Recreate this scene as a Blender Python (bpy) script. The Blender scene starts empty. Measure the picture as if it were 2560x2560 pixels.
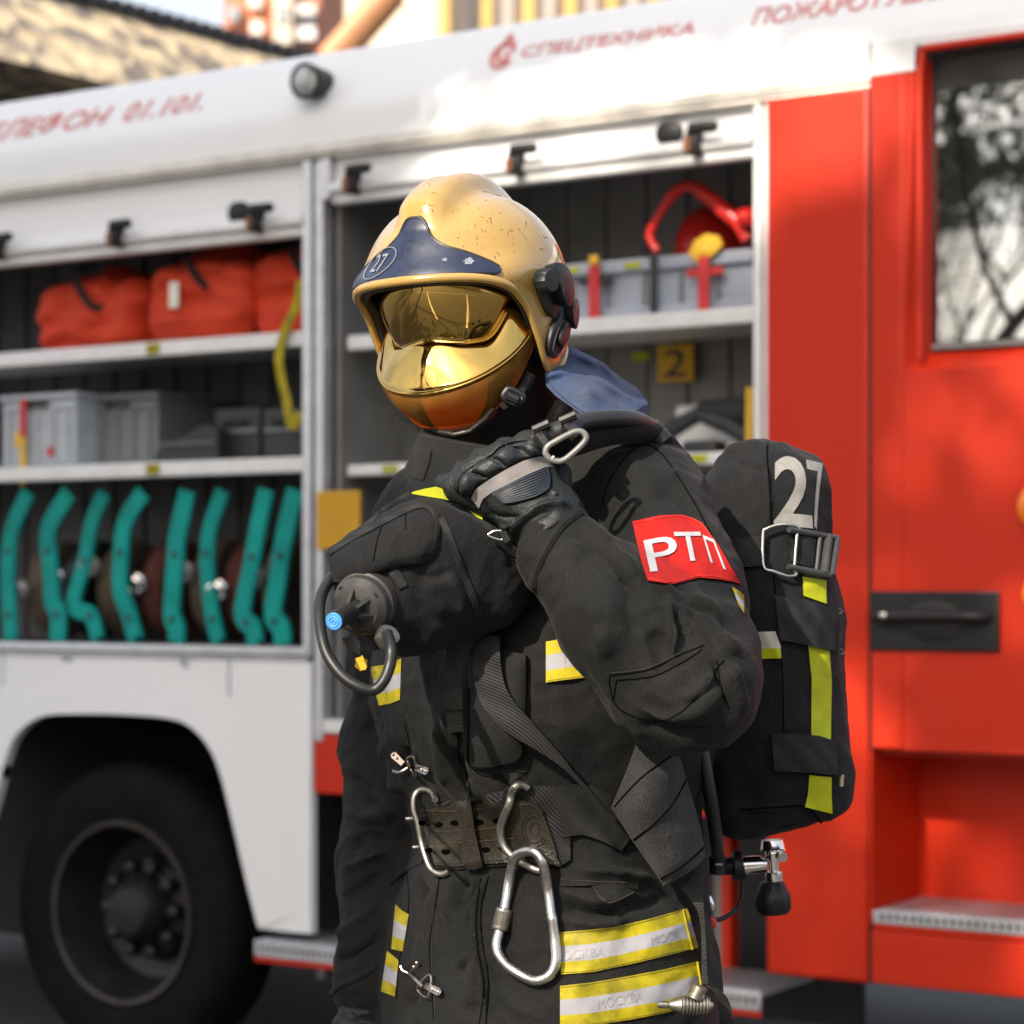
import bpy, bmesh, math, random
import numpy as np
from mathutils import Vector, Matrix, noise
from mathutils.bvhtree import BVHTree
random.seed(7)
np.random.seed(7)
R = math.radians
SC = bpy.context.scene
COL = SC.collection
# ------------------------------------------------------------------ camera
EYE = 1.50            # lens height above the asphalt
FP = 5750.0           # focal length in photo pixels (35 mm on a 15.6 mm wide crop)
CX, HOR = 1280.0, 1467.0
cam_d = bpy.data.cameras.new('camera')
cam = bpy.data.objects.new('camera', cam_d)
COL.objects.link(cam)
cam.location = (0, 0, EYE)
cam.rotation_euler = (R(90), 0, 0)
cam_d.sensor_fit = 'HORIZONTAL'
cam_d.sensor_width = 15.6
cam_d.lens = 15.6 * FP / 2560.0
cam_d.shift_y = (HOR - 1280.0) / 2560.0
cam_d.clip_start = 0.1
cam_d.clip_end = 900
cam_d.dof.use_dof = True
cam_d.dof.focus_distance = 2.72
cam_d.dof.aperture_fstop = 2.2
SC.camera = cam
# ------------------------------------------------------------------ daylight
SUN_EL, SUN_AZ = 33.0, 36.0       # azimuth: degrees to the left of straight behind the camera
w = bpy.data.worlds.new('World')
SC.world = w
w.use_nodes = True
nt = w.node_tree
bg = nt.nodes['Background']
sky = nt.nodes.new('ShaderNodeTexSky')
sky.sky_type = 'NISHITA'
sky.sun_disc = False
sky.sun_elevation = R(SUN_EL)
sdir = Vector((-math.sin(R(SUN_AZ)) * math.cos(R(SUN_EL)), -math.cos(R(SUN_AZ)) * math.cos(R(SUN_EL)), math.sin(R(SUN_EL))))
sky.sun_rotation = math.atan2(sdir.x, sdir.y)
sky.air_density = 1.0
sky.dust_density = 7.0
sky.ozone_density = 1.0
tc = nt.nodes.new('ShaderNodeTexCoord'); cn = nt.nodes.new('ShaderNodeTexNoise'); cr0 = nt.nodes.new('ShaderNodeValToRGB'); cm = nt.nodes.new('ShaderNodeMixRGB')
cmap = nt.nodes.new('ShaderNodeMapping'); cmap.inputs['Scale'].default_value = (1.0, 1.0, 2.6)
nt.links.new(tc.outputs['Generated'], cmap.inputs['Vector']); nt.links.new(cmap.outputs[0], cn.inputs['Vector'])
cn.inputs['Scale'].default_value = 2.3; cn.inputs['Detail'].default_value = 6
cr0.color_ramp.elements[0].position = .34; cr0.color_ramp.elements[1].position = .60
cr0.color_ramp.elements[0].color = (.25, .25, .25, 1); cr0.color_ramp.elements[1].color = (.85, .85, .85, 1)
nt.links.new(cn.outputs['Fac'], cr0.inputs['Fac']); nt.links.new(cr0.outputs['Color'], cm.inputs[0])
nt.links.new(sky.outputs[0], cm.inputs[1]); cm.inputs[2].default_value = (3.5, 3.8, 4.25, 1)      # thin bright cloud
nt.links.new(cm.outputs[0], bg.inputs['Color'])
bg.inputs['Strength'].default_value = 0.15
sun_d = bpy.data.lights.new('sun', 'SUN')
sun_d.energy = 3.8
sun_d.angle = R(0.53)
sun_d.color = (1.0, 0.90, 0.76)
sun = bpy.data.objects.new('sun', sun_d)
COL.objects.link(sun)
sun.rotation_euler = (-sdir).to_track_quat('-Z', 'Y').to_euler()
SC.view_settings.view_transform = 'Standard'
SC.view_settings.look = 'None'
SC.view_settings.gamma = 1.0
SC.view_settings.use_curve_mapping = False
SC.view_settings.exposure = 1.04
SC.cycles.use_denoising = True
SC.cycles.max_bounces = 8
SC.cycles.transparent_max_bounces = 12
SC.cycles.sample_clamp_indirect = 6.0
# ------------------------------------------------------------------ pixel to place
def P(px, py, Y):
    """point at depth Y (metres) seen at photo pixel px, py"""
    return np.array(((px - CX) / FP * Y, Y, EYE - (py - HOR) / FP * Y))
def Z1(x, y): return (850 + x / 2.415, 420 + y / 2.415)
def Z2(x, y): return (780 + x / 2.415, 1050 + y / 2.415)
def Z3(x, y): return (780 + x / 2.415, 1760 + y / 2.415)
def Z4(x, y): return (1400 + x / 2.415, 1050 + y / 2.415)
def Z5(x, y): return (1400 + x / 2.415, 1760 + y / 2.415)
def ZH(x, y): return (1080 + x / 4.83, 1060 + y / 4.83)
def ZV(x, y): return (1680 + x / 2.928, 1900 + y / 2.928)
def ZL(z, *pts): return [z(*p) for p in pts]
def proj(V):
    V = np.asarray(V, float)
    return np.stack([CX + V[:, 0] / V[:, 1] * FP, HOR - (V[:, 2] - EYE) / V[:, 1] * FP], 1)
# ------------------------------------------------------------------ materials
class NT:
    def __init__(s, name):
        s.m = bpy.data.materials.new(name)
        s.m.use_nodes = True
        s.t = s.m.node_tree
        s.b = s.t.nodes['Principled BSDF']
        s.out = s.t.nodes['Material Output']
        s.co = None
    def n(s, t, **k):
        x = s.t.nodes.new('ShaderNode' + t)
        for a, v in k.items():
            if a.startswith('i_'):
                x.inputs[a[2:].replace('_', ' ')].default_value = v
            else:
                setattr(x, a, v)
        return x
    def l(s, a, b): s.t.links.new(a, b)
    def coord(s):
        if s.co is None: s.co = s.n('TexCoord')
        return s.co.outputs['Object']
    def noise(s, scale, detail=3, rough=.55, stretch=None, rot=None):
        v = s.coord()
        if stretch or rot:
            mp = s.n('Mapping')
            if stretch: mp.inputs['Scale'].default_value = stretch
            if rot: mp.inputs['Rotation'].default_value = rot
            s.l(v, mp.inputs['Vector']); v = mp.outputs[0]
        x = s.n('TexNoise'); s.l(v, x.inputs['Vector'])
        x.inputs['Scale'].default_value = scale; x.inputs['Detail'].default_value = detail; x.inputs['Roughness'].default_value = rough
        return x.outputs['Fac']
    def ramp(s, fac, stops):
        r = s.n('ValToRGB'); s.l(fac, r.inputs['Fac'])
        e = r.color_ramp.elements
        while len(e) < len(stops): e.new(.5)
        for el, (p, c) in zip(e, stops):
            el.position = p; el.color = (c, c, c, 1) if isinstance(c, (int, float)) else tuple(c) + (1,)
        return r.outputs['Color']
    def mix(s, fac, a, b, mode='MIX'):
        x = s.n('MixRGB', blend_type=mode)
        for i, v in ((0, fac), (1, a), (2, b)):
            if hasattr(v, 'node'): s.l(v, x.inputs[i])
            else: x.inputs[i].default_value = v if i == 0 else tuple(v) + (1,)
        return x.outputs[0]
    def set(s, **k):
        for a, v in k.items():
            nm = {'base': 'Base Color', 'rough': 'Roughness', 'metal': 'Metallic', 'coat': 'Coat Weight', 'coatr': 'Coat Roughness', 'sheen': 'Sheen Weight',
                  'spec': 'Specular IOR Level', 'trans': 'Transmission Weight', 'alpha': 'Alpha', 'emit': 'Emission Color', 'emits': 'Emission Strength', 'ior': 'IOR', 'sheenr': 'Sheen Roughness'}[a]
            if hasattr(v, 'node'): s.l(v, s.b.inputs[nm])
            elif isinstance(v, tuple): s.b.inputs[nm].default_value = v + (1,)
            else: s.b.inputs[nm].default_value = v
        return s
    def bump(s, h, strength=.3, dist=.002):
        b = s.n('Bump'); s.l(h, b.inputs['Height'])
        b.inputs['Strength'].default_value = strength; b.inputs['Distance'].default_value = dist
        prev = s.b.inputs['Normal'].links
        if prev: s.l(prev[0].from_socket, b.inputs['Normal'])
        s.l(b.outputs[0], s.b.inputs['Normal'])
        return s
    def wave(s, scale, axis='X', prof='SIN', dist=0.0):
        x = s.n('TexWave', wave_type='BANDS', bands_direction=axis, wave_profile=prof)
        s.l(s.coord(), x.inputs['Vector'])
        x.inputs['Scale'].default_value = scale; x.inputs['Distortion'].default_value = dist
        return x.outputs['Fac']

def cloth(name, col, dusty, weave=900., rough=.80, sheen=.25, wear=1.0, bump=.35, grain_=1.0):
    m = NT(name)
    a = m.noise(7., 4, .6); b = m.noise(60., 5, .7)
    c = m.mix(m.ramp(a, [(.38, 0.), (.68, .8 * wear)]), col, dusty)
    lint = m.ramp(m.noise(420., 1, .5), [(.74, 0.), (.80, .35 * wear)])
    c = m.mix(m.ramp(b, [(.35, 0.), (.75, .5)]), c, tuple(x * .72 for x in col))
    c = m.mix(lint, c, tuple(min(1, x * 2.4 + .01) for x in dusty))
    grain = m.ramp(m.noise(520., 2, .6), [(.32, 1 - .55 * grain_), (.5, 1.), (.70, 1 + .7 * grain_)])
    c = m.mix(1.0, c, grain, 'MULTIPLY')
    m.set(base=c, rough=rough, sheen=sheen * .12, spec=.24 if rough > .7 else .35, sheenr=.5)
    m.bump(m.wave(weave, 'DIAGONAL'), bump * .6, .0006)
    m.bump(m.noise(weave * .8, 2, .5), bump, .0008)
    m.bump(m.noise(13., 4, .6, (1., 1., .45)), .3, .012); m.bump(m.noise(420., 2, .6), .5, .0009); m.bump(m.noise(150., 3, .6), .35, .0018); m.bump(m.noise(34., 5, .65), .5, .005)
    return m.m
def plain(name, col, rough=.5, metal=0., var=.12, scale=12., coat=0., bump=0., spec=.5):
    m = NT(name)
    c = m.mix(m.ramp(m.noise(scale, 4, .6), [(.3, 0.), (.7, 1.)]), tuple(x * (1 - var) for x in col), tuple(min(1, x * (1 + var)) for x in col))
    m.set(base=c, rough=m.ramp(m.noise(scale * 3, 4, .6), [(.25, max(.02, rough - .07)), (.75, min(1, rough + .07))]), metal=metal, coat=coat, spec=spec, coatr=.08)
    if bump: m.bump(m.noise(scale * 8, 4, .6), bump, .002)
    return m.m
def webbing(name, col, col2, scale=150., axis='DIAGONAL'):
    m = NT(name)
    c = m.mix(m.wave(scale, axis), col, col2)
    c = m.mix(m.ramp(m.noise(40., 4, .6), [(.35, 0.), (.8, .5)]), c, tuple(min(1, x * 1.8) for x in col2))
    m.set(base=c, rough=.75, spec=.3)
    m.bump(m.wave(scale, axis), .8, .0012)
    m.bump(m.wave(scale * 1.1, 'DIAGONAL'), .5, .0008)
    return m.m
def glossy_paint(name, col, rough=.25, dirt=.12):
    m = NT(name)
    d = m.ramp(m.noise(3.2, 6, .65), [(.42, 0.), (.75, dirt)])
    c = m.mix(d, col, tuple(x * .72 + .03 for x in col))
    m.set(base=c, rough=m.ramp(m.noise(5., 4, .6), [(.3, rough), (.75, rough + .14)]), coat=0., coatr=.2, spec=.3)
    m.bump(m.noise(2.2, 2, .5), .05, .01)
    return m.m
M = {}
M['jacket'] = cloth('jacket_cloth', (.0040, .0044, .0048), (.0100, .0098, .0083), wear=1.2)
M['trousers'] = cloth('trouser_cloth', (.013, .013, .012), (.03, .028, .022))
M['hood'] = cloth('hood_knit', (.0055, .0055, .0055), (.011, .0105, .01), weave=600.)
M['nylon'] = cloth('nylon_cloth', (.0034, .0036, .0046), (.0080, .0078, .0074), weave=700., rough=.8, sheen=.35)
M['bag'] = cloth('cover_cloth', (.0058, .0062, .0078), (.0098, .0098, .0098), weave=620., rough=.85, sheen=.3)
M['pad'] = cloth('pad_cloth', (.022, .022, .0225), (.032, .032, .032), weave=800., rough=.9, sheen=.5, wear=.8)
M['curtain'] = cloth('curtain_cloth', (.030, .058, .135), (.062, .066, .082), weave=700., rough=.8, sheen=.15, wear=1.1, grain_=.4)
M['glove'] = cloth('glove_leather', (.009, .0115, .0125), (.022, .024, .0235), weave=330., rough=.52, sheen=.05, wear=.8, bump=.22, grain_=.4)
M['glove_pad'] = cloth('glove_pad_leather', (.013, .0155, .0185), (.026, .028, .031), weave=330., rough=.48, sheen=.05, wear=.7, bump=.16, grain_=.4)
M['glove_rib'] = plain('glove_rib', (.010, .013, .02), .55)
M['seam'] = plain('seam_thread', (.0022, .0022, .0024), .95, spec=.05)
M['thread'] = plain('pale_thread', (.05, .045, .035), .9)
M['webbing'] = webbing('black_webbing', (.006, .006, .0065), (.017, .017, .017))
M['webbing2'] = webbing('strap_webbing', (.012, .0115, .010), (.034, .032, .028), 120., 'Z')
M['velcro'] = cloth('velcro_loop', (.008, .008, .009), (.024, .022, .02), weave=420., rough=.95, sheen=.1)
M['rubber'] = plain('black_rubber', (.012, .012, .0125), .42, scale=25, bump=.05)
M['plastic'] = plain('black_plastic', (.010, .0105, .011), .45, scale=30, spec=.35)
M['plastic_dusty'] = plain('dusty_plastic', (.032, .029, .026), .48, scale=20, var=.35)
M['steel'] = plain('worn_steel', (.52, .49, .46), .30, 1.0, scale=60, var=.18, bump=.08)
M['wire'] = plain('dull_steel', (.36, .34, .29), .42, 1.0, scale=50, var=.22, bump=.08)
M['chrome'] = plain('chrome', (.74, .71, .68), .14, 1.0, scale=30)
M['brass_nickel'] = plain('nickel_clasp', (.36, .31, .275), .34, 1.0, scale=40)
M['buckle'] = plain('gun_metal', (.045, .045, .045), .5, .3, scale=50, var=.3)
M['leather'] = cloth('belt_leather', (.017, .0145, .0095), (.036, .030, .020), weave=160., rough=.36, sheen=0., bump=.2, grain_=.3)
M['leather_keeper'] = cloth('keeper_leather', (.018, .014, .010), (.036, .028, .02), weave=160., rough=.34, sheen=0., bump=.2, grain_=.3)
def strip_mat(name, col, dirt, amount):
    m = NT(name)
    c = m.mix(m.ramp(m.noise(14., 5, .65), [(.4, 0.), (.72, amount)]), col, dirt)
    c = m.mix(m.ramp(m.noise(90., 4, .7), [(.5, 0.), (.8, amount * .6)]), c, tuple(x * .6 for x in dirt))
    m.set(base=c, rough=.6, spec=.3)
    m.bump(m.noise(700., 2, .5), .25, .0006); m.bump(m.noise(18., 3, .5), .3, .003)
    return m.m
M['yellow'] = strip_mat('yellow_tape', (.42, .345, .005), (.12, .105, .006), .95)
M['neon'] = strip_mat('neon_tape', (.40, .42, .003), (.20, .195, .015), .5)
M['silver'] = strip_mat('silver_tape', (.31, .305, .325), (.22, .215, .225), .5)
M['glove_band'] = strip_mat('glove_band', (.20, .187, .187), (.15, .14, .137), .5)
M['moscow'] = plain('grey_print', (.265, .26, .275), .6)
M['numgrey'] = strip_mat('worn_grey_print', (.27, .255, .235), (.09, .088, .085), .6)
M['armband'] = cloth('red_armband', (.34, .008, .006), (.27, .007, .005), weave=600., rough=.85, sheen=.1, wear=.3, bump=.15, grain_=.22)
M['armtext'] = strip_mat('armband_print', (.36, .36, .385), (.27, .27, .295), .5)
M['skin'] = plain('skin', (.62, .33, .22), .5, scale=30, var=.1)
M['red_dark'] = cloth('dark_red_cloth', (.10, .008, .008), (.06, .008, .008))
M['bluebtn'] = plain('blue_button', (.06, .27, .72), .4)
M['yellow_plastic'] = plain('yellow_plastic', (.72, .42, .02), .4)
# ------------------------------------------------------------------ mesh making
def mesh_from(verts, faces, name='m'):
    me = bpy.data.meshes.new(name)
    me.from_pydata([tuple(map(float, v)) for v in verts], [], [tuple(int(i) for i in f) for f in faces])
    me.update()
    return me
class MB:
    """collects shapes into one mesh"""
    def __init__(s): s.v = []; s.f = []; s.mi = []; s.cur = 0; s.only = True
    def add(s, V, F):
        o = len(s.v); s.v.extend([tuple(map(float, x)) for x in V])
        for f in F: s.f.append(tuple(int(i) + o for i in f)); s.mi.append(s.cur)
        return s
    def box(s, lo, hi, mat=None, bev=0.0):
        lo = np.array(lo, float); hi = np.array(hi, float)
        lo, hi = np.minimum(lo, hi), np.maximum(lo, hi)
        b = min(bev, .45 * float(np.min(hi - lo)))
        if b <= 0:
            V = [(x, y, z) for x in (lo[0], hi[0]) for y in (lo[1], hi[1]) for z in (lo[2], hi[2])]
            F = [(0, 1, 3, 2), (4, 6, 7, 5), (0, 4, 5, 1), (2, 3, 7, 6), (0, 2, 6, 4), (1, 5, 7, 3)]
        else:
            bm = bmesh.new(); bmesh.ops.create_cube(bm, size=1.0)
            c = (lo + hi) / 2; d = hi - lo
            for v in bm.verts: v.co = Vector((c[0] + v.co.x * d[0], c[1] + v.co.y * d[1], c[2] + v.co.z * d[2]))
            bmesh.ops.bevel(bm, geom=bm.edges[:], offset=b, segments=2, affect='EDGES', profile=.5)
            V = [tuple(v.co) for v in bm.verts]; bm.verts.index_update()
            F = [tuple(v.index for v in f.verts) for f in bm.faces]; bm.free()
        s.nbox = getattr(s, 'nbox', 0) + len(V)
        if mat is not None: V = [tuple(mat @ Vector(v)) for v in V]
        return s.add(V, F)
    def tube(s, path, r, seg=10, closed=False, cap=True, flat=1.0, up=None):
        s.only = False
        P_ = np.array(path, float); n = len(P_)
        rr = np.full(n, r) if np.isscalar(r) else np.array(r, float)
        T = np.zeros_like(P_)
        for i in range(n):
            a = P_[(i - 1) % n] if (closed or i > 0) else P_[i]
            b = P_[(i + 1) % n] if (closed or i < n - 1) else P_[i]
            T[i] = (b - a) / (np.linalg.norm(b - a) + 1e-12)
        u = np.array(up, float) if up is not None else (np.array((0, 0, 1.)) if abs(T[0][2]) < .9 else np.array((1., 0, 0)))
        V = []; F = []
        N = u - T[0] * np.dot(u, T[0]); N /= np.linalg.norm(N)
        for i in range(n):
            N = N - T[i] * np.dot(N, T[i]); N /= np.linalg.norm(N) + 1e-12
            B = np.cross(T[i], N)
            for k in range(seg):
                a = 2 * math.pi * k / seg
                V.append(P_[i] + rr[i] * (math.cos(a) * N * flat + math.sin(a) * B))
        m = n if closed else n - 1
        for i in range(m):
            for k in range(seg):
                a = i * seg + k; b = i * seg + (k + 1) % seg
                j = (i + 1) % n
                F.append((a, j * seg + k, j * seg + (k + 1) % seg, b))
        if cap and not closed:
            F.append(tuple(range(seg))); F.append(tuple((n - 1) * seg + k for k in reversed(range(seg))))
        return s.add(V, F)
    def lathe(s, prof, org, axis, seg=32, ref=None, fn=None, caps=True):
        """prof: list of (distance along axis, radius)"""
        s.only = False
        a = np.array(axis, float); a /= np.linalg.norm(a); o = np.array(org, float)
        u = np.array(ref, float) if ref is not None else (np.array((0, 0, 1.)) if abs(a[2]) < .9 else np.array((1., 0, 0)))
        u = u - a * np.dot(u, a); u /= np.linalg.norm(u); v = np.cross(a, u)
        V = []; F = []; n = len(prof)
        for t, r in prof:
            for k in range(seg):
                g = 2 * math.pi * k / seg
                q = r * (fn(g, t) if fn else 1.0)
                V.append(o + a * t + q * (math.cos(g) * u + math.sin(g) * v))
        for i in range(n - 1):
            for k in range(seg):
                k2 = (k + 1) % seg
                F.append((i * seg + k, i * seg + k2, (i + 1) * seg + k2, (i + 1) * seg + k))
        if caps: F.append(tuple(reversed(range(seg)))); F.append(tuple((n - 1) * seg + k for k in range(seg)))
        return s.add(V, F)
    def prism(s, poly, d0, d1, fr):
        """poly: 2D outline; fr(x, y, d) gives the point"""
        s.only = False
        n = len(poly)
        V = [fr(x, y, d0) for x, y in poly] + [fr(x, y, d1) for x, y in poly]
        F = [tuple(range(n)), tuple(n + k for k in reversed(range(n)))]
        for k in range(n):
            k2 = (k + 1) % n; F.append((k, n + k, n + k2, k2))
        return s.add(V, F)
    def grid(s, G, thick=0.0, flip=False):
        """G: (nv, nu, 3) points; thick: second sheet behind, closed at the rim"""
        G = np.asarray(G, float); nv, nu = G.shape[:2]
        V = list(G.reshape(-1, 3)); F = []
        for j in range(nv - 1):
            for i in range(nu - 1):
                a = j * nu + i; q = (a, a + 1, a + nu + 1, a + nu)
                F.append(q[::-1] if flip else q)
        return s.add(V, F)
    def build(s, name, mat, parent=None, smooth=True, angle=40, fixn=True):
        me = mesh_from(s.v, s.f, name)
        mats = mat if isinstance(mat, (list, tuple)) else [mat]
        for x in mats: me.materials.append(x)
        if len(mats) > 1: me.polygons.foreach_set('material_index', s.mi)
        return link(name, me, parent, smooth, min(angle, 20) if s.only and len(s.v) and len(s.v) % 8 == 0 and boxes_only(s) else angle, fixn)
def boxes_only(s): return getattr(s, 'nbox', 0) == len(s.v)
class MBE(MB):
    """like MB, but every piece started with part() becomes an object of its own"""
    def __init__(s): super().__init__(); s.cuts = []
    def part(s): s.cuts.append((len(s.v), len(s.f)))
    def build(s, name, mat, parent=None, **k):
        c = s.cuts + [(len(s.v), len(s.f))]; out = []
        for (v0, f0), (v1, f1) in zip(c[:-1], c[1:]):
            m = MB(); m.v = s.v[v0:v1]; m.f = [tuple(i - v0 for i in f) for f in s.f[f0:f1]]; m.mi = [0] * len(m.f); out.append(m.build(name, mat, parent, **k))
        return out
def link(name, me, parent=None, smooth=True, angle=40, fixn=False):
    if fixn:
        bm = bmesh.new(); bm.from_mesh(me); bmesh.ops.recalc_face_normals(bm, faces=bm.faces[:]); bm.to_mesh(me); bm.free()
    if smooth:
        me.polygons.foreach_set('use_smooth', [True] * len(me.polygons))
        if angle < 179:
            me.set_sharp_from_angle(angle=R(angle))
    o = bpy.data.objects.new(name, me); COL.objects.link(o)
    if parent is not None: attach(o, parent)
    return o
WORLD = {}
def mat_of(o): return WORLD.get(o.name, Matrix.Identity(4))
def attach(o, parent):
    o.parent = parent
    o.matrix_parent_inverse = mat_of(parent).inverted()
def thing(name, label, cat, loc=(0, 0, 0), group=None, rotz=0.0):
    o = bpy.data.objects.new(name, None); COL.objects.link(o)
    o.location = loc; o.rotation_euler = (0, 0, rotz); o.empty_display_size = .1
    WORLD[o.name] = Matrix.Translation(Vector(loc)) @ Matrix.Rotation(rotz, 4, 'Z')
    return tag(o, label, cat, group)
def tag(o, label, cat, group=None):
    o['label'] = label; o['category'] = cat
    if group: o['group'] = group
    return o
def struct(o, kind='structure'): o['kind'] = kind; return o
def rs(poly, n, closed=False):
    """resample a polyline evenly to n points"""
    p = np.array(poly, float)
    if closed: p = np.vstack([p, p[:1]])
    d = np.r_[0, np.cumsum(np.linalg.norm(np.diff(p, axis=0), axis=1))]
    t = np.linspace(0, d[-1], n + 1)[:-1] if closed else np.linspace(0, d[-1], n)
    return np.stack([np.interp(t, d, p[:, k]) for k in range(p.shape[1])], 1)
def crv(poly, n, closed=False):
    """smooth Catmull-Rom curve through the points, n points evenly"""
    p = np.array(poly, float); m = len(p); out = []
    for i in range(m if closed else m - 1):
        if closed: a, b, c, d = p[(i - 1) % m], p[i], p[(i + 1) % m], p[(i + 2) % m]
        else: a, b, c, d = p[max(i - 1, 0)], p[i], p[i + 1], p[min(i + 2, m - 1)]
        for t in np.linspace(0, 1, 12, endpoint=False):
            out.append(.5 * ((2 * b) + (c - a) * t + (2 * a - 5 * b + 4 * c - d) * t * t + (3 * b - a - 3 * c + d) * t ** 3))
    if not closed: out.append(p[-1])
    return rs(out, n, closed)
# ------------------------------------------------------------------ implicit shapes
def nets(f, lo, hi, h):
    """surface nets: a quad mesh of the zero level of f over the box"""
    lo = np.array(lo, float); hi = np.array(hi, float)
    n = np.ceil((hi - lo) / h).astype(int) + 1
    ax = [lo[i] + h * np.arange(n[i]) for i in range(3)]
    vals = np.empty(n, np.float32)
    for a in range(0, n[0], 24):
        b = min(a + 24, n[0])
        X, Y, Z = np.meshgrid(ax[0][a:b], ax[1], ax[2], indexing='ij')
        vals[a:b] = f(np.stack([X.ravel(), Y.ravel(), Z.ravel()], 1)).reshape(X.shape)
    s = vals < 0
    C = [(i, j, k) for i in (0, 1) for j in (0, 1) for k in (0, 1)]
    cs = sum(s[i:n[0] - 1 + i, j:n[1] - 1 + j, k:n[2] - 1 + k].astype(np.int8) for i, j, k in C)
    act = (cs > 0) & (cs < 8)
    I = np.argwhere(act)
    idx = -np.ones(act.shape, np.int64); idx[act] = np.arange(len(I))
    pos = np.zeros((len(I), 3)); cnt = np.zeros(len(I))
    for a in range(8):
        for b in range(a + 1, 8):
            ca, cb = np.array(C[a]), np.array(C[b])
            if np.abs(ca - cb).sum() != 1: continue
            va = vals[tuple((I + ca).T)]; vb = vals[tuple((I + cb).T)]
            m = (va < 0) != (vb < 0)
            t = np.where(m, va / np.where(m, va - vb, 1), 0)
            pos += np.where(m[:, None], ca + t[:, None] * (cb - ca), 0); cnt += m
    V = lo + h * (I + pos / cnt[:, None])
    F = []
    for axn in range(3):
        o = [a for a in range(3) if a != axn]
        sl0 = [slice(None)] * 3; sl1 = [slice(None)] * 3
        sl0[axn] = slice(0, -1); sl1[axn] = slice(1, None)
        for a in o: sl0[a] = slice(1, -1); sl1[a] = slice(1, -1)
        s0 = s[tuple(sl0)]; s1 = s[tuple(sl1)]
        E = np.argwhere(s0 != s1)
        if not len(E): continue
        sg = s0[tuple(E.T)]
        base = E.copy()
        for a in o: base[:, a] += 1
        def cell(da, db):
            q = base.copy(); q[:, o[0]] += da; q[:, o[1]] += db
            return idx[tuple(q.T)]
        q = np.stack([cell(-1, -1), cell(0, -1), cell(0, 0), cell(-1, 0)], 1)
        if axn == 1: sg = ~sg
        q[~sg] = q[~sg][:, ::-1]
        F.append(q)
    return V, np.vstack(F)
def cone(X, a, b, ra, rb):
    a = np.array(a); b = np.array(b); ba = b - a
    t = np.clip(((X - a) @ ba) / (ba @ ba + 1e-12), 0, 1)
    return np.linalg.norm(X - a - t[:, None] * ba, axis=1) - (ra + (rb - ra) * t)
def ell(X, c, r, rot=None):
    q = X - np.array(c)
    if rot is not None: q = q @ rot
    r = np.array(r)
    k0 = np.linalg.norm(q / r, axis=1); k1 = np.linalg.norm(q / (r * r), axis=1)
    return k0 * (k0 - 1) / (k1 + 1e-9)
def rbox(X, c, half, rad, rot=None):
    q = X - np.array(c)
    if rot is not None: q = q @ rot
    q = np.abs(q) - (np.array(half) - rad)
    return np.linalg.norm(np.maximum(q, 0), axis=1) + np.minimum(q.max(1), 0) - rad
def smin(a, b, k):
    h = np.clip(.5 + .5 * (b - a) / k, 0, 1)
    return b + (a - b) * h - k * h * (1 - h)
def smax(a, b, k): return -smin(-a, -b, k)
def relax(V, F, it=2, lam=.5):
    F = np.asarray(F); n = len(V)
    a = F.ravel(); b = np.roll(F, -1, 1).ravel()
    src = np.r_[a, b]; dst = np.r_[b, a]
    deg = np.bincount(src, minlength=n).astype(float)
    for _ in range(it):
        S = np.stack([np.bincount(src, weights=V[dst, k], minlength=n) for k in range(3)], 1)
        V = V + lam * (S / deg[:, None] - V)
    return V
def vnorm(V, F):
    F = np.asarray(F)
    fn = np.cross(V[F[:, 2]] - V[F[:, 0]], V[F[:, 3]] - V[F[:, 1]])
    N = np.zeros_like(V)
    for k in range(4): np.add.at(N, F[:, k], fn)
    return N / (np.linalg.norm(N, axis=1, keepdims=True) + 1e-12)
def pdist(Q, poly):
    poly = np.array(poly, float); best = np.full(len(Q), 1e9)
    for a, b in zip(poly[:-1], poly[1:]):
        ba = b - a; t = np.clip(((Q - a) @ ba) / (ba @ ba + 1e-9), 0, 1)
        best = np.minimum(best, np.linalg.norm(Q - a - t[:, None] * ba, axis=1))
    return best
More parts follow.
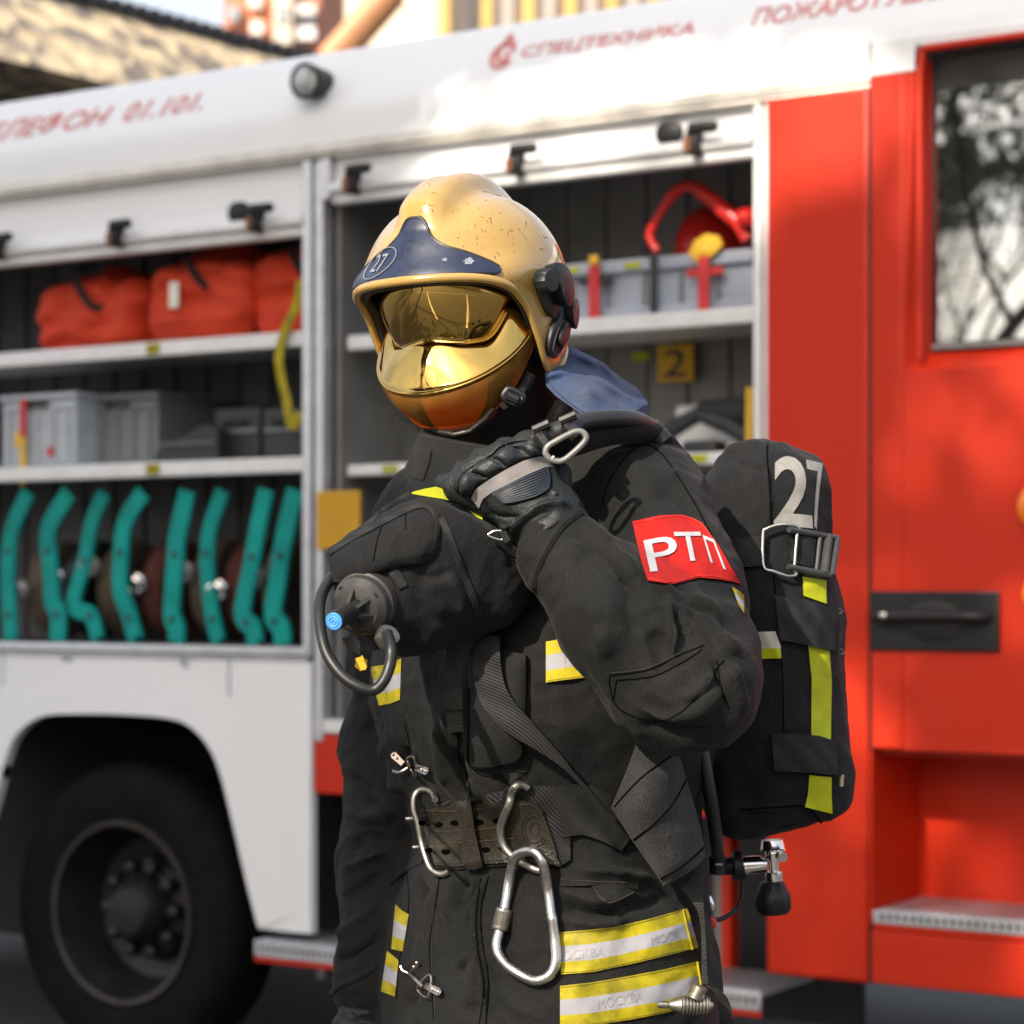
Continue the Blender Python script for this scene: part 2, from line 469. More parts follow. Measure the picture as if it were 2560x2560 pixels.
def fold(V, F, items, rough=None, gain=1.25):
    """press folds (polyline, width px, height m) into the front side of a cloth surface"""
    N = vnorm(V, F); Q = proj(V)
    view = np.array((0, 0, EYE)) - V; view /= np.linalg.norm(view, axis=1, keepdims=True)
    fr = np.clip(((N * view).sum(1) - .02) / .2, 0, 1)
    d = np.zeros(len(V))
    for poly, wd, amp in items:
        wd = wd * .62
        poly = crv(poly, 24) if len(poly) > 2 else rs(poly, 16)
        c = (poly.min(0) + poly.max(0)) / 2; ext = (poly.max(0) - poly.min(0)) / 2 + 3 * wd
        near = (np.abs(Q - c) < ext).all(1) & (fr > 0)
        ii = np.where(near)[0]
        if not len(ii): continue
        q = Q[ii]; best = np.full(len(ii), 1e9); tt = np.zeros(len(ii))
        m = len(poly) - 1
        for k in range(m):
            a, b = poly[k], poly[k + 1]; ba = b - a
            t = np.clip(((q - a) @ ba) / (ba @ ba + 1e-9), 0, 1)
            dd = np.linalg.norm(q - a - t[:, None] * ba, axis=1)
            u = dd < best; best[u] = dd[u]; tt[u] = (k + t[u]) / m
        tap = np.clip(np.minimum(tt, 1 - tt) / .22, 0, 1); tap = tap * tap * (3 - 2 * tap)
        d[ii] += gain * amp * np.exp(-(best / wd) ** 2) * (.15 + .85 * tap)
    d *= fr
    if rough:
        for it in rough:
            sc, am = it[:2]
            if len(it) > 2:      # creased: sharp ridges, stretched along the third number's direction
                q = V * (np.array(it[2]) * sc) + 3.7; q = q + .35 * np.stack([np.sin(V[:, 2] * 31 + V[:, 0] * 17), np.sin(V[:, 0] * 27 + V[:, 2] * 9), np.sin(V[:, 1] * 29 - V[:, 2] * 13)], 1)
                d += am * (.28 - np.abs(np.array([noise.noise(Vector(v)) for v in q])))
            else: d += am * np.array([noise.noise(Vector(v) * sc) for v in V])
    return V + N * d[:, None]
# ------------------------------------------------------------------ laying things on surfaces
class Surf:
    def __init__(s, *objs): s.t = []; s.add(*objs)
    def add(s, *objs):
        for o in objs:
            me = o.data
            s.t.append(BVHTree.FromPolygons([v.co.copy() for v in me.vertices], [tuple(p.vertices) for p in me.polygons]))
        return s
    def hit(s, px, py):
        d = Vector(((px - CX) / FP, 1, -(py - HOR) / FP)).normalized(); o = Vector((0, 0, EYE)); best = None
        for t in s.t:
            r = t.ray_cast(o, d)
            if r[0] is not None and (best is None or r[3] < best[2]): best = (np.array(r[0]), np.array(r[1]), r[3])
        if best is None: return None
        n = best[1]
        if np.dot(n, np.array(d)) > 0: n = -n
        return best[0], n
    def at(s, px, py, lift=0.0, default=2.75):
        h = s.hit(px, py)
        if h is None: return P(px, py, default - lift)
        return h[0] + h[1] * lift
def fill_depth(Yg):
    """fill missing depths from the nearest neighbours"""
    Yg = Yg.copy()
    for _ in range(200):
        bad = np.isnan(Yg)
        if not bad.any(): break
        pad = np.pad(Yg, 1, constant_values=np.nan)
        st = np.stack([pad[1 + a:pad.shape[0] - 1 + a, 1 + b:pad.shape[1] - 1 + b] for a in (-1, 0, 1) for b in (-1, 0, 1)])
        with np.errstate(all='ignore'):
            mean = np.nanmean(st, axis=0)
        Yg[bad] = mean[bad]
    return np.nan_to_num(Yg, nan=2.75)
def sheet(surf, rows, nu, nv, lift=.002, smooth=2, curved=False, depth=None, bulge=0.0, maxgap=None, sink=.004):
    """grid of points lying on surf between polylines given in photo pixels"""
    f = crv if curved else rs
    L = [f(r, nu) if len(r) > 2 or not curved else rs(r, nu) for r in rows]
    tv = np.linspace(0, len(L) - 1, nv)
    G2 = np.zeros((nv, nu, 2))
    for j, t in enumerate(tv):
        k = min(int(t), len(L) - 2); G2[j] = L[k] * (1 - (t - k)) + L[k + 1] * (t - k)
    Y = np.full((nv, nu), np.nan)
    if depth is None:
        for j in range(nv):
            for i in range(nu):
                h = surf.hit(*G2[j, i])
                if h is not None: Y[j, i] = h[0][1]
        if maxgap:
            med = np.nanmedian(Y); Y[np.abs(Y - med) > maxgap] = np.nan
        Y = fill_depth(Y)
    else: Y[:] = depth
    for _ in range(smooth):
        Pd = np.pad(Y, 1, mode='edge')
        avg = (Pd[:-2, 1:-1] + Pd[2:, 1:-1] + Pd[1:-1, :-2] + Pd[1:-1, 2:]) / 4
        Y = np.minimum(Y, .5 * Y + .5 * avg) if smooth < 50 else .5 * Y + .5 * avg
    if bulge:
        u = np.linspace(-1, 1, nu)[None, :]; v = np.linspace(-1, 1, nv)[:, None]
        Y = Y - bulge * (1 - u ** 4) * (1 - v ** 4)
    Y = Y - lift
    G = np.zeros((nv, nu, 3))
    G[..., 0] = (G2[..., 0] - CX) / FP * Y; G[..., 1] = Y; G[..., 2] = EYE - (G2[..., 1] - HOR) / FP * Y
    return G
def solid_sheet(mb, G, thick):
    """front sheet plus rim and back, thick metres deep away from the viewer"""
    nv, nu = G.shape[:2]
    d = G - np.array((0, 0, EYE)); d /= np.linalg.norm(d, axis=2, keepdims=True)
    B = G + d * thick
    V = np.vstack([G.reshape(-1, 3), B.reshape(-1, 3)]); n = nv * nu; F = []; rows = []
    for j in range(nv - 1):
        for i in range(nu - 1):
            a = j * nu + i
            F.append((a, a + nu, a + nu + 1, a + 1)); rows.append(j)
            F.append((n + a, n + a + 1, n + a + nu + 1, n + a + nu)); rows.append(j)
    for i in range(nu - 1):
        F.append((i, i + 1, n + i + 1, n + i)); rows.append(0)
        a = (nv - 1) * nu + i; F.append((a, n + a, n + a + 1, a + 1)); rows.append(nv - 2)
    for j in range(nv - 1):
        a = j * nu; F.append((a, n + a, n + a + nu, a + nu)); rows.append(j)
        a = j * nu + nu - 1; F.append((a, a + nu, n + a + nu, n + a)); rows.append(j)
    mb.add(V, F); return rows
def patch(name, surf, rows, mat, parent, nu=24, nv=8, lift=.003, thick=.004, smooth=2, curved=False, matrow=None, bulge=0.0, depth=None, maxgap=None):
    mb = MB(); mb.only = False; G = sheet(surf, rows, nu, nv, lift, smooth, curved, depth, bulge, maxgap)
    rr = solid_sheet(mb, G, thick)
    if matrow: mb.mi = [matrow(r / (nv - 1.0)) for r in rr]
    return mb.build(name, mat, parent, angle=50, fixn=False)
def ribbon(name, surf, center, width, mat, parent, n=40, nv=4, **k):
    """strap: centre polyline and width, both in photo pixels"""
    c = crv(center, n) if len(center) > 2 else rs(center, n)
    t = np.gradient(c, axis=0); t /= np.linalg.norm(t, axis=1, keepdims=True)
    nn = np.stack([-t[:, 1], t[:, 0]], 1)
    wd = np.interp(np.linspace(0, 1, n), np.linspace(0, 1, len(width)), width) if hasattr(width, '__len__') else np.full(n, width)
    a = c - nn * wd[:, None] / 2; b = c + nn * wd[:, None] / 2
    if c[-1, 0] < c[0, 0] and abs(c[-1, 0] - c[0, 0]) > abs(c[-1, 1] - c[0, 1]): pass
    return patch(name, surf, [a, b], mat, parent, nu=n, nv=nv, **k)
def on_line(surf, poly, n, lift=.001, curved=True, maxjump=.05, smooth=2):
    q = crv(poly, n) if curved and len(poly) > 2 else rs(poly, n)
    Y = np.array([(lambda h: np.nan if h is None else h[0][1])(surf.hit(*p)) for p in q])
    Y = fill_depth(Y[None, :])[0]
    for _ in range(smooth): Y[1:-1] = .5 * Y[1:-1] + .25 * (Y[:-2] + Y[2:])
    return np.array([P(p[0], p[1], y - lift) for p, y in zip(q, Y)])
def seam(mb, surf, poly, r=.0012, n=40, lift=.0004, curved=True):
    if hasattr(mb, 'part'): mb.part()
    mb.tube(on_line(surf, poly, n, lift, curved), r, seg=6)
def stitches(mb, surf, poly, pitch=6., r=.0007, lift=.0012):
    q = np.array(poly, float); L = np.linalg.norm(np.diff(q, axis=0), axis=1).sum()
    if hasattr(mb, 'part'): mb.part()
    n = max(3, int(L / pitch)); p = on_line(surf, poly, n * 2, lift)
    for k in range(n): mb.tube([p[2 * k], p[2 * k + 1] * .9 + p[2 * k] * .1], r, seg=4)
def text_mesh(s, res=4, cuts=None, shear=0.0, offset=0.0):
    s = s.translate(str.maketrans('АВЕКМНОРСТХ', 'ABEKMHOPCTX'))      # same shapes, cleaner outlines
    c = bpy.data.curves.new('t', 'FONT'); c.body = s; c.resolution_u = res; c.shear = shear; c.offset = offset
    o = bpy.data.objects.new('t', c); COL.objects.link(o)
    dg = bpy.context.evaluated_depsgraph_get(); dg.update()
    me = bpy.data.meshes.new_from_object(o.evaluated_get(dg))
    bpy.data.objects.remove(o); bpy.data.curves.remove(c)
    bm = bmesh.new(); bm.from_mesh(me); bpy.data.meshes.remove(me)
    bmesh.ops.remove_doubles(bm, verts=bm.verts[:], dist=1e-5)
    bmesh.ops.triangulate(bm, faces=bm.faces[:])
    if cuts:
        for _ in range(6):
            e = [x for x in bm.edges if x.calc_length() > cuts]
            if not e: break
            bmesh.ops.subdivide_edges(bm, edges=e, cuts=1)
            bmesh.ops.triangulate(bm, faces=bm.faces[:])
    bm.verts.index_update()
    V = np.array([v.co[:] for v in bm.verts]); F = [tuple(v.index for v in f.verts) for f in bm.faces]; bm.free()
    lo = V.min(0); hi = V.max(0)
    U = (V[:, :2] - lo[:2]) / np.maximum(hi[:2] - lo[:2], 1e-6)
    return U, F, (hi - lo)[0] / (hi - lo)[1]
def quad_map(U, q):
    """unit square (u right, v up) into a pixel quad: bottom-left, bottom-right, top-right, top-left"""
    q = np.array(q, float); u = U[:, :1]; v = U[:, 1:2]
    return q[0] * (1 - u) * (1 - v) + q[1] * u * (1 - v) + q[2] * u * v + q[3] * (1 - u) * v
def lettering(name, surf, s, quad, mat, parent, lift=.0012, cuts=.15, shear=0.0, maxgap=None, offset=0.0):
    U, F, _ = text_mesh(s, 4, cuts, shear, offset)
    q = quad_map(U, quad); Y = np.array([(lambda h: np.nan if h is None else h[0][1])(surf.hit(*p)) for p in q])
    med = np.nanmedian(Y)
    if maxgap: Y[np.abs(Y - med) > maxgap] = np.nan
    Y = np.where(np.isnan(Y), med, Y)
    V = [P(p[0], p[1], y - lift) for p, y in zip(q, Y)]
    mb = MB(); mb.add(V, F)
    return mb.build(name, mat, parent, angle=60, fixn=False)
# ================================================================== the place: ground, truck, buildings
BETA = math.atan2(FP, 9020.0)
cb, sb = math.cos(BETA), math.sin(BETA)
Y0 = 57874.0 / 9020.0
TM = Matrix.Translation((0, Y0, 0)) @ Matrix.Rotation(-BETA, 4, 'Z')     # x along the truck (right), y into it, z up
def tp(px, py, wd=0.0):
    """(s, h) on the truck-parallel plane wd metres behind the body side"""
    u = (px - CX) / FP
    Y = (Y0 * cb + wd) / (u * sb + cb)
    return (u * Y * cb - (Y - Y0) * sb, EYE - (py - HOR) / FP * Y)
def ts(px, wd=0.0): return tp(px, HOR, wd)[0]
def th(px, py, wd=0.0): return tp(px, py, wd)[1]
def TW(s, wd, h): return np.array(TM @ Vector((s, wd, h)))
def tbox(mb, s0, s1, w0, w1, h0, h1, bev=.004): return mb.box((s0, w0, h0), (s1, w1, h1), mat=TM, bev=bev)
def tprism(mb, poly, w0, w1): return mb.prism(poly, w0, w1, lambda x, y, d: TW(x, d, y))
M['white'] = glossy_paint('white_paint', (.80, .80, .80), .28, .10)
M['red'] = glossy_paint('red_paint', (.50, .019, .0006), .42, .04)
M['alu'] = plain('brushed_aluminium', (.62, .62, .64), .38, .75, scale=20, var=.1)
M['alu_white'] = plain('pale_aluminium', (.72, .71, .70), .42, .25, scale=14, var=.08)
M['trim'] = plain('champagne_trim', (.62, .58, .52), .35, .5, scale=14)
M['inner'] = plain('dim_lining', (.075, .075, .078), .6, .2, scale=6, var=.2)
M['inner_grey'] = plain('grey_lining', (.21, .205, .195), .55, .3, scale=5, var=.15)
M['black_frame'] = plain('black_gasket', (.012, .012, .013), .35)
M['tyre'] = plain('tyre_rubber', (.005, .0058, .007), .8, scale=14, var=.4, spec=.12)
M['rim'] = plain('dark_rim', (.020, .021, .023), .42, .35, scale=9, var=.35)
M['rim_edge'] = plain('worn_rim_edge', (.07, .06, .054), .4, .6, scale=9, var=.3)
M['truck_print'] = plain('red_print', (.64, .20, .18), .45)
M['orange'] = plain('orange_lens', (.85, .22, .01), .2)
M['latch_orange'] = plain('orange_latch', (.20, .065, .015), .4)
g = NT('shutter_slats')
g.set(base=(.84, .84, .85), rough=.5, metal=0.)
g.bump(g.noise(3., 2), .05, .01)
M['shutter'] = g.m
g = NT('mirror_glass')
g.set(base=(.56, .585, .60), rough=.015, metal=1.0)
g.bump(g.noise(1.6, 2, .5), .04, .02)
M['window_glass'] = g.m
g = NT('asphalt')
a = g.noise(1.1, 5, .6); b_ = g.noise(160., 3, .7)
c = g.mix(g.ramp(a, [(.3, 0.), (.75, 1.)]), (.040, .041, .043), (.062, .061, .060))
c = g.mix(g.ramp(b_, [(.35, 0.), (.8, .8)]), c, (.11, .105, .10))
g.set(base=c, rough=.85); g.bump(b_, .6, .006)
M['asphalt'] = g.m
# ground
mb = MB(); S_ = 400
n_ = 2
mb.add([(-S_, -S_, 0), (S_, -S_, 0), (S_, S_, 0), (-S_, S_, 0)], [(0, 1, 2, 3)])
gr = struct(mb.build('ground', M['asphalt'], smooth=False)); gr['label'] = 'dark asphalt yard under the fire engine'

truck = thing('fire_engine', 'red and white fire engine with open equipment lockers behind the firefighter', 'fire engine', tuple(TM @ Vector((0, 0, 0))), rotz=-BETA)
sA, sP0, sP1, sP2, sP3, sD = -3.6, ts(757), ts(824), ts(1884), ts(1918), ts(2181)
sEnd = 3.4
hRoof = 3.02
h_facet = th(200, 352); h_trim1 = th(300, 423); h_trim0 = th(300, 449); h_top = hRoof
h_sill1, h_sill0 = th(380, 1611), th(380, 1634)
h_roofedge = th(200, 232, .10)
hcomp0 = th(850, 1802)
# white upper side: vertical band then a facet leaning inwards, then the roof
mb = MB()
prof = [(0.0, h_trim1), (0.0, h_facet - .02), (.012, h_facet + .01), (.10, h_roofedge - .01), (.125, h_roofedge + .012), (.20, h_roofedge + .03), (2.3, h_roofedge + .03), (2.45, h_facet), (2.45, h_trim1)]
V = [TW(s, w_, h) for s in (sA, sD - .003) for w_, h in prof]
n = len(prof)
F = [(i, i + 1, n + i + 1, n + i) for i in range(n - 1)] + [tuple(range(n)), tuple(n + k for k in reversed(range(n)))]
mb.add(V, F)
mb.build('upper_side', M['white'], truck, angle=25)
hcab = th(2316, 150) + .040
prof2 = [(w_, max(h, hcab)) for w_, h in prof]
mb = MB(); V = [TW(s, w_, h) for s in (sD - .0029, sEnd) for w_, h in prof2]
mb.add(V, F); mb.build('cab_roof_side', M['white'], truck, angle=25)
mb = MB(); tbox(mb, sA, sD, -.012, .05, h_trim0, h_trim1); tbox(mb, sA, sD, -.006, .05, h_trim0 - .012, h_trim0 - .001)
mb.build('side_rail', M['trim'], truck)
# posts
mb = MB()
tbox(mb, sP0, ts(778), -.004, .06, h_sill0, h_trim0 - .014); tbox(mb, ts(781), ts(803), .008, .06, h_sill0 - .25, h_trim0 - .014); tbox(mb, ts(805), sP1, -.004, .06, th(815, 500), h_trim0 - .014)
mb.build('door_post', M['alu'], truck)
mb = MB(); tbox(mb, sP2, ts(1903), -.004, .06, hcomp0, h_trim0 - .014); tbox(mb, ts(1905), sP3, .004, .06, hcomp0, h_trim0 - .014)
mb.build('door_post', M['alu_white'], truck)
# locker linings
def locker(s0, s1, h0, h1, depth, mat, name):
    mb = MB(); t = .02
    tbox(mb, s0, s1, depth, depth + t, h0, h1, 0)
    tbox(mb, s0 - t, s0, .06, depth, h0, h1, 0); tbox(mb, s1, s1 + t, .06, depth, h0, h1, 0)
    tbox(mb, s0 - t, s1 + t, .06, depth + t, h1, h1 + t, 0); tbox(mb, s0 - t, s1 + t, .06, depth + t, h0 - t, h0, 0)
    k = s0 + .12
    while k < s1: tbox(mb, k, k + .02, depth - .012, depth - .0005, h0, h1, 0); k += .14
    return mb.build(name, mat, truck, smooth=False)
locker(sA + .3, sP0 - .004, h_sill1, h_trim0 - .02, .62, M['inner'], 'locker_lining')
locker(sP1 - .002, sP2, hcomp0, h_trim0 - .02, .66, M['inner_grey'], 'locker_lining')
# shelves
def shelf(s0, s1, h0, h1, mat=None):
    mb = MB(); tbox(mb, s0, s1, .07, .10, h0, h1, .006); tbox(mb, s0, s1, .10, .60, h1 - .016, h1 - .002, 0)
    return mb.build('shelf', mat or M['alu_white'], truck)
lh1 = [th(380, 854, .07), th(380, 892, .07)]; lh2 = [th(380, 1155, .07), th(380, 1193, .07)]
shelf(sA + .3, sP0 - .006, lh1[1], lh1[0]); shelf(sA + .3, sP0 - .006, lh2[1], lh2[0])
rh1 = [th(1650, 782, .07), th(1650, 823, .07)]; rh2 = [th(1740, 1131, .07), th(1740, 1163, .07)]
shelf(sP1 + .01, sP2 - .004, rh1[1], rh1[0]); shelf(sP1 + .01, sP2 - .004, rh2[1], rh2[0])
for px, hh in ((383, lh1), (383, lh2), (975, rh2), (1745, rh2)):
    mb = MB(); s_ = ts(px, .07); tbox(mb, s_ - .028, s_ + .028, .067, .0695, hh[1] + .008, hh[0] - .006, .001)
    mb.build('shelf_mark', M['neon'] if px != 383 else M['yellow'], truck)
# shutters: rolled-up curtains with their bottom bars and latches
def shutter(s0, s1, hb, h1, latches, hole):
    mb = MB(); tbox(mb, s0, s1, .030, .045, hb + .03, h1, 0); k = hb + .05
    while k < h1:
        tbox(mb, s0, s1, .0285, .031, k, k + .0378, .0012); k += .040
    o = mb.build('shutter', M['shutter'], truck, smooth=False)
    mb = MB(); mb.tube([TW(s0, .012, hb + .026), TW(s1, .012, hb + .026)], .021, 12); tbox(mb, s0, s1, .008, .05, hb - .018, hb + .012, .005)
    mb.build('shutter_bar', M['alu_white'], truck)
    for s in latches:
        mb = MB(); mb.box((s - .022, -.040, hb + .0), (s + .012, .012, hb + .066), mat=TM, bev=.008); tbox(mb, s - .012, s + .075, -.052, -.024, hb + .052, hb + .082, .011)
        la = mb.build('latch', M['plastic'], truck)
        mb = MB(); tbox(mb, s - .024, s - .004, -.044, -.040, hb + .008, hb + .046, .002); mb.build('latch_tab', M['latch_orange'], la)
    for s in hole:
        mb = MB(); mb.lathe([(0, .03), (.012, .03), (.016, .024)], TW(s, .03, hb + .075), TW(0, -1, 0) - TW(0, 0, 0), 24, fn=lambda a, t: 1.0 + .35 * abs(math.sin(a)))
        mb.build('lock_cup', M['plastic'], truck)
hbL = th(380, 615, .02); hbR = th(1300, 445, .02)
shutter(sA + .3, sP0 - .002, hbL, h_trim0 - .014, [ts(8), ts(302), ts(652)], [ts(585)])
shutter(sP1 + .002, sP2 - .002, hbR, h_trim0 - .014, [ts(893), ts(1302), ts(1747)], [ts(1663)])
# sill, white lower side with the wheel arch
mb = MB(); tbox(mb, sA, sP0 + .012, -.012, .07, h_sill0, h_sill1, .008); tbox(mb, sA, sP0 + .012, .0, .07, h_sill0 - .014, h_sill0 - .001, .003)
mb.build('sill', M['alu'], truck)
def arch_outline():
    pts = [(-110, 2400), (-70, 2215), (-10, 2000), (22, 1880), (52, 1826), (105, 1791), (170, 1785), (300, 1786), (425, 1796), (480, 1818), (525, 1868), (553, 1935), (585, 2060), (620, 2210), (650, 2326)]
    return [tp(x, y) for x, y in crv(pts, 60)]
sR = ts(776)
arch = arch_outline()
hlow = th(700, 2327)
arch[0] = (arch[0][0], hlow); arch[-1] = (arch[-1][0], hlow)
out = [(sA, hlow)] + arch + [(sR, hlow), (sR, h_sill0 - .016), (sA, h_sill0 - .016)]
mb = MB(); 
# side skin as strips between the arch and the sill
top = h_sill0 - .016
N_ = len(arch)
def pan(poly): tprism(mb, poly, 0.0, .03)
pan([(sA, hlow), arch[0], (arch[0][0], top), (sA, top)])
for k in range(N_ - 1):
    if arch[k + 1][0] - arch[k][0] > 1e-5: pan([arch[k], arch[k + 1], (arch[k + 1][0], top), (arch[k][0], top)])
pan([arch[-1], (sR, hlow), (sR, top), (arch[-1][0], top)])
bm = bmesh.new(); me = mesh_from(mb.v, mb.f); bm.from_mesh(me); bmesh.ops.remove_doubles(bm, verts=bm.verts[:], dist=2e-4)
seen = {}
for f in bm.faces[:]:
    k = tuple(sorted(v.index for v in f.verts)); seen.setdefault(k, []).append(f)
bmesh.ops.delete(bm, geom=[f for v in seen.values() if len(v) > 1 for f in v], context='FACES_ONLY')
bm.to_mesh(me); bm.free(); me.materials.append(M['white'])
link('lower_side', me, truck, True, 30, True)
# raised arch lip
mb = MB()
for off, wv in ((.0, -.006),):
    a = np.array(arch); t = np.gradient(a, axis=0); t /= np.linalg.norm(t, axis=1, keepdims=True); nn = np.stack([-t[:, 1], t[:, 0]], 1)
    o1 = a + nn * .165
    for k in range(N_ - 1):
        q = [a[k], a[k + 1], o1[k + 1], o1[k]]
        V = [TW(x, wv, y) for x, y in q[:2]] + [TW(x, -.0005, y) for x, y in q[2:]]
        mb.add(V, [(0, 1, 2, 3)])
bm = bmesh.new(); me = mesh_from(mb.v, mb.f); bm.from_mesh(me); bmesh.ops.remove_doubles(bm, verts=bm.verts[:], dist=2e-4); bm.to_mesh(me); bm.free(); me.materials.append(M['white'])
link('arch_flare', me, truck, True, 179, False)
# wheel house, inside
mb = MB(); tbox(mb, sA, sR, .85, .87, .2, h_sill0 - .03, 0); tbox(mb, sA, sR, .03, .85, h_sill0 - .05, h_sill0 - .03, 0); tbox(mb, sR - .03, sR - .006, .031, .85, hlow, h_sill0 - .05, 0)
mb.build('wheel_house', M['black_frame'], truck, smooth=False)
# wheel
def wheel(s, wd, hc, Rt, Rr):
    ax = TW(0, -1, 0) - TW(0, 0, 0); c = TW(s, wd, hc)
    mb = MB(); mb.lathe([(-.26, Rr * .98), (-.25, Rt * .93), (-.20, Rt), (-.06, Rt), (-.03, Rt * .985), (.0, Rt * .94), (.012, Rt * .86), (.008, Rr * 1.12), (-.004, Rr * 1.0)], c, ax, 72, caps=False)
    for k in range(60):
        g = k * math.tau / 60; d = TM.to_3x3() @ Vector((math.cos(g), 0, math.sin(g)))
        mb.tube([c + np.array(d) * Rt * .985 - ax * .075, c + np.array(d) * Rt * 1.004 - ax * .14], .012, 5)
    t = thing_part = mb.build('tyre', M['tyre'], truck)
    mb = MB(); mb.lathe([(-.004, Rr * 1.04), (.012, Rr * 1.02), (.010, Rr * .97), (-.03, Rr * .93), (-.10, Rr * .88), (-.16, Rr * .80), (-.175, Rr * .62), (-.13, Rr * .55), (-.12, Rr * .42), (-.125, 0.02)], c, ax, 64, caps=False)
    r = mb.build('rim', [M['rim'], M['rim_edge']], truck)
    for p in r.data.polygons:
        q = np.array(p.center) - c; rad = np.linalg.norm(q - ax * np.dot(q, ax))
        if rad > Rr * .955: p.material_index = 1
    mb = MB(); mb.lathe([(-.13, Rr * .40), (-.06, Rr * .36), (-.02, Rr * .26), (-.015, .02)], c, ax, 32)
    for k in range(10):
        g = k * math.tau / 10; d = np.array(TM.to_3x3() @ Vector((math.cos(g), 0, math.sin(g)))) * Rr * .49
        mb.lathe([(-.13, .024), (-.075, .023), (-.065, .010)], c + d, ax, 6)
    mb.build('hub', M['rim'], r)
whs, whh = tp(283, 2285, .05)
wheel(whs, .09, whh, .475, .285)
wheel(sEnd - .55, .09, .475, .475, .285)
# right locker floor ledge, red band, step recess
s1_ = sP3
mb = MB(); tbox(mb, sR + .004, sP3, .01, .68, th(850, 1834, .01), hcomp0, .004); mb.build('locker_floor', M['alu_white'], truck)
mb = MB(); tbox(mb, sR + .004, sP3, .012, .05, th(830, 1986), th(830, 1838), .004); mb.build('red_band', M['red'], truck)
mb = MB()
hb1 = th(830, 1990)
tbox(mb, sR + .01, sP3, .60, .63, .25, hb1, 0)
mb.build('step_recess', M['black_frame'], truck, smooth=False)
mb = MB(); tbox(mb, ts(790, .2), ts(812, .2), .20, .26, .3, hb1, .004); tbox(mb, ts(838, .3), ts(862, .3), .3, .34, .3, hb1, .004); mb.build('frame_bracket', M['inner_grey'], truck)
mb = MB(); tbox(mb, ts(1800, .3), ts(1826, .3), .3, .36, .3, hb1, .01); mb.build('frame_bracket', M['red'], truck)
mb = MB(); tbox(mb, ts(1760, .32), ts(1815, .32), .37, .40, .3, hb1, .01); mb.build('frame_bracket', M['inner_grey'], truck)
def step(s0, s1, hbot, htop, wf, wb, name='step_plate'):
    mb = MB()
    tbox(mb, s0, s1, wf, wf + .012, hbot, htop, .003); tbox(mb, s0, s1, wf + .012, wb, htop - .012, htop - .002, 0)
    k = s0 + .015
    while k < s1 - .02:
        tbox(mb, k, k + .011, wf + .02, wb - .02, htop - .002, htop + .004, .001); k += .021
    o = mb.build(name, M['alu'], truck)
    mb = MB(); k = s0 + .02
    while k < s1 - .02:
        hm_ = (hbot + htop) / 2; V = [TW(k, wf - .001, hm_ + .008), TW(k + .011, wf - .001, hm_ + .008), TW(k + .008, wf - .001, hm_ - .007), TW(k + .003, wf - .001, hm_ - .007)]
        mb.add(V, [(0, 1, 2, 3)]); k += .021
    mb.build('step_hole', M['black_frame'], o, smooth=False)
    mb = MB(); tbox(mb, s0, s1, wf + .002, wf + .014, hbot - .016, hbot - .001, .003); mb.build('step_edge', M['red'], o)
step(ts(645), sP3 - .01, th(740, 2402, -.02), th(740, 2360, -.02), -.02, .3)
# cab: red panel, door, window, handle, step well
hcabtop = th(2050, 210); hskirt = th(1911, 2432)
mb = MB(); tbox(mb, sP3 + .002, sD - .004, -.014, .30, hskirt, h_trim0 - .004, .012); mb.build('cab_panel', M['red'], truck)
dS0, dS1 = sD + .004, sEnd - .02
h_doorbot = th(2370, 1878); h_doorred = th(2250, 186); h_doorwhite = th(2300, 92)
wx0, wx1 = ts(2316), ts(2316) + .86
wy0, wy1 = th(2316, 878), th(2330, 150)
mb = MB()   # the door skin round its window
tbox(mb, dS0, wx0 - .055, -.018, .03, h_doorbot, h_doorred, .006)
tbox(mb, wx0 - .0545, wx1 + .04, -.018, .03, h_doorbot, wy0 - .05, .0)
tbox(mb, wx1 + .0405, dS1, -.018, .03, h_doorbot, h_doorred, .006)
mb.build('door', M['red'], truck)
mb = MB(); tbox(mb, dS0, wx0 - .0235, -.0178, .03, h_doorred + .0005, h_doorwhite, .004); tbox(mb, wx0 - .023, dS1, -.016, .03, wy1 + .036, h_doorwhite, .004); mb.build('door_head', M['white'], truck)
mb = MB()   # sloped red reveals round the glass
def quad(a): mb.add([TW(*p) for p in a], [(0, 1, 2, 3)])
o0, o1, p0, p1 = wx0 - .055, wx1 + .04, wy0 - .05, wy1 + .03
quad([(o0, -.0175, p0), (wx0, .035, wy0), (wx0, .035, wy1), (wx0 - .018, -.0175, p1)])
quad([(o0, -.0175, p0), (o1, -.0175, p0), (wx1, .035, wy0), (wx0, .035, wy0)])
sq = o0 + (wx0 - .018 - o0) * (h_doorred - p0) / (p1 - p0)
quad([(o0, -.0176, p0), (sq, -.0176, h_doorred), (o0 - .001, -.0176, h_doorred), (o0 - .001, -.0176, p0)])
mb.build('window_reveal', M['red'], truck, smooth=False)
mb = MB(); mb.tube([TW(x, -.02, y) for x, y in crv([(wx0 - .009, wy0 - .02), (wx0 - .009, wy0 + .3), (wx0 - .009, wy1 - .05), (wx0 + .010, wy1 + .015), (wx0 + .06, wy1 + .026), (wx1, wy1 + .026)], 50)], .009, 8); mb.build('window_trim', M['red'], truck)
mb = MB(); tbox(mb, wx0, wx1, .034, .045, wy0, wy1 + .02, .0); mb.build('window_frame', M['black_frame'], truck, smooth=False)
mb = MB(); tbox(mb, wx0 + .012, wx1 - .01, .026, .033, wy0 + .022, th(2330, 222), 0); mb.build('window_pane', M['window_glass'], truck, smooth=False)
mb = MB(); tbox(mb, wx0 + .004, wx1 - .01, .020, .034, wy0 + .003, wy0 + .020, .004); mb.build('window_sill', M['inner_grey'], truck)
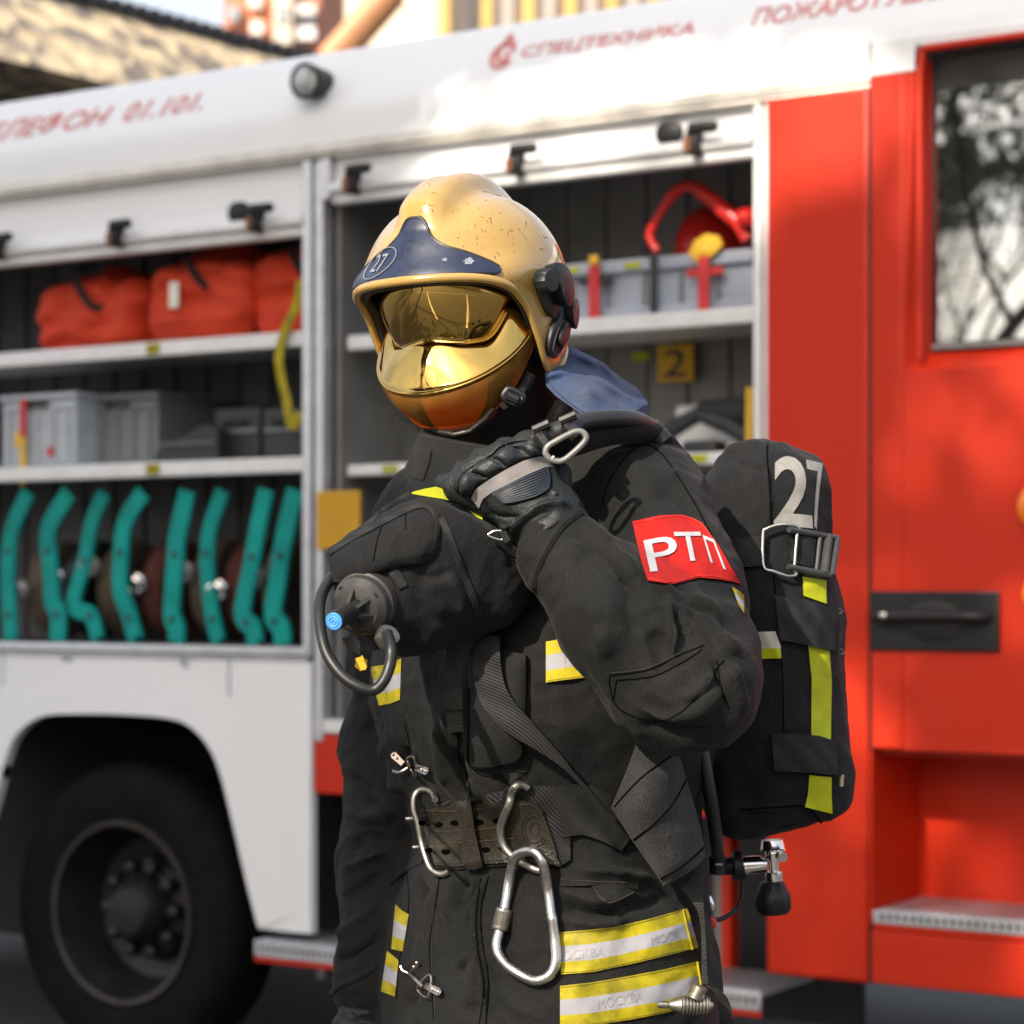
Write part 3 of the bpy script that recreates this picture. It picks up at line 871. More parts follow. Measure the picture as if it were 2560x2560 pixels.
mb = MB(); tbox(mb, sD - .0038, sD + .0038, -.009, .03, hskirt, h_doorwhite, 0); mb.build('door_gap', M['black_frame'], truck, smooth=False)
hx0, hy0 = tp(2186, 1625); hx1, hy1 = tp(2508, 1478)
mb = MB(); tbox(mb, hx0, hx1, -.030, -.0185, hy0, hy1, .010)
hp = mb.build('handle_plate', M['plastic'], truck)
hm = (hy0 + hy1) / 2
mb = MB(); mb.lathe([(0, .043), (.004, .046), (.006, .040)], TW((hx0 + hx1) / 2, -.029, hm), TW(0, -1, 0) - TW(0, 0, 0), 32, fn=lambda a, t: 1.15 + .5 * abs(math.sin(a)) ** 3)
mb.build('handle_bowl', M['black_frame'], hp)
mb = MB(); mb.tube([TW(x, y, hm + .012) for x, y in crv([(hx0 + .02, -.036), (hx0 + .05, -.056), ((hx0 + hx1) / 2, -.062), (hx1 - .06, -.056), (hx1 - .03, -.036)], 24)], .017, 10); mb.build('handle', M['plastic'], hp)
mb = MB(); mb.lathe([(0, .0085), (.004, .0085), (.005, .006)], TW(hx0 + .055, -.072, hm + .014), TW(0, -1, 0) - TW(0, 0, 0), 16); mb.build('lock', M['chrome'], hp)
# step well under the door
sw0 = dS0; sw1 = dS1
hst1, hst0 = th(2300, 2284, -.01), th(2300, 2318, -.01)
mb = MB(); tbox(mb, sw0 - .006, sw0 + .0, -.012, .42, hst0, h_doorbot - .005, 0); tbox(mb, sw0, sw1, .30, .42, hst0, h_doorbot - .005, 0); tbox(mb, sw0, sw1, .031, .30, h_doorbot - .016, h_doorbot - .004, 0)
mb.build('step_well', M['red'], truck, smooth=False)
step(sw0 + .002, sw1, hst0, hst1, -.012, .30)
mb = MB(); tbox(mb, sw0 - .002, sw1, -.013, .3, th(2300, 2468), hst0 - .018, .006); mb.build('skirt', M['red'], truck)
# side marker at the right edge of the door
mx = ts(2614)
for y0_, y1_ in ((1206, 1330), (1436, 1535)):
    c = th(2555, (y0_ + y1_) / 2); rr_ = abs(th(2555, y0_) - th(2555, y1_)) / 2
    mb = MB(); mb.lathe([(0, rr_), (.02, rr_ * .96), (.034, rr_ * .7), (.038, .01)], TW(mx, -.0185, c), TW(0, -1, 0) - TW(0, 0, 0), 28); mb.build('side_lamp', M['orange'], truck)
# work lamp
lx, lz = tp(797, 207, .03)
mb = MB(); ax = TW(0, -1, -.1) - TW(0, 0, 0); c = TW(lx, .035, lz)
mb.lathe([(-.02, .04), (.035, .048), (.06, .053), (.075, .054), (.078, .047), (.07, .044)], c, ax, 36); wl = mb.build('work_lamp', M['plastic'], truck)
mb = MB(); mb.lathe([(.066, .0445), (.074, .042), (.079, .025), (.080, .004)], c, ax, 32); mb.build('lamp_glass', plain('lamp_glass', (.45, .46, .46), .15, .4, var=.3, scale=40), wl)
# body closing: roof side, far side, ends, underside
mb = MB(); tbox(mb, sA, sD, 2.35, 2.44, hlow, h_trim1 - .002, .01); tbox(mb, sA, sA + .28, .064, 2.34, hlow + .4, h_trim1 - .004, .0); mb.build('far_side', M['white'], truck)
mb = MB(); tbox(mb, sD + .32, sEnd, 2.30, 2.42, hskirt, h_trim1 - .004, .01); tbox(mb, sEnd - .015, sEnd, .04, 2.29, hskirt + .3, h_trim1 - .006, .0); mb.build('cab_far_side', M['red'], truck)
mb = MB(); tbox(mb, sA, sEnd - .1, .9, 1.6, .55, .75, .01); mb.build('chassis', M['black_frame'], truck)
# lettering on the leaning facet and the logo
def truck_text(s, px0, px1, yb0, yt0, yb1, yt1, wd, shear=.25):
    U, F, _ = text_mesh(s, 3, None, shear, .012)
    a = tp(px0, yb0, wd); b = tp(px1, yb1, wd); c = tp(px1, yt1, wd); d = tp(px0, yt0, wd)
    Q = quad_map(U, [a, b, c, d])
    k = (.10 - .012) / (h_roofedge - .01 - h_facet - .01)
    V = [TW(x, .012 + (y - h_facet - .01) * k - .0035, y) for x, y in Q]
    mb = MB(); mb.add(V, F); return mb.build('lettering', M['truck_print'], truck, smooth=False)
truck_text('ТЕЛЕФОН', -62, 277, 352 + 16, 287 + 20, 315, 255, .05)
truck_text('01.101.', 315, 512, 308, 254, 276, 227, .05)
truck_text('СПЕЦТЕХНИКА', 1303, 1738, 152, 112, 92, 48, .05, .12)
truck_text('ПОЖАРОТУШЕНИЕ', 1882, 2492, 70, 18, -25, -80, .05, .12)
mb = MB(); k = (.10 - .012) / (h_roofedge - .01 - h_facet - .01)
cs_, ch_ = tp(1256, 140, .05)
for rad, a0, a1 in ((.036, 20, 330), (.017, 120, 400)):
    pts = []
    for g in np.linspace(R(a0), R(a1), 28):
        y = ch_ + rad * math.sin(g); pts.append(TW(cs_ + rad * math.cos(g), .012 + (y - h_facet - .01) * k - .002, y))
    mb.tube(pts, .0065, 6, up=(0, 0, 1))
pts = [TW(cs_ + dx, .012 + (ch_ + dy - h_facet - .01) * k - .002, ch_ + dy) for dx, dy in ((-.018, .03), (-.002, .046), (.006, .066), (.018, .046), (.03, .028))]
mb.tube(pts, .007, 6)
mb.build('emblem', M['truck_print'], truck)
# ================================================================== buildings and trees round the yard
g = NT('patterned_tiles')
v = g.n('TexVoronoi'); g.l(g.coord(), v.inputs['Vector']); v.inputs['Scale'].default_value = 8.0
c = g.ramp(v.outputs['Color'], [(.0, (.10, .085, .075)), (.35, (.22, .18, .14)), (.55, (.62, .47, .27)), (.75, (.74, .58, .36)), (1., (.14, .12, .12))])
c = g.mix(g.ramp(g.noise(9., 3), [(.35, 0.), (.7, .35)]), c, (.22, .19, .17))
g.set(base=c, rough=.75); g.bump(v.outputs['Distance'], .5, .02)
M['tiles'] = g.m
M['dark_roof'] = plain('dark_roof', (.022, .021, .022), .6)
M['dark_wall'] = plain('dark_brown_wall', (.055, .04, .032), .8)
M['brick_orange'] = plain('orange_brick', (.48, .17, .085), .85, scale=2.)
M['cream'] = plain('cream_plaster', (.60, .54, .44), .85, scale=2.)
M['ochre'] = plain('ochre_panel', (.55, .36, .10), .7, scale=1.5, var=.2)
M['pale_panel'] = plain('pale_panel', (.66, .62, .58), .7, scale=1.5)
M['far_glass'] = plain('far_glass', (.30, .33, .36), .15)
M['crane'] = plain('orange_steel', (.52, .24, .11), .6)
# low building with a patterned fascia and a scalloped dark roof edge
d = np.array((.616, .788, 0)); nrm = np.array((.788, -.616, 0))
p0 = P(466, 72, 16.0)
def kb(t, o, z): return p0 * np.array((1, 1, 0)) + d * t + nrm * o + np.array((0, 0, z))
h0 = p0[2]; hf = .66
t0, t1 = -7.0, 3.2
kiosk = thing('low_building', 'low building with a patterned fascia and dark scalloped roof edge behind the truck', 'building', tuple(kb(0, -3, 0)))
mb = MB()
G = [[kb(t0, .0, h0 - hf), kb(t1, 0, h0 - hf)], [kb(t0, -.22, h0), kb(t1, -.22, h0)]]
V = [kb(t0, .55, h0 - hf), kb(t1, .55, h0 - hf), kb(t1, -.05, h0), kb(t0, -.05, h0), kb(t0, -6, h0 - hf), kb(t1, -6, h0 - hf), kb(t1, -6, h0), kb(t0, -6, h0)]
mb.add(V, [(0, 1, 2, 3), (4, 7, 6, 5), (0, 3, 7, 4), (1, 5, 6, 2), (3, 2, 6, 7), (0, 4, 5, 1)]); mb.build('fascia', M['tiles'], kiosk, smooth=False)
mb = MB(); t = t0
while t < t1:
    mb.tube([kb(t, .0, h0 + .035), kb(t, -6, h0 + .5)], .055, 8); t += .12
mb.build('roof', M['dark_roof'], kiosk)
mb = MB(); V = [kb(a, b, z) for a in (t0 + .2, t1 - .2) for b in (-.7, -5.8) for z in (0, h0 - hf - .002)]
mb.add(V, [(0, 1, 3, 2), (4, 6, 7, 5), (0, 4, 5, 1), (2, 3, 7, 6)]); mb.build('wall', M['dark_wall'], kiosk, smooth=False)
# far buildings
def block(label, px0, px1, Y, top, mat, dep=10, parts=(), name='apartment_building'):
    a = P(px0, HOR, Y); b = P(px1, HOR, Y)
    t = thing(name, label, 'building', ((a[0] + b[0]) / 2, Y, 0))
    mb = MB(); mb.box((a[0], Y, 0), (b[0], Y + dep, top), bev=0); mb.build('wall', mat, t, smooth=False)
    for x0, x1, y0, y1, m, nm, pr in parts:
        q = P(x0, y1, Y); r = P(x1, y0, Y); mb = MB(); mb.box((q[0], Y - pr, q[2]), (r[0], Y - .003, r[2]), bev=0); mb.build(nm, m, t, smooth=False)
    return t
block('orange brick apartment tower with pale balconies far behind the truck', 560, 800, 70, 34, M['brick_orange'], 14,
      [(690, 735, -300, 260, M['cream'], 'stair_tower', .8), (745, 792, 20, 48, M['pale_panel'], 'balcony', .6), (745, 792, 80, 110, M['pale_panel'], 'balcony', .6), (700, 722, 30, 75, M['far_glass'], 'window', .9), (625, 655, -10, 26, M['pale_panel'], 'window', .4), (630, 660, 60, 92, M['pale_panel'], 'window', .4), (575, 600, 20, 60, M['far_glass'], 'window', .4), (748, 790, 52, 76, M['far_glass'], 'window', .3)])
block('plain cream wall of a building between the orange tower and the ochre hall', 862, 1046, 34, 14, M['cream'], 10, [], 'plain_building')
b_ = block('ochre and white ribbed hall at the top edge behind the truck roof', 1092, 1700, 30, 12, M['pale_panel'], 12, [], 'ribbed_hall')
x = 1100; k = 0
while x < 1690:
    q = P(x, 200, 30); r = P(x + 26, 200, 30); mb = MB(); mb.box((q[0], 29.8, 0), (r[0], 29.996, 11.5), bev=0); mb.build('rib', M['ochre'] if k % 2 == 0 else plain('taupe_rib', (.40, .34, .30), .7), b_, smooth=False); x += 52; k += 1
mb = MB(); a = P(1046, 300, 29); mb.box((a[0], 29, 0), (a[0] + .20, 29.2, 12), bev=.02); tag(mb.build('white_streak', M['pale_panel']), 'pale vertical mast standing in for a bright white light, left of the ochre ribbed hall', 'streak')  # pale upright box added in place of a bright white light
mb = MB(); a = P(800, 175, 26); c = P(990, -40, 26); mb.tube([a, c], .16, 8); mb.tube([a + (0, .5, 0), c + (0, .5, 0)], .12, 8); tag(mb.build('crane_boom', M['crane']), 'slanting orange boom rising behind the truck roof', 'crane')
# trees to the left behind the camera: they shade the truck and show in its window
M['bark'] = plain('bark', (.06, .048, .038), .9, scale=6, var=.3, bump=.4)
g = NT('young_leaves'); c = g.mix(g.ramp(g.noise(1.2, 3), [(.3, 0.), (.7, 1.)]), (.07, .075, .04), (.13, .125, .08)); g.set(base=c, rough=.6); M['leaf'] = g.m
sun_h = Vector((sdir.x, sdir.y)).normalized(); perp = Vector((-sun_h.y, sun_h.x)) * -1.0
def tree(pos, height, crown_c, crown_r, nleaf, seed, label, leafsize=.10, lmin=2.05, tf=.42):
    rnd = random.Random(seed); t = thing('tree', label, 'tree', pos, 'trees along the yard')
    o = np.array(pos, float); mb = MB(); tips = []
    top = height * tf
    mb.tube([o, o + (.1, .05, top * .5), o + (.05, -.1, top)], [.24, .19, .15], 9)
    def limb(a, dr, L, r, lev):
        n = 6; pts = [a]; dd = np.array(dr, float)
        for k in range(n):
            dd = dd + np.array([rnd.uniform(-.22, .22), rnd.uniform(-.22, .22), rnd.uniform(-.05, .22)]); dd /= np.linalg.norm(dd); pts.append(pts[-1] + dd * L / n)
        mb.tube(pts, [r * (1 - .75 * k / n) for k in range(n + 1)], 6 if lev < 2 else 4)
        if lev >= 1: tips.extend(pts[2:])
        if lev < 3:
            for k in range(4 if lev < 2 else 3):
                i = rnd.randint(2, n); g_ = rnd.uniform(0, 6.28); s_ = rnd.uniform(.5, 1.0)
                v = dd + s_ * np.array((math.cos(g_), math.sin(g_), rnd.uniform(-.1, .6))); limb(pts[i], v / np.linalg.norm(v), L * rnd.uniform(.5, .68), r * .42, lev + 1)
    for k in range(7):
        g_ = k * .95 + rnd.uniform(-.3, .3); e = rnd.uniform(.45, 1.25)
        limb(o + (0, 0, top * rnd.uniform(.75, 1.0)), (math.cos(g_) * math.cos(e), math.sin(g_) * math.cos(e), math.sin(e)), height * .40, .085, 0)
    mb.build('trunk', M['bark'], t)
    T = np.array(tips); n = nleaf
    c = T[np.random.randint(0, len(T), n)] + np.random.normal(0, .28, (n, 3))
    a = np.random.normal(0, 1, (n, 3)); a /= np.linalg.norm(a, axis=1, keepdims=True); b = np.random.normal(0, 1, (n, 3)); b -= a * (a * b).sum(1, keepdims=True); b /= np.linalg.norm(b, axis=1, keepdims=True)
    low = T[T[:, 2] < 7.6]
    if len(low) and tf < .3:
        m_ = 34000; c2 = low[np.random.randint(0, len(low), m_)] + np.random.normal(0, .30, (m_, 3)); c = np.vstack([c, c2]); a = np.vstack([a, a[np.random.randint(0, n, m_)]]); b = np.vstack([b, np.cross(a[n:], np.random.normal(0, 1, (m_, 3)))]); b /= np.linalg.norm(b, axis=1, keepdims=True); n = len(c)
    tt = (3.05 - c[:, 1]) / sdir.y; ax_ = c[:, 0] + sdir.x * tt; az_ = c[:, 2] + sdir.z * tt
    keep = (c[:, 0] * perp.x + c[:, 1] * perp.y > lmin) | ((ax_ < -.105) & (az_ < 1.62))  # crown trimmed to keep the figure sunlit and shade his right arm
    # gaps cut into the crown so the low sun falls on the truck's upper side
    L3 = np.array([TM.inverted() @ Vector(v) for v in c]); S3 = np.array(TM.to_3x3().inverted() @ sdir); q3 = L3 - S3 * (L3[:, 1:2] / S3[1]); gs, gh = q3[:, 0], q3[:, 2]
    g1 = ((gs - .40) / .85) ** 2 + ((gh - 2.72) / .30) ** 2 < 1; g2 = ((gs > sP3 - .3) & (gh > 2.30) & (gh < 2.75) & (np.random.rand(n) < .85)) | ((gs < sP0) & (gh > 2.15) & (gh < 2.75) & (np.random.rand(n) < .35))
    keep &= ~(g1 | g2); c = c[keep]; a = a[keep]; b = b[keep]; n = len(c)
    s = leafsize * np.random.uniform(.5, 1.2, (n, 1)) * np.where(c[:, 2:3] < 7.4, .24, 1.0)
    V = np.stack([c - a * s, c + b * s * .5, c + a * s, c - b * s * .5], 1).reshape(-1, 3); F = np.arange(4 * n).reshape(-1, 4)
    me = mesh_from(V, F); me.materials.append(M['leaf']); link('crown', me, t, False)
def tpos(a, L): v = sun_h * a + perp * L; return (v.x, v.y, 0)
TREES = [(tpos(9.0, 3.6), 14.0, 19000, 1, .19, 'tall tree behind the camera, the one whose shade falls on the lockers'), (tpos(7.2, 7.0), 13.5, 8000, 2, .19, 'low-branched tree behind the camera, nearest the fire engine, seen in its window'), (tpos(13.5, 9.9), 9.5, 4000, 3, .10, 'smaller tree behind the camera, farther off, seen in the cab window'), (tpos(21, 13.0), 13.0, 4000, 5, .13, 'most distant tree behind the camera, small in the cab window')]
for pos, hgt, nl, sd, lsz, lab in TREES: tree(pos, hgt, None, None, nl, sd, lab, lsz, 2.05, .42 if sd == 1 else .2)
# the yard behind the camera, as the visor mirrors it
M['line_paint'] = plain('line_paint', (.72, .71, .68), .7, scale=6, var=.2)
mb = MB()
for a, b in (((-9, -3.0), (7, -8.5)), ((-1.2, 1.2), (-5.5, -4.2)), ((.6, 1.3), (3.6, -7.3))):
    a = np.array(a); b = np.array(b); t = (b - a) / np.linalg.norm(b - a); n_ = np.array((-t[1], t[0])) * .06
    mb.add([(*(a - n_), .004), (*(b - n_), .004), (*(b + n_), .004), (*(a + n_), .004)], [(0, 1, 2, 3)])
o = struct(mb.build('road_markings', M['line_paint'], smooth=False)); o['label'] = 'white painted lines on the yard behind the camera'
yb = thing('brick_hall', 'long yellow brick hall across the yard behind the camera', 'building', (-4, -30, 0))
mb = MB(); mb.box((-34, -40, 0), (26, -30, 6.5), bev=0); mb.build('wall', plain('yellow_brick', (.42, .29, .13), .85, scale=.8), yb, smooth=False)
for k in range(10):
    mb = MB(); mb.box((-31 + k * 5.6, -29.98, 1.6), (-28.4 + k * 5.6, -29.9, 4.6), bev=0); mb.build('window', M['far_glass'], yb, smooth=False)
# ================================================================== things inside the lockers
M['bag_red'] = cloth('red_bag_cloth', (.62, .045, .010), (.46, .035, .012), weave=300., rough=.7, sheen=.2, wear=.6)
M['crate'] = plain('grey_crate', (.40, .43, .46), .5, scale=8)
M['crate_dark'] = plain('dark_grey_crate', (.17, .18, .19), .55, scale=8)
M['case'] = plain('black_case', (.02, .021, .023), .5, scale=10)
M['teal'] = plain('teal_plastic', (.003, .27, .235), .6, scale=8, var=.2, spec=.2)
M['red_plastic'] = plain('red_plastic', (.68, .02, .015), .3, scale=10)
M['strap_red'] = plain('red_strap', (.55, .03, .03), .7)
M['fitting'] = plain('hose_fitting', (.36, .34, .32), .4, .6, scale=12, var=.4)
M['hose_cloth'] = cloth('hose_cloth', (.10, .075, .05), (.15, .115, .08), weave=160.)
M['hose_red'] = cloth('hose_red', (.10, .028, .02), (.10, .035, .025), weave=160.)
def bag(px0, px1, pyb, pyt, wd, label, seed, tagged=False):
    s0, hb = tp(px0, pyb, wd); s1, _ = tp(px1, pyb, wd); ht = th((px0 + px1) / 2, pyt, wd)
    hb = lh1[0] + .001
    cx_, sx = (s0 + s1) / 2, (s1 - s0) / 2; H = (ht - hb)
    rnd = random.Random(seed)
    t = thing('kit_bag', label, 'bag', tuple(TW(cx_, wd + .18, hb)), 'red kit bags on the top shelf', -BETA)
    def f(X):
        a = rbox(X, (cx_, wd + .18, hb + H * .40), (sx, .17, H * .41), .07)
        b = ell(X, (cx_ + sx * .05, wd + .18, hb + H * .6), (sx * .72, .15, H * .42))
        return smin(a, b, .05)
    V, F = nets(f, (s0 - .04, wd - .04, hb - .02), (s1 + .04, wd + .42, ht + .12), .012)
    V = relax(V, F, 2); N = vnorm(V, F)
    V = V + N * np.array([.022 * noise.noise(Vector(v) * 7 + Vector((seed, 0, 0))) + .022 * noise.noise(Vector((v[0] * 11, v[1] * 9, v[2] * 22 + seed))) for v in V])[:, None]
    V[:, 2] = np.maximum(V[:, 2], hb)
    V = np.array([TM @ Vector(v) for v in V])
    me = mesh_from(V, F); me.materials.append(M['bag_red']); link('bag_body', me, t, True, 179)
    mb = MB(); k = rnd.uniform(-.03, .05)
    mb.tube([TW(*p) for p in crv([(cx_ + k - .03, wd + .12, ht + .0), (cx_ + k - .005, wd + .0, ht - .02), (cx_ + k + .02, wd - .012, ht - .09), (cx_ + k + .075, wd - .004, ht - .15), (cx_ + k + .12, wd + .03, ht - .14)], 24)], .012, 8, flat=.4)
    mb.build('carry_strap', M['webbing'], t)
    if tagged:
        mb = MB(); mb.box((cx_ - .075, wd - .022, hb + H * .32), (cx_ - .035, wd - .018, hb + H * .58), mat=TM @ Matrix.Translation((0, 0, 0)), bev=.002); mb.build('paper_tag', plain('paper', (.75, .72, .62), .8), t)
    return t
bag(70, 335, 868, 655, .10, 'red kit bag nearest the left end of the shelf, lumpy with its top in shadow', 3)
bag(342, 620, 851, 598, .10, 'red kit bag with a white paper tag, middle of the three on the shelf', 8, True)
bag(606, 800, 832, 585, .12, 'red kit bag pushed up to the locker post beside the hanging yellow strap', 15)
# yellow hanging strap
yp = [(752, 700), (742, 760), (724, 800), (704, 850), (697, 900), (706, 960), (716, 1000), (724, 1055), (738, 1062), (748, 1030)]
mb = MB()
pts = [TW(*(lambda q: (q[0], .055, q[1]))(tp(x, y, .055))) for x, y in crv(yp, 60)]
mb.tube(pts, .016, 8, flat=.2, up=(.537, .843, 0))
tag(mb.build('tie_strap', M['yellow']), 'yellow tie strap hanging loose over the shelves beside the locker post', 'strap')
# crates
def crate(px0, px1, pyb, pyt, wd, dep, hb, mat, label, strap=False, dot=False):
    s0 = ts(px0, wd); s1 = ts(px1, wd); ht = th((px0 + px1) / 2, pyt, wd)
    t = thing('storage_crate', label, 'crate', tuple(TW((s0 + s1) / 2, wd + dep / 2, hb)), None, -BETA)
    mb = MB(); tbox(mb, s0, s1, wd, wd + dep, hb + .001, ht - .02, .008)
    tbox(mb, s0 - .008, s1 + .008, wd - .010, wd + dep + .01, ht - .0195, ht, .005)
    n = 5
    for k in range(n):
        x = s0 + (s1 - s0) * (k + .5) / n; tbox(mb, x - .006, x + .006, wd - .008, wd - .0005, hb + .012, ht - .05, .002)
    tbox(mb, s0, s1, wd - .008, wd - .0005, hb + .010, hb + .022, .003); tbox(mb, s0, s1, wd - .007, wd - .0005, ht - .052, ht - .042, .003)
    mb.build('crate_body', mat, t)
    x = (s0 + s1) / 2; mb = MB(); tbox(mb, x - .05, x + .05, wd - .0125, wd - .0085, ht - .046, ht - .024, .003); mb.build('hand_hole', M['black_frame'], t)
    if dot:
        mb = MB(); mb.lathe([(0, .016), (.002, .016)], TW(s0 + (s1 - s0) * .68, wd - .009, hb + .05), TW(0, -1, 0) - TW(0, 0, 0), 20); mb.build('round_sticker', M['strap_red'], t)
    return t
crate(6, 190, 1160, 985, .12, .42, lh2[0], M['crate'], 'light grey plastic crate with a red dot and a yellow strap, second shelf', dot=True)
crate(200, 395, 1158, 985, .22, .40, lh2[0], M['crate_dark'], 'dark grey plastic crate right of the light grey crate on the shelf')
sx_ = ts(55, .09)
mb = MB(); tbox(mb, sx_ - .014, sx_ + .012, .092, .097, lh2[1] - .01, lh2[0] + .10, .002); mb.cur = 1; tbox(mb, sx_ - .012, sx_ + .014, .0915, .0975, lh2[0] + .1005, lh2[0] + .225, .002); mb.cur = 0; tbox(mb, sx_ - .036, sx_ - .0145, .090, .096, lh2[0] + .07, lh2[0] + .12, .004)
tag(mb.build('crate_strap', [M['yellow_plastic'], M['strap_red']]), 'red and yellow buckle strap across the front of the light grey crate', 'strap')
for px0, px1, pyt, wd, lab in ((385, 545, 1075, .10, 'low black wedge-shaped case on the second shelf beside the dark crate'), (535, 650, 1020, .16, 'black equipment case left of its twin at the right end of the shelf'), (655, 775, 1018, .14, 'black equipment case against the locker post on the second shelf')):
    s0, s1 = ts(px0, wd), ts(px1, wd); ht = th((px0 + px1) / 2, pyt, wd); hb = lh2[0] + .001
    t = thing('equipment_case', lab, 'case', tuple(TW((s0 + s1) / 2, wd + .15, hb)), None, -BETA)
    mb = MB()
    if px0 == 385: mb.prism([(s0, hb), (s1, hb), (s1, ht), (s1 - .05, ht + .015), (s0 + .01, hb + .035)], wd, wd + .3, lambda x, y, d: TW(x, d, y))
    else: tbox(mb, s0, s1, wd, wd + .3, hb, ht, .012)
    mb.build('case_body', M['case'], t)
    mb = MB(); tbox(mb, s0 + .01, s1 - .01, wd - .008, wd - .0005, hb + (ht - hb) * .52, hb + (ht - hb) * .60, .003); mb.build('case_rib', M['crate_dark'], t)
    if px0 != 385:
        mb = MB(); x = (s0 + s1) / 2; mb.tube([TW(a, b, c) for a, b, c in crv([(x - .035, wd - .002, hb + (ht - hb) * .7), (x - .03, wd - .022, hb + (ht - hb) * .74), (x + .03, wd - .022, hb + (ht - hb) * .74), (x + .035, wd - .002, hb + (ht - hb) * .7)], 16)], .007, 8); mb.build('case_handle', M['case'], t)
# teal hose cradles with rolled hoses between them
FB = lambda x, y: (x / 1.7567, 600 + y / 1.7567)
crad = [[(120, 1110), (60, 1240), (40, 1320), (30, 1450), (35, 1600), (45, 1770)],
        [(300, 1110), (225, 1230), (205, 1300), (215, 1430), (225, 1590), (250, 1640), (250, 1775)],
        [(455, 1110), (400, 1240), (370, 1400), (320, 1600), (395, 1650), (430, 1780)],
        [(625, 1110), (545, 1240), (525, 1400), (525, 1540), (560, 1640), (600, 1785)],
        [(820, 1100), (775, 1300), (765, 1420), (750, 1640), (770, 1700), (770, 1785)],
        [(975, 1100), (920, 1260), (905, 1380), (915, 1560), (935, 1680), (960, 1785)],
        [(1165, 1095), (1130, 1260), (1105, 1400), (1060, 1640), (1105, 1700), (1120, 1790)],
        [(1295, 1095), (1240, 1330), (1215, 1500), (1195, 1650), (1230, 1700), (1240, 1790)]]
names = ['tall teal hose cradle at the left edge of the bottom locker bay', 'teal hose cradle crossing at its foot with the straight leaning one', 'teal hose cradle leaning straight to the right, its foot splayed',
         'teal hose cradle bent like a bracket in front of a coiled grey hose', 'wide upright teal hose cradle in the middle of the row', 'narrow bent teal hose cradle right of the wide upright one',
         'leaning teal hose cradle second from the locker post', 'teal hose cradle nearest the locker post, partly shaded']
for k, (pl, lab) in enumerate(zip(crad, names)):
    wd = .10 + .012 * (k % 3)
    q = crv([tp(*FB(*p), wd) for p in pl], 40)
    hbot = h_sill1 + .002
    q[:, 1] = np.maximum(q[:, 1], hbot); q[-1, 1] = hbot
    width = .029 + .003 * math.sin(k * 2.1)
    t_ = np.gradient(q, axis=0); t_ /= np.linalg.norm(t_, axis=1, keepdims=True); nn = np.stack([t_[:, 1], -t_[:, 0]], 1)
    th_ = thing('hose_cradle', lab, 'hose cradle', tuple(TW(q[-1, 0], wd + .1, hbot)), 'teal hose cradles in the bottom locker', -BETA)
    mb = MB()
    L = [TW(x, wd, y) for x, y in q - nn * width]; Rr_ = [TW(x, wd, y) for x, y in q + nn * width]
    L2 = [TW(x, wd + .014, y) for x, y in q - nn * width]; R2 = [TW(x, wd + .014, y) for x, y in q + nn * width]
    n = len(L); V = L + Rr_ + L2 + R2; F = []
    for i in range(n - 1):
        F += [(i, i + 1, n + i + 1, n + i), (2 * n + i, 2 * n + i + 1, i + 1, i), (n + i, n + i + 1, 3 * n + i + 1, 3 * n + i), (3 * n + i, 3 * n + i + 1, 2 * n + i + 1, 2 * n + i)]
    F += [(0, n, 3 * n, 2 * n), (n - 1, 3 * n - 1, 4 * n - 1, 2 * n - 1)]
    mb.add(V, F); cr = mb.build('cradle_body', M['teal'], th_, angle=35)
    for f_ in (.42, .80):
        i = int(f_ * n); x, y = q[i]
        mb = MB(); mb.lathe([(0, .010), (.004, .010), (.005, .007)], TW(x, wd - .001, y), TW(0, -1, 0) - TW(0, 0, 0), 14); mb.build('bolt', M['case'], cr)
labs = ['tan rolled hose beside the leftmost cradle', 'dark rolled hose with a pale coupling behind the crossing cradles', 'tan rolled hose with a coupling between the splayed and bracket-shaped cradles', 'reddish rolled hose with a grey coil right of the bracket-shaped cradle', 'dark rolled hose beside the wide upright cradle', 'reddish rolled hose with an orange-ringed coupling right of the narrow cradle', 'dark rolled hose between the two cradles by the post']
mids = [(130, 1400), (285, 1400), (440, 1400), (640, 1420), (850, 1400), (1000, 1380), (1165, 1480)]
for k, ((x, y), lab) in enumerate(zip(mids, labs)):
    wd = .20; s, h = tp(*FB(x, y), wd)
    t = thing('rolled_hose', lab, 'hose', tuple(TW(s, wd + .2, h_sill1 + .002)), 'rolled hoses in the bottom locker', -BETA)
    mat = M['hose_red'] if k in (3, 5) else (M['hose_cloth'] if k % 2 == 0 else M['case'])
    rad = .165; hc = h_sill1 + rad + .004
    ax = TW(1, .1, 0) - TW(0, 0, 0)
    mb = MB()
    mb.lathe([(-.03, .03), (-.032, rad - .02), (-.026, rad - .004), (-.015, rad), (.015, rad), (.026, rad - .004), (.032, rad - .02), (.03, .03)], TW(s, wd + rad, hc), ax, 40)
    for r_ in (.06, .09, .12, .15): mb.lathe([(-.037, r_ - .010), (-.0372, r_ + .006), (.0372, r_ + .006), (.037, r_ - .010)], TW(s, wd + rad, hc), ax, 36)
    mb.build('hose_roll', mat, t)
    mb = MB(); cz = h_sill1 + (.12 + .10 * ((k * 37) % 5) / 5); c_ = TW(s - .01, wd - .03, cz + .05); d_ = TW(.35, -1, -.2) - TW(0, 0, 0)
    mb.lathe([(-.02, .022), (.0, .03), (.012, .036), (.02, .036), (.024, .03), (.04, .03), (.044, .022), (.03, .018)], c_, d_, 20)
    mb.build('hose_coupling', M['chrome'] if k in (1, 3, 5) else M['fitting'], t)
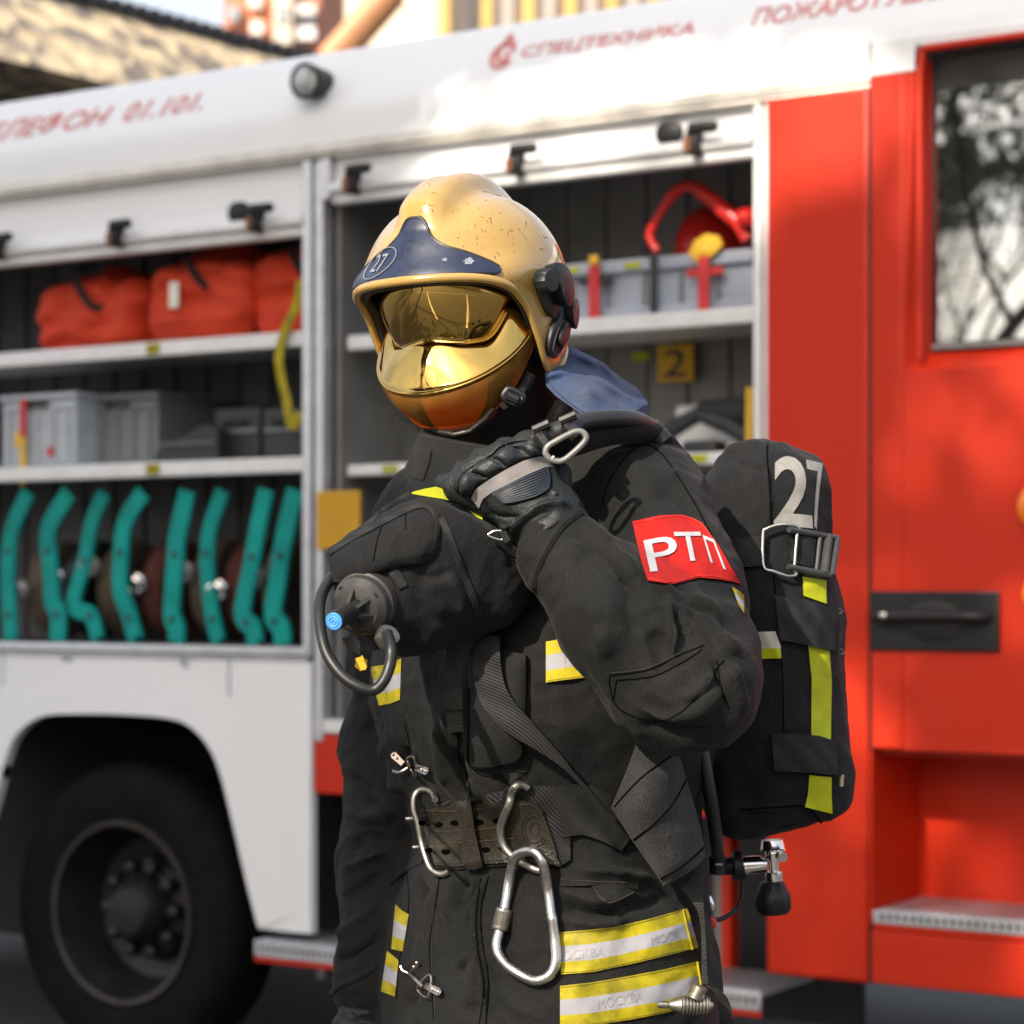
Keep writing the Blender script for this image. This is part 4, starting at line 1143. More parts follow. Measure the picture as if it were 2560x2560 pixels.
# upper right shelf: aluminium trough with red straps, red foam can
s0, s1 = ts(960, .12), ts(1880, .12); hb, ht = rh1[0] + .001, th(1650, 640, .12)
M['crate_blue'] = plain('blue_grey_crate', (.33, .36, .43), .5, scale=8)
t = thing('storage_crate', 'long blue-grey ribbed crate on the upper right shelf, held by red straps', 'crate', tuple(TW((s0 + s1) / 2, .15, hb)), None, -BETA)
mb = MB(); tbox(mb, s0, s1, .12, .15, ht - .036, ht, .006); mb.build('crate_rim', M['crate_blue'], t)
mb = MB(); tbox(mb, s0, s1, .125, .15, hb, hb + .03, .006); mb.build('crate_foot', M['crate_blue'], t)
mb = MB(); tbox(mb, s0, s1, .142, .40, hb + .001, ht - .02, .0); mb.build('crate_body', M['crate_blue'], t)
k = s0 + .06
while k < s1 - .03:
    mb = MB(); tbox(mb, k, k + .012, .132, .1415, hb + .031, ht - .037, .003); mb.build('crate_rib', M['crate_dark'], t); k += .115
for px, yel in ((1422, 0), (1577, 0)):
    mb = MB(); s = ts(px, .11); tbox(mb, s - .026, s + .026, .117, .119, ht - .028, ht - .010, .001); mb.build('rail_mark', M['neon'], t)
def rstrap(px, lab, cross):
    s = ts(px, .10)
    t = thing('buckle_strap', lab, 'strap', tuple(TW(s, .1, hb)), 'red straps over the long crate', -BETA)
    mb = MB(); tbox(mb, s - .017, s + .017, .098, .108, hb - .028, ht - .012, .005); mb.build('strap_band', M['strap_red'], t)
    mb = MB(); tbox(mb, s - .015, s + .015, .0965, .1075, ht - .0115, ht + .016, .006); tbox(mb, s - .012, s + .012, .0965, .1085, hb - .05, hb - .0285, .004); mb.build('strap_end', M['yellow_plastic'], t)
    mb = MB(); tbox(mb, s - .056, s + .056, .106, .118, ht - .066, ht - .044, .006); mb.build('cross_bar', M['strap_red'] if cross else M['case'], t)
rstrap(1484, 'red strap with a black cross bar over the long crate near the helmet', False); rstrap(1758, 'red strap with a red cross bar and yellow flap below the red can', True)
mb = MB(); s = ts(1632, .10); tbox(mb, s - .012, s + .012, .100, .11, hb + .01, ht + .004, .004); tbox(mb, s - .006, s + .006, .101, .109, hb - .01, hb + .0095, .002)
tag(mb.build('black_strap', M['case']), 'short black strap round the long crate between the two red straps', 'strap')
cs, chh = tp(1775, 620, .52)
t = thing('foam_nozzle', 'red domed hand pump with a bent handle standing behind the long blue-grey crate', 'pump', tuple(TW(cs, .48, hb)), None, -BETA)
hc = th(1775, 652, .53) + .03
mb = MB(); mb.lathe([(0, .10), (.02, .108), (.07, .104), (.11, .088), (.14, .060), (.155, .03), (.158, .005)], TW(cs, .53, hc - .03), (0, 0, 1), 36); mb.build('dome', M['red_plastic'], t)
mb = MB(); mb.lathe([(0, .106), (hc - .031 - hb, .104)], TW(cs, .53, hb), (0, 0, 1), 36); mb.build('tank', M['red_plastic'], t)
px_ = [(1645, 628), (1628, 602), (1630, 570), (1680, 490), (1712, 466), (1740, 470), (1780, 500), (1815, 528)]
mb = MB(); mb.tube([TW(*(lambda q: (q[0], .20, q[1]))(tp(x, y, .20))) for x, y in crv(px_, 50)], [.012] * 22 + [.016] * 14 + [.021] * 14, 10); mb.build('handle', M['red_plastic'], t)
px_ = [(1800, 520), (1822, 535), (1850, 560), (1872, 600)]
mb = MB(); mb.tube([TW(*(lambda q: (q[0], .18, q[1]))(tp(x, y, .18))) for x, y in crv(px_, 30)], .022, 10); q = tp(1868, 545, .15); mb.lathe([(-.03, .01), (-.02, .026), (.0, .030), (.02, .026), (.03, .01)], TW(q[0], .15, q[1]), (1, 0, 0), 20); mb.build('spout', M['red_plastic'], t)
mb = MB(); q = [tp(x, y, .105) for x, y in ((1722, 636), (1740, 600), (1768, 585), (1798, 590), (1808, 612), (1790, 632), (1770, 645), (1768, 660), (1748, 660))]
mb.prism(q, .10, .112, lambda x, y, d: TW(x, d, y)); mb.build('flap', M['yellow_plastic'], t)
# number board on the back wall
s, h = tp(1853, 690, .63)
sb0, sb1 = ts(1645, .62), ts(1735, .62); h0_, h1_ = th(1690, 955, .62), th(1690, 862, .62)
t = thing('number_sign', 'yellow sign with a black 2 on the back wall of the locker', 'sign', tuple(TW((sb0 + sb1) / 2, .64, h0_)), None, -BETA)
mb = MB(); tbox(mb, sb0, sb1, .615, .625, h0_, h1_, .002); mb.build('sign_board', plain('dim_yellow', (.62, .34, .01), .6), t)
U, F, _ = text_mesh('2', 4); q = quad_map(U, [(sb0 + .022, h0_ + .015), (sb1 - .022, h0_ + .015), (sb1 - .022, h1_ - .015), (sb0 + .022, h1_ - .015)])
mb = MB(); mb.add([TW(x, .612, y) for x, y in q], F); mb.build('lettering', M['case'], t, smooth=False)
mb = MB(); a = tp(1580, 905, .62); b = tp(1622, 878, .62); tbox(mb, a[0], b[0], .62, .626, a[1], b[1], .002); tag(mb.build('small_sign', M['neon']), 'small yellow sticker left of the number 2 sign', 'sticker')
# lower shelf things
hb = rh2[0] + .001
wd = .2; s0, s1 = ts(1630, wd), ts(1870, wd)
t = thing('hydraulic_spreader', 'black scissor-shaped rescue tool lying on the lower right shelf', 'rescue tool', tuple(TW((s0 + s1) / 2, .3, hb)), None, -BETA)
mid = (s0 + s1) / 2; hh = th(1750, 1035, wd)
for a in ((s0 - .02, hb + .02, mid, hh), (mid - .01, hh, s1 + .02, hb + .03)):
    mb = MB(); mb.tube([TW(a[0], .2, a[1]), TW((a[0] + a[2]) / 2, .21, (a[1] + a[3]) / 2 + .012), TW(a[2], .2, a[3])], [.018, .026, .022], 10); mb.build('tool_arm', M['case'], t)
mb = MB(); tbox(mb, s0 + .08, s1 + .01, .30, .40, hh - .02, hh + .05, .02); mb.build('tool_body', M['case'], t)
mb = MB(); tbox(mb, mid - .05, mid + .06, .18, .26, hb, hb + .04, .015); mb.build('tool_grip', M['case'], t)
t2 = MB(); tbox(t2, s0 - .05, s1 - .02, .42, .58, hb, hb + .16, .012); tag(t2.build('white_box', M['alu_white']), 'pale box behind the black rescue tool on the lower shelf', 'box')
mb = MB(); q = tp(1874, 1000, .12); mb.tube([TW(q[0], .12, hb), TW(q[0] + .003, .12, hb + .17)], .012, 8); tag(mb.build('yellow_pole', M['yellow_plastic']), 'thin yellow pole standing at the right end of the lower shelf', 'pole')
a = tp(800, 1374, .02); b = tp(908, 1226, .02)
mb = MB(); tbox(mb, ts(800), ts(908), -.02, -.006, th(850, 1374), th(850, 1228), .006)
tag(mb.build('safety_board', plain('amber_panel', (.52, .27, .004), .6)), 'plain yellow board hung on the locker post beside the chest pouch', 'board')
# ================================================================== the firefighter
PSI = R(55)                                   # torso turned to the viewer's left
fwd = np.array((-math.sin(PSI), -math.cos(PSI), 0)); lft = np.array((math.cos(PSI), -math.sin(PSI), 0))
TROT = np.stack([lft, fwd, np.array((0, 0, 1.))], 1)      # columns: person's left, forward, up
TY = 2.95
def zpx(py, Y=TY): return EYE - (py - HOR) / FP * Y
ROWS = [(2760, 1358, .250, .200), (2450, 1358, .243, .193), (2250, 1372, .224, .178), (2130, 1386, .208, .163), (2050, 1386, .203, .158), (1960, 1374, .214, .174), (1800, 1350, .240, .193),
        (1600, 1345, .236, .180), (1400, 1345, .226, .155), (1280, 1338, .196, .130), (1200, 1316, .142, .108), (1130, 1286, .100, .094), (1050, 1262, .086, .088)]
rz = np.array([zpx(r[0]) for r in ROWS]); rx = np.array([(r[1] - CX) / FP * TY for r in ROWS]); ra = np.array([r[2] for r in ROWS]); rb = np.array([r[3] for r in ROWS])
def smoothtab(z, tab):
    zz = rz; return np.interp(z, zz, tab)
zt = np.linspace(rz[0] - .05, rz[-1] + .05, 240)
def sm(tab):
    v = np.interp(zt, rz, tab); k = np.ones(13) / 13
    return np.convolve(np.pad(v, 6, mode='edge'), k, 'valid')
sx_t, sa_t, sb_t = sm(rx), sm(ra), sm(rb)
def torso(X, grow=0.0, ztop=None, zbot=None):
    z = X[:, 2]
    cx_ = np.interp(z, zt, sx_t); a = np.interp(z, zt, sa_t) + grow; b = np.interp(z, zt, sb_t) + grow
    q0 = X[:, 0] - cx_; q1 = X[:, 1] - TY
    u = q0 * lft[0] + q1 * lft[1]; v = q0 * fwd[0] + q1 * fwd[1]
    pw = 2.3
    k0 = (np.abs(u / a) ** pw + np.abs(v / b) ** pw) ** (1 / pw)
    d = (k0 - 1) * np.minimum(a, b) * .92
    zt_ = rz[-1] if ztop is None else ztop; zb_ = rz[0] if zbot is None else zbot
    d = smax(d, z - zt_, .02); d = smax(d, zb_ - z, .015)
    return d
# ---- joints (photo pixels and depth)
SHL = P(1612, 1238, 2.80); UAL = P(1688, 1455, 2.715); ELL = P(1712, 1695, 2.630); FAL = P(1570, 1560, 2.635); WRL = P(1398, 1382, 2.665); HDL = P(1262, 1222, 2.69)
SHR = P(1085, 1290, 3.08); UAR = P(1010, 1600, 3.14); ELR = P(990, 1860, 3.13); FAR_ = P(974, 2150, 3.06); WRR = P(932, 2470, 2.99); HDR = P(905, 2620, 2.96)
def arm_l(X, g=0.0):
    d = cone(X, SHL, UAL, .074 + g, .074 + g)
    d = smin(d, cone(X, UAL, ELL, .076 + g, .080 + g), .03)
    d = smin(d, ell(X, ELL + (-.010, .0, .015), (.085 + g, .082 + g, .085 + g)), .03)
    f = smin(cone(X, ELL, FAL, .080 + g, .071 + g), cone(X, FAL, WRL, .071 + g, .052 + g), .03)
    return smin(d, f, .022)
def arm_r(X, g=0.0):
    d = smin(cone(X, SHR, UAR, .075 + g, .072 + g), cone(X, UAR, ELR, .072 + g, .068 + g), .02)
    return smin(d, smin(cone(X, ELR, FAR_, .068 + g, .064 + g), cone(X, FAR_, WRR, .064 + g, .053 + g), .02), .02)
# ---- the body under the clothes: one continuous figure
HC = P(1165, 725, 2.86)                       # middle of the helmet dome
HYAW, HPIT, HROLL = R(-27), R(13), R(-2)
HM = Matrix.Translation(Vector(HC)) @ Matrix.Rotation(HYAW, 4, 'Z') @ Matrix.Rotation(HPIT, 4, 'X') @ Matrix.Rotation(HROLL, 4, 'Y')
HR = np.array(HM.to_3x3())
def HL(x, y, z): return np.array(HM @ Vector((x, y, z)))
PEL = np.array((.045, TY, .98))
def leg(X, sgn, g=0.0):
    h = PEL + lft * .105 * sgn; k = h + np.array((0, 0, -.44)) + fwd * .03 + lft * .02 * sgn; a = np.array((k[0], k[1], .10)) - fwd * .03
    d = smin(cone(X, h, k, .095 + g, .066 + g), cone(X, k, a, .066 + g, .045 + g), .03)
    return d, a
def body(X):
    L = X - HC; q = L @ HR
    d = ell(q, (0, .005, -.035), (.078, .098, .118))
    d = smin(d, ell(q, (0, -.045, -.125), (.052, .052, .055)), .03)       # jaw and chin
    d = smin(d, ell(q, (0, -.090, -.075), (.014, .018, .026)), .015)      # nose
    d = smin(d, ell(q, (0, -.088, -.118), (.026, .014, .007)), .008)      # lips
    for s in (-1, 1):
        d = smin(d, ell(q, (.08 * s, .01, -.055), (.010, .022, .032)), .008)
        d = smax(d, -ell(q, (.032 * s, -.098, -.042), (.018, .012, .010)), .008)
    d = smin(d, cone(X, HL(0, .02, -.10), P(1300, 1180, 2.95), .058, .062), .03)
    t = torso(X, -.045, zpx(1150), .93)
    d = smin(d, t, .03)
    d = smin(d, ell(X, PEL, (.15, .12, .12)), .04)
    for s in (-1, 1): d = smin(d, leg(X, s)[0], .03)
    d = smin(d, arm_l(X, -.026), .02); d = smin(d, arm_r(X, -.026), .02)
    for s in (-1, 1):
        a = leg(X, s)[1]; d = smin(d, cone(X, a + (0, 0, -.03), a + fwd * .15 + (0, 0, -.055), .04, .032), .03)
    return d
V, F = nets(body, (-.32, 2.45, .0), (.45, 3.35, 2.05), .011)
V = relax(V, F, 1)
me = mesh_from(V, F); me.materials.append(M['skin'])
person = link('person', me, None, True, 179)
tag(person, 'firefighter in black turnout gear and yellow helmet gripping a shoulder strap before the truck', 'person')
# ---- jacket
def jacket_f(X):
    d = torso(X, 0, zpx(1090), zpx(2700))
    sh = cone(X, P(1180, 1270, 3.04), SHL + (-.02, .03, -.012), .088, .084)
    d = smin(d, sh, .05)
    d = smin(d, arm_l(X), .018); d = smin(d, arm_r(X), .012)
    # hollow at the neck
    d = smax(d, -cone(X, P(1262, 1030, 2.93), P(1280, 1120, 2.94), .072, .07), .012)
    return d
V, F = nets(jacket_f, (-.33, 2.48, zpx(2700) - .02), (.42, 3.28, zpx(1080) + .03), .0045)
V = relax(V, F, 3)
A = .001
FOLDS = [
 # sleeve, elbow and forearm
 (ZL(Z4, (40, 640), (240, 800), (430, 1000), (520, 1160)), 26, -.009), (ZL(Z4, (180, 640), (330, 820), (480, 960)), 24, .006),
 (ZL(Z4, (640, 1010), (790, 1090), (960, 1170), (1090, 1330)), 20, -.010), (ZL(Z4, (560, 985), (700, 1050), (900, 1120), (1030, 1230)), 16, .009),
 (ZL(Z4, (690, 1120), (740, 1250), (760, 1340)), 12, -.010), (ZL(Z4, (760, 1130), (880, 1240), (960, 1370)), 14, -.007), (ZL(Z4, (640, 1040), (690, 1180), (700, 1330), (650, 1450)), 18, .008),
 (ZL(Z4, (960, 1300), (1010, 1370), (1060, 1390)), 11, .010), (ZL(Z4, (930, 1430), (960, 1580), (1000, 1740)), 14, -.009), (ZL(Z4, (1000, 1460), (1060, 1600), (1080, 1760)), 16, .006),
 (ZL(Z4, (740, 1700), (900, 1560), (960, 1440)), 14, .005), (ZL(Z4, (560, 1250), (620, 1420), (600, 1560)), 30, -.006), (ZL(Z4, (180, 1080), (240, 1290), (330, 1440)), 34, .006),
 (ZL(Z4, (330, 880), (400, 1100), (450, 1340)), 28, -.006), (ZL(Z4, (450, 1840), (700, 1890), (950, 1830)), 18, -.006), (ZL(Z4, (420, 1690), (620, 1800), (820, 1740), (960, 1620)), 22, .006),
 (ZL(Z4, (860, 560), (960, 800), (1050, 1000)), 18, .004), (ZL(Z4, (420, 250), (560, 420), (640, 560)), 30, .004), (ZL(Z4, (520, 500), (700, 470), (830, 560)), 22, -.004),
 # right arm
 (ZL(Z3, (215, 430), (330, 520), (420, 640)), 22, -.012), (ZL(Z3, (200, 640), (330, 700), (500, 690)), 20, .010), (ZL(Z3, (200, 870), (330, 800), (470, 830)), 18, -.012), (ZL(Z3, (190, 1000), (300, 950), (430, 900)), 18, .009),
 (ZL(Z3, (170, 1200), (290, 1120), (420, 1040)), 20, -.010), (ZL(Z3, (150, 1420), (260, 1330), (400, 1210)), 20, .008), (ZL(Z3, (150, 1560), (280, 1500), (420, 1400)), 16, -.008), (ZL(Z2, (240, 1640), (330, 1760), (370, 1900)), 20, -.008),
 # body
 (ZL(Z3, (560, 240), (600, 400), (700, 560)), 16, -.010), (ZL(Z3, (420, 200), (460, 380), (600, 540)), 22, .010), (ZL(Z3, (850, 60), (880, 300), (920, 470), (930, 570)), 16, -.012), (ZL(Z3, (780, 100), (800, 330), (840, 500)), 20, .008),
 (ZL(Z3, (1100, 420), (1150, 480), (1180, 560)), 18, -.010), (ZL(Z3, (1260, 400), (1240, 460), (1290, 500)), 16, .007), (ZL(Z3, (960, 430), (1000, 500), (1040, 580)), 14, .007),
 (ZL(Z3, (690, 1060), (650, 1200), (660, 1360)), 16, -.008), (ZL(Z3, (790, 1050), (730, 1230), (710, 1450)), 16, .007), (ZL(Z3, (950, 1040), (900, 1130), (890, 1260)), 20, -.008), (ZL(Z3, (860, 1030), (850, 1180), (830, 1330)), 18, .006),
 (ZL(Z3, (1060, 1040), (1010, 1200), (1020, 1420), (1050, 1700), (1040, 1900)), 12, .010), (ZL(Z3, (1000, 1050), (960, 1260), (985, 1460)), 16, -.007), (ZL(Z3, (920, 1480), (960, 1640), (950, 1850)), 26, .006), (ZL(Z3, (1020, 1490), (930, 1560), (860, 1640)), 16, -.006),
 (ZL(Z3, (1100, 1300), (1180, 1420), (1090, 1500)), 20, -.005), (ZL(Z3, (1480, 1100), (1620, 1180), (1820, 1220)), 22, .010), (ZL(Z3, (1500, 1200), (1660, 1270), (1880, 1270)), 24, -.008), (ZL(Z3, (1560, 1290), (1700, 1330), (1900, 1300)), 20, .006),
 (ZL(Z5, (330, 1230), (500, 1210), (680, 1180)), 20, -.006), (ZL(Z5, (120, 1010), (330, 1020), (600, 1070)), 18, .008),
 (ZL(Z3, (560, 1560), (600, 1720), (560, 1880)), 20, -.006),
]
V = fold(V, F, FOLDS[:19], gain=1.35); V = fold(V, F, FOLDS[19:27], gain=.9); V = fold(V, F, FOLDS[27:], gain=1.9, rough=[(9., .0050), (21., .0026), (55., .0008), (11., .013, (1.0, 1.0, .62)), (24., .0055, (.8, .8, 1.2)), (46., .0022, (1., 1., 1.))])
me = mesh_from(V, F); me.materials.append(M['jacket'])
jacket = link('jacket', me, person, True, 179)
SJ = Surf(jacket)
# the trunk of the jacket alone, for what lies behind the raised arm
Vt, Ft = nets(lambda X: torso(X, .0015, zpx(1090), zpx(2700)), (-.30, 2.6, zpx(2700) - .02), (.36, 3.24, zpx(1080) + .03), .009); Vt = relax(Vt, Ft, 2)
class Body(Surf):
    def __init__(s): s.t = [BVHTree.FromPolygons([Vector(v) for v in Vt], [tuple(int(i) for i in f) for f in Ft])]
ST = Body()
# ---- trousers and boots (below the frame)
def tr(X):
    d = ell(X, PEL + (0, 0, .0), (.185, .16, .14))
    for s in (-1, 1): d = smin(d, leg(X, s, .028)[0], .03)
    return smax(d, .13 - X[:, 2], .01)
V, F = nets(tr, (-.25, 2.6, .08), (.35, 3.3, 1.08), .012); V = relax(V, F, 2)
V = V + vnorm(V, F) * np.array([.008 * noise.noise(Vector((v[0] * 9, v[1] * 9, v[2] * 16))) for v in V])[:, None]
me = mesh_from(V, F); me.materials.append(M['trousers']); link('trousers', me, person, True, 179)
for s in (-1, 1):
    a = leg(np.zeros((1, 3)), s)[1]
    f = lambda X: smax(smin(cone(X, a + (0, 0, .18), a + (0, 0, -.02), .068, .062), cone(X, a + (0, 0, -.04), a + fwd * .17 + (0, 0, -.055), .058, .044), .03), .002 - X[:, 2], .006)
    V, F = nets(f, a + (-.28, -.28, -.12), a + (.28, .28, .3), .011); V = relax(V, F, 1)
    me = mesh_from(V, F); me.materials.append(M['rubber']); link('boot', me, person, True, 179)
# ---- balaclava and collar
def hood(X):
    q = (X - HC) @ HR
    d = ell(q, (0, .012, -.045), (.089, .106, .130))
    d = smin(d, ell(q, (0, -.03, -.135), (.064, .058, .062)), .03)
    d = smin(d, cone(X, HL(0, .025, -.12), P(1290, 1190, 2.94), .080, .095), .05)
    face = ell(q, (0, -.12, -.080), (.075, .070, .120))
    return smax(d, -face, .012)
V, F = nets(hood, (-.22, 2.6, 1.50), (.2, 3.12, 2.04), .0065); V = relax(V, F, 2)
V = V + vnorm(V, F) * np.array([.005 * noise.noise(Vector((v[0] * 14, v[1] * 14, v[2] * 34))) for v in V])[:, None]
me = mesh_from(V, F); me.materials.append(M['hood']); hoodo = link('balaclava', me, person, True, 179)
def wall_sheet(name, rows, depths, nu, nv, thick, mat, parent, wob=.003, sc=16.):
    """free-standing cloth: rows of pixels, each with depths along it"""
    A_ = [crv(np.c_[np.array(r, float), np.array(d, float)], nu) for r, d in zip(rows, depths)]
    tv = np.linspace(0, len(A_) - 1, nv); G = np.zeros((nv, nu, 3))
    for j, t in enumerate(tv):
        k = min(int(t), len(A_) - 2); f_ = t - k; q = A_[k] * (1 - f_) + A_[k + 1] * f_
        for i in range(nu):
            p = P(*q[i]); p[1] += wob * noise.noise(Vector(p) * sc) * 1.0; G[j, i] = p
    mb = MB(); solid_sheet(mb, G, thick); return mb.build(name, mat, parent, angle=60, fixn=False), G
col, Gc = wall_sheet('collar', [ZL(Z1, (480, 1588), (560, 1612), (690, 1640), (860, 1668), (1010, 1690), (1180, 1705)), ZL(Z1, (440, 1700), (540, 1720), (700, 1740), (880, 1765), (1020, 1790), (1190, 1800)), ZL(Z1, (378, 1835), (470, 1960), (640, 2010), (860, 2010), (1040, 1990), (1200, 1960))],
    [(2.80, 2.765, 2.745, 2.74, 2.745, 2.76), (2.79, 2.75, 2.725, 2.72, 2.73, 2.75), (2.80, 2.755, 2.715, 2.71, 2.72, 2.745)], 48, 22, .010, M['jacket'], person, .006, 14.)
SC_ = Surf(col)
patch('hook_loop_tab', SC_, [ZL(Z1, (455, 1675), (500, 1680), (553, 1697)), ZL(Z1, (440, 1760), (490, 1775), (535, 1790)), ZL(Z1, (418, 1860), (460, 1875), (500, 1888))], M['velcro'], col, 14, 18, .003, .003)
mb = MBE(); stitches(mb, SC_, ZL(Z1, (490, 1612), (600, 1640), (760, 1668), (900, 1690)), 5); stitches(mb, SC_, ZL(Z1, (470, 1640), (440, 1720), (400, 1835)), 5); mb.build('stitching', M['thread'], col)
# upright collar back-piece seen left of the chin
o, _ = wall_sheet('collar_wing', [ZL(Z1, (325, 1490), (400, 1545), (480, 1560)), ZL(Z1, (345, 1640), (410, 1660), (470, 1650)), ZL(Z1, (350, 1725), (400, 1745), (430, 1755))], [(2.93, 2.90, 2.86)] * 3, 12, 12, .012, M['hood'], person)
# ---- armband
ab = patch('armband', SJ, [ZL(Z4, (436, 612), (600, 575), (740, 570), (860, 620), (960, 760), (1030, 880)), ZL(Z4, (490, 850), (660, 860), (820, 820), (930, 830), (1020, 880), (1060, 930)), ZL(Z4, (530, 968), (680, 990), (840, 950), (960, 960), (1040, 975), (1092, 988))], M['armband'], jacket, 44, 24, .006, .007, smooth=6)
SA = Surf(ab)
def letters(surf, items, mat, parent, lift=.0026, maxgap=None):
    for s, q in items: lettering('lettering', surf, s, q, mat, parent, lift, .06, 0, maxgap, offset=.004)
letters(SA, [('Р', ZL(Z4, (545, 916), (735, 896), (692, 690), (503, 728))), ('Т', ZL(Z4, (722, 852), (884, 846), (846, 674), (686, 676))), ('П', ZL(Z4, (908, 856), (1003, 905), (930, 722), (860, 693)))], M['armtext'], ab)
mb = MBE(); seam(mb, SA, ZL(Z4, (445, 622), (600, 588), (740, 583), (850, 625), (950, 760)), .0009); seam(mb, SA, ZL(Z4, (534, 955), (680, 978), (840, 940), (960, 948), (1040, 965)), .0009); mb.build('hem', plain('red_hem', (.5, .012, .01), .8), ab)
# ---- reflective strips
def triband(v): return 0 if v < .33 else (1 if v < .68 else 0)
def rstrip(name, rows, nu, par=jacket, lift=.003, surf=SJ, **k):
    return patch(name, surf, rows, [M['yellow'], M['silver']], par, nu, 25, lift, .003, matrow=triband, **k)
RSa = rstrip('reflective_strip', [ZL(Z2, (1412, 1338), (1480, 1326), (1560, 1308), (1700, 1290)), ZL(Z2, (1412, 1585), (1500, 1572), (1640, 1555), (1760, 1540))], 20, surf=ST, lift=.006)
RSb = rstrip('reflective_strip', [ZL(Z2, (350, 1490), (440, 1478), (538, 1440)), ZL(Z2, (402, 1724), (470, 1712), (530, 1690))], 16)
RSc = rstrip('reflective_strip', [ZL(Z5, (2, 1378), (150, 1366), (330, 1345), (530, 1300), (770, 1232)), ZL(Z5, (5, 1633), (200, 1618), (430, 1570), (640, 1520), (838, 1470))], 50)
RSd = rstrip('reflective_strip', [ZL(Z5, (0, 1702), (200, 1680), (430, 1640), (640, 1600), (842, 1552)), ZL(Z5, (0, 1955), (200, 1940), (430, 1905), (640, 1865), (860, 1800))], 50)
RSe = rstrip('reflective_strip', [ZL(Z3, (503, 1208), (540, 1245), (584, 1270)), ZL(Z3, (478, 1478), (512, 1486), (546, 1494))], 12)
RSf = rstrip('reflective_strip', [ZL(Z3, (452, 1490), (490, 1520), (522, 1548)), ZL(Z3, (416, 1735), (456, 1750), (500, 1768))], 12)
mb = MBE(); seam(mb, Surf(RSc, SJ.t and RSd), ZL(Z5, (742, 1240), (770, 1360), (800, 1482)), .0015, lift=.0015); seam(mb, Surf(RSc, RSd), ZL(Z5, (828, 1556), (850, 1690), (856, 1790)), .0015, lift=.0015); mb.build('strip_stitching', M['yellow'], jacket)
for s, q, sf in (('ОСКВА', ZL(Z5, (15, 1550), (270, 1520), (270, 1462), (15, 1488)), RSc), ('МОСК', ZL(Z5, (555, 1455), (730, 1412), (722, 1362), (550, 1405)), RSc), ('МОСКВА', ZL(Z5, (232, 1842), (505, 1790), (500, 1735), (226, 1782)), RSd), ('МО', ZL(Z5, (782, 1712), (852, 1692), (846, 1640), (776, 1660)), RSd), ('М', ZL(Z2, (1520, 1468), (1590, 1458), (1586, 1412), (1516, 1420)), RSa)):
    lettering('lettering', Surf(sf), s, q, M['moscow'], jacket, .0009, .2)
mb = MBE()
for sf, pl in ((RSc, ZL(Z5, (8, 1386), (150, 1374), (330, 1353), (530, 1308), (735, 1246))), (RSc, ZL(Z5, (8, 1622), (200, 1608), (430, 1560), (640, 1510), (780, 1478))), (RSd, ZL(Z5, (6, 1711), (200, 1688), (430, 1648), (640, 1608), (822, 1562))), (RSd, ZL(Z5, (6, 1944), (200, 1930), (430, 1895), (640, 1855), (800, 1808))), (RSa, ZL(Z2, (1420, 1575), (1500, 1563), (1640, 1546)))):
    stitches(mb, Surf(sf), pl, 4.5, .0005, .0008)
mb.build('stitching', plain('dark_thread', (.03, .026, .004), .9), jacket)
# yellow edge of the sleeve strip behind the armband
rstrip('sleeve_strip', [ZL(Z4, (1040, 1008), (1080, 1030), (1112, 1060)), ZL(Z4, (1075, 1110), (1095, 1140), (1113, 1168))], 10, lift=.004)
# ---- seams, pockets and plackets of the jacket
mb = MBE()
for poly in (ZL(Z4, (250, 520), (300, 360), (400, 220), (500, 150), (600, 190), (700, 320), (800, 480), (920, 700)), ZL(Z4, (300, 1540), (430, 1528), (560, 1500), (720, 1420), (870, 1360)), ZL(Z4, (340, 1570), (480, 1560), (600, 1535), (760, 1450), (860, 1385)),
             ZL(Z4, (300, 1545), (300, 1600), (320, 1700)), ZL(Z4, (340, 1575), (330, 1640), (328, 1710), (420, 1780), (600, 1820), (760, 1740), (880, 1580), (990, 1450)), ZL(Z4, (950, 1460), (970, 1600), (1020, 1740)),
             ZL(Z3, (545, 60), (570, 160), (600, 300)), ZL(Z3, (880, 180), (885, 330), (930, 400), (960, 560)), ZL(Z3, (770, 1040), (740, 1250), (710, 1480), (735, 1900)), ZL(Z3, (580, 1240), (560, 1420), (525, 1560), (510, 1780)),
             ZL(Z3, (1065, 1040), (1020, 1230), (1025, 1420), (1062, 1640), (1050, 1930)), ZL(Z3, (1020, 1050), (990, 1260), (1000, 1480), (1035, 1700), (1010, 1930)), ZL(Z3, (575, 1010), (585, 1200), (575, 1300)),
             ZL(Z2, (1330, 985), (1345, 900), (1420, 740), (1600, 560))):
    seam(mb, SJ, poly, .0008, n=70, lift=.0006)
mb.build('seam', M['seam'], jacket)
mb = MBE()
for poly in (ZL(Z4, (310, 1528), (440, 1514), (560, 1486), (720, 1406)), ZL(Z3, (575, 60), (600, 180), (630, 310)), ZL(Z3, (745, 1250), (720, 1470), (742, 1880)), ZL(Z2, (540, 1560), (545, 1700), (560, 1850)), ZL(Z3, (120, 1690), (250, 1650), (400, 1560))):
    stitches(mb, SJ, poly, 5.5, .0006)
mb.build('stitching', M['thread'], jacket)
# cuff of the raised sleeve: a thick rolled hem
def loopcuff(pix, r, name, mat, surf=SJ, parent=jacket, dflt=2.66):
    mb = MB(); mb.tube(on_line(surf, pix, 40, -.002), r, 8); return mb.build(name, mat, parent)
loopcuff(ZL(Z2, (1610, 560), (1500, 650), (1410, 790), (1360, 900), (1335, 1000)), .0065, 'cuff_hem', M['jacket'])
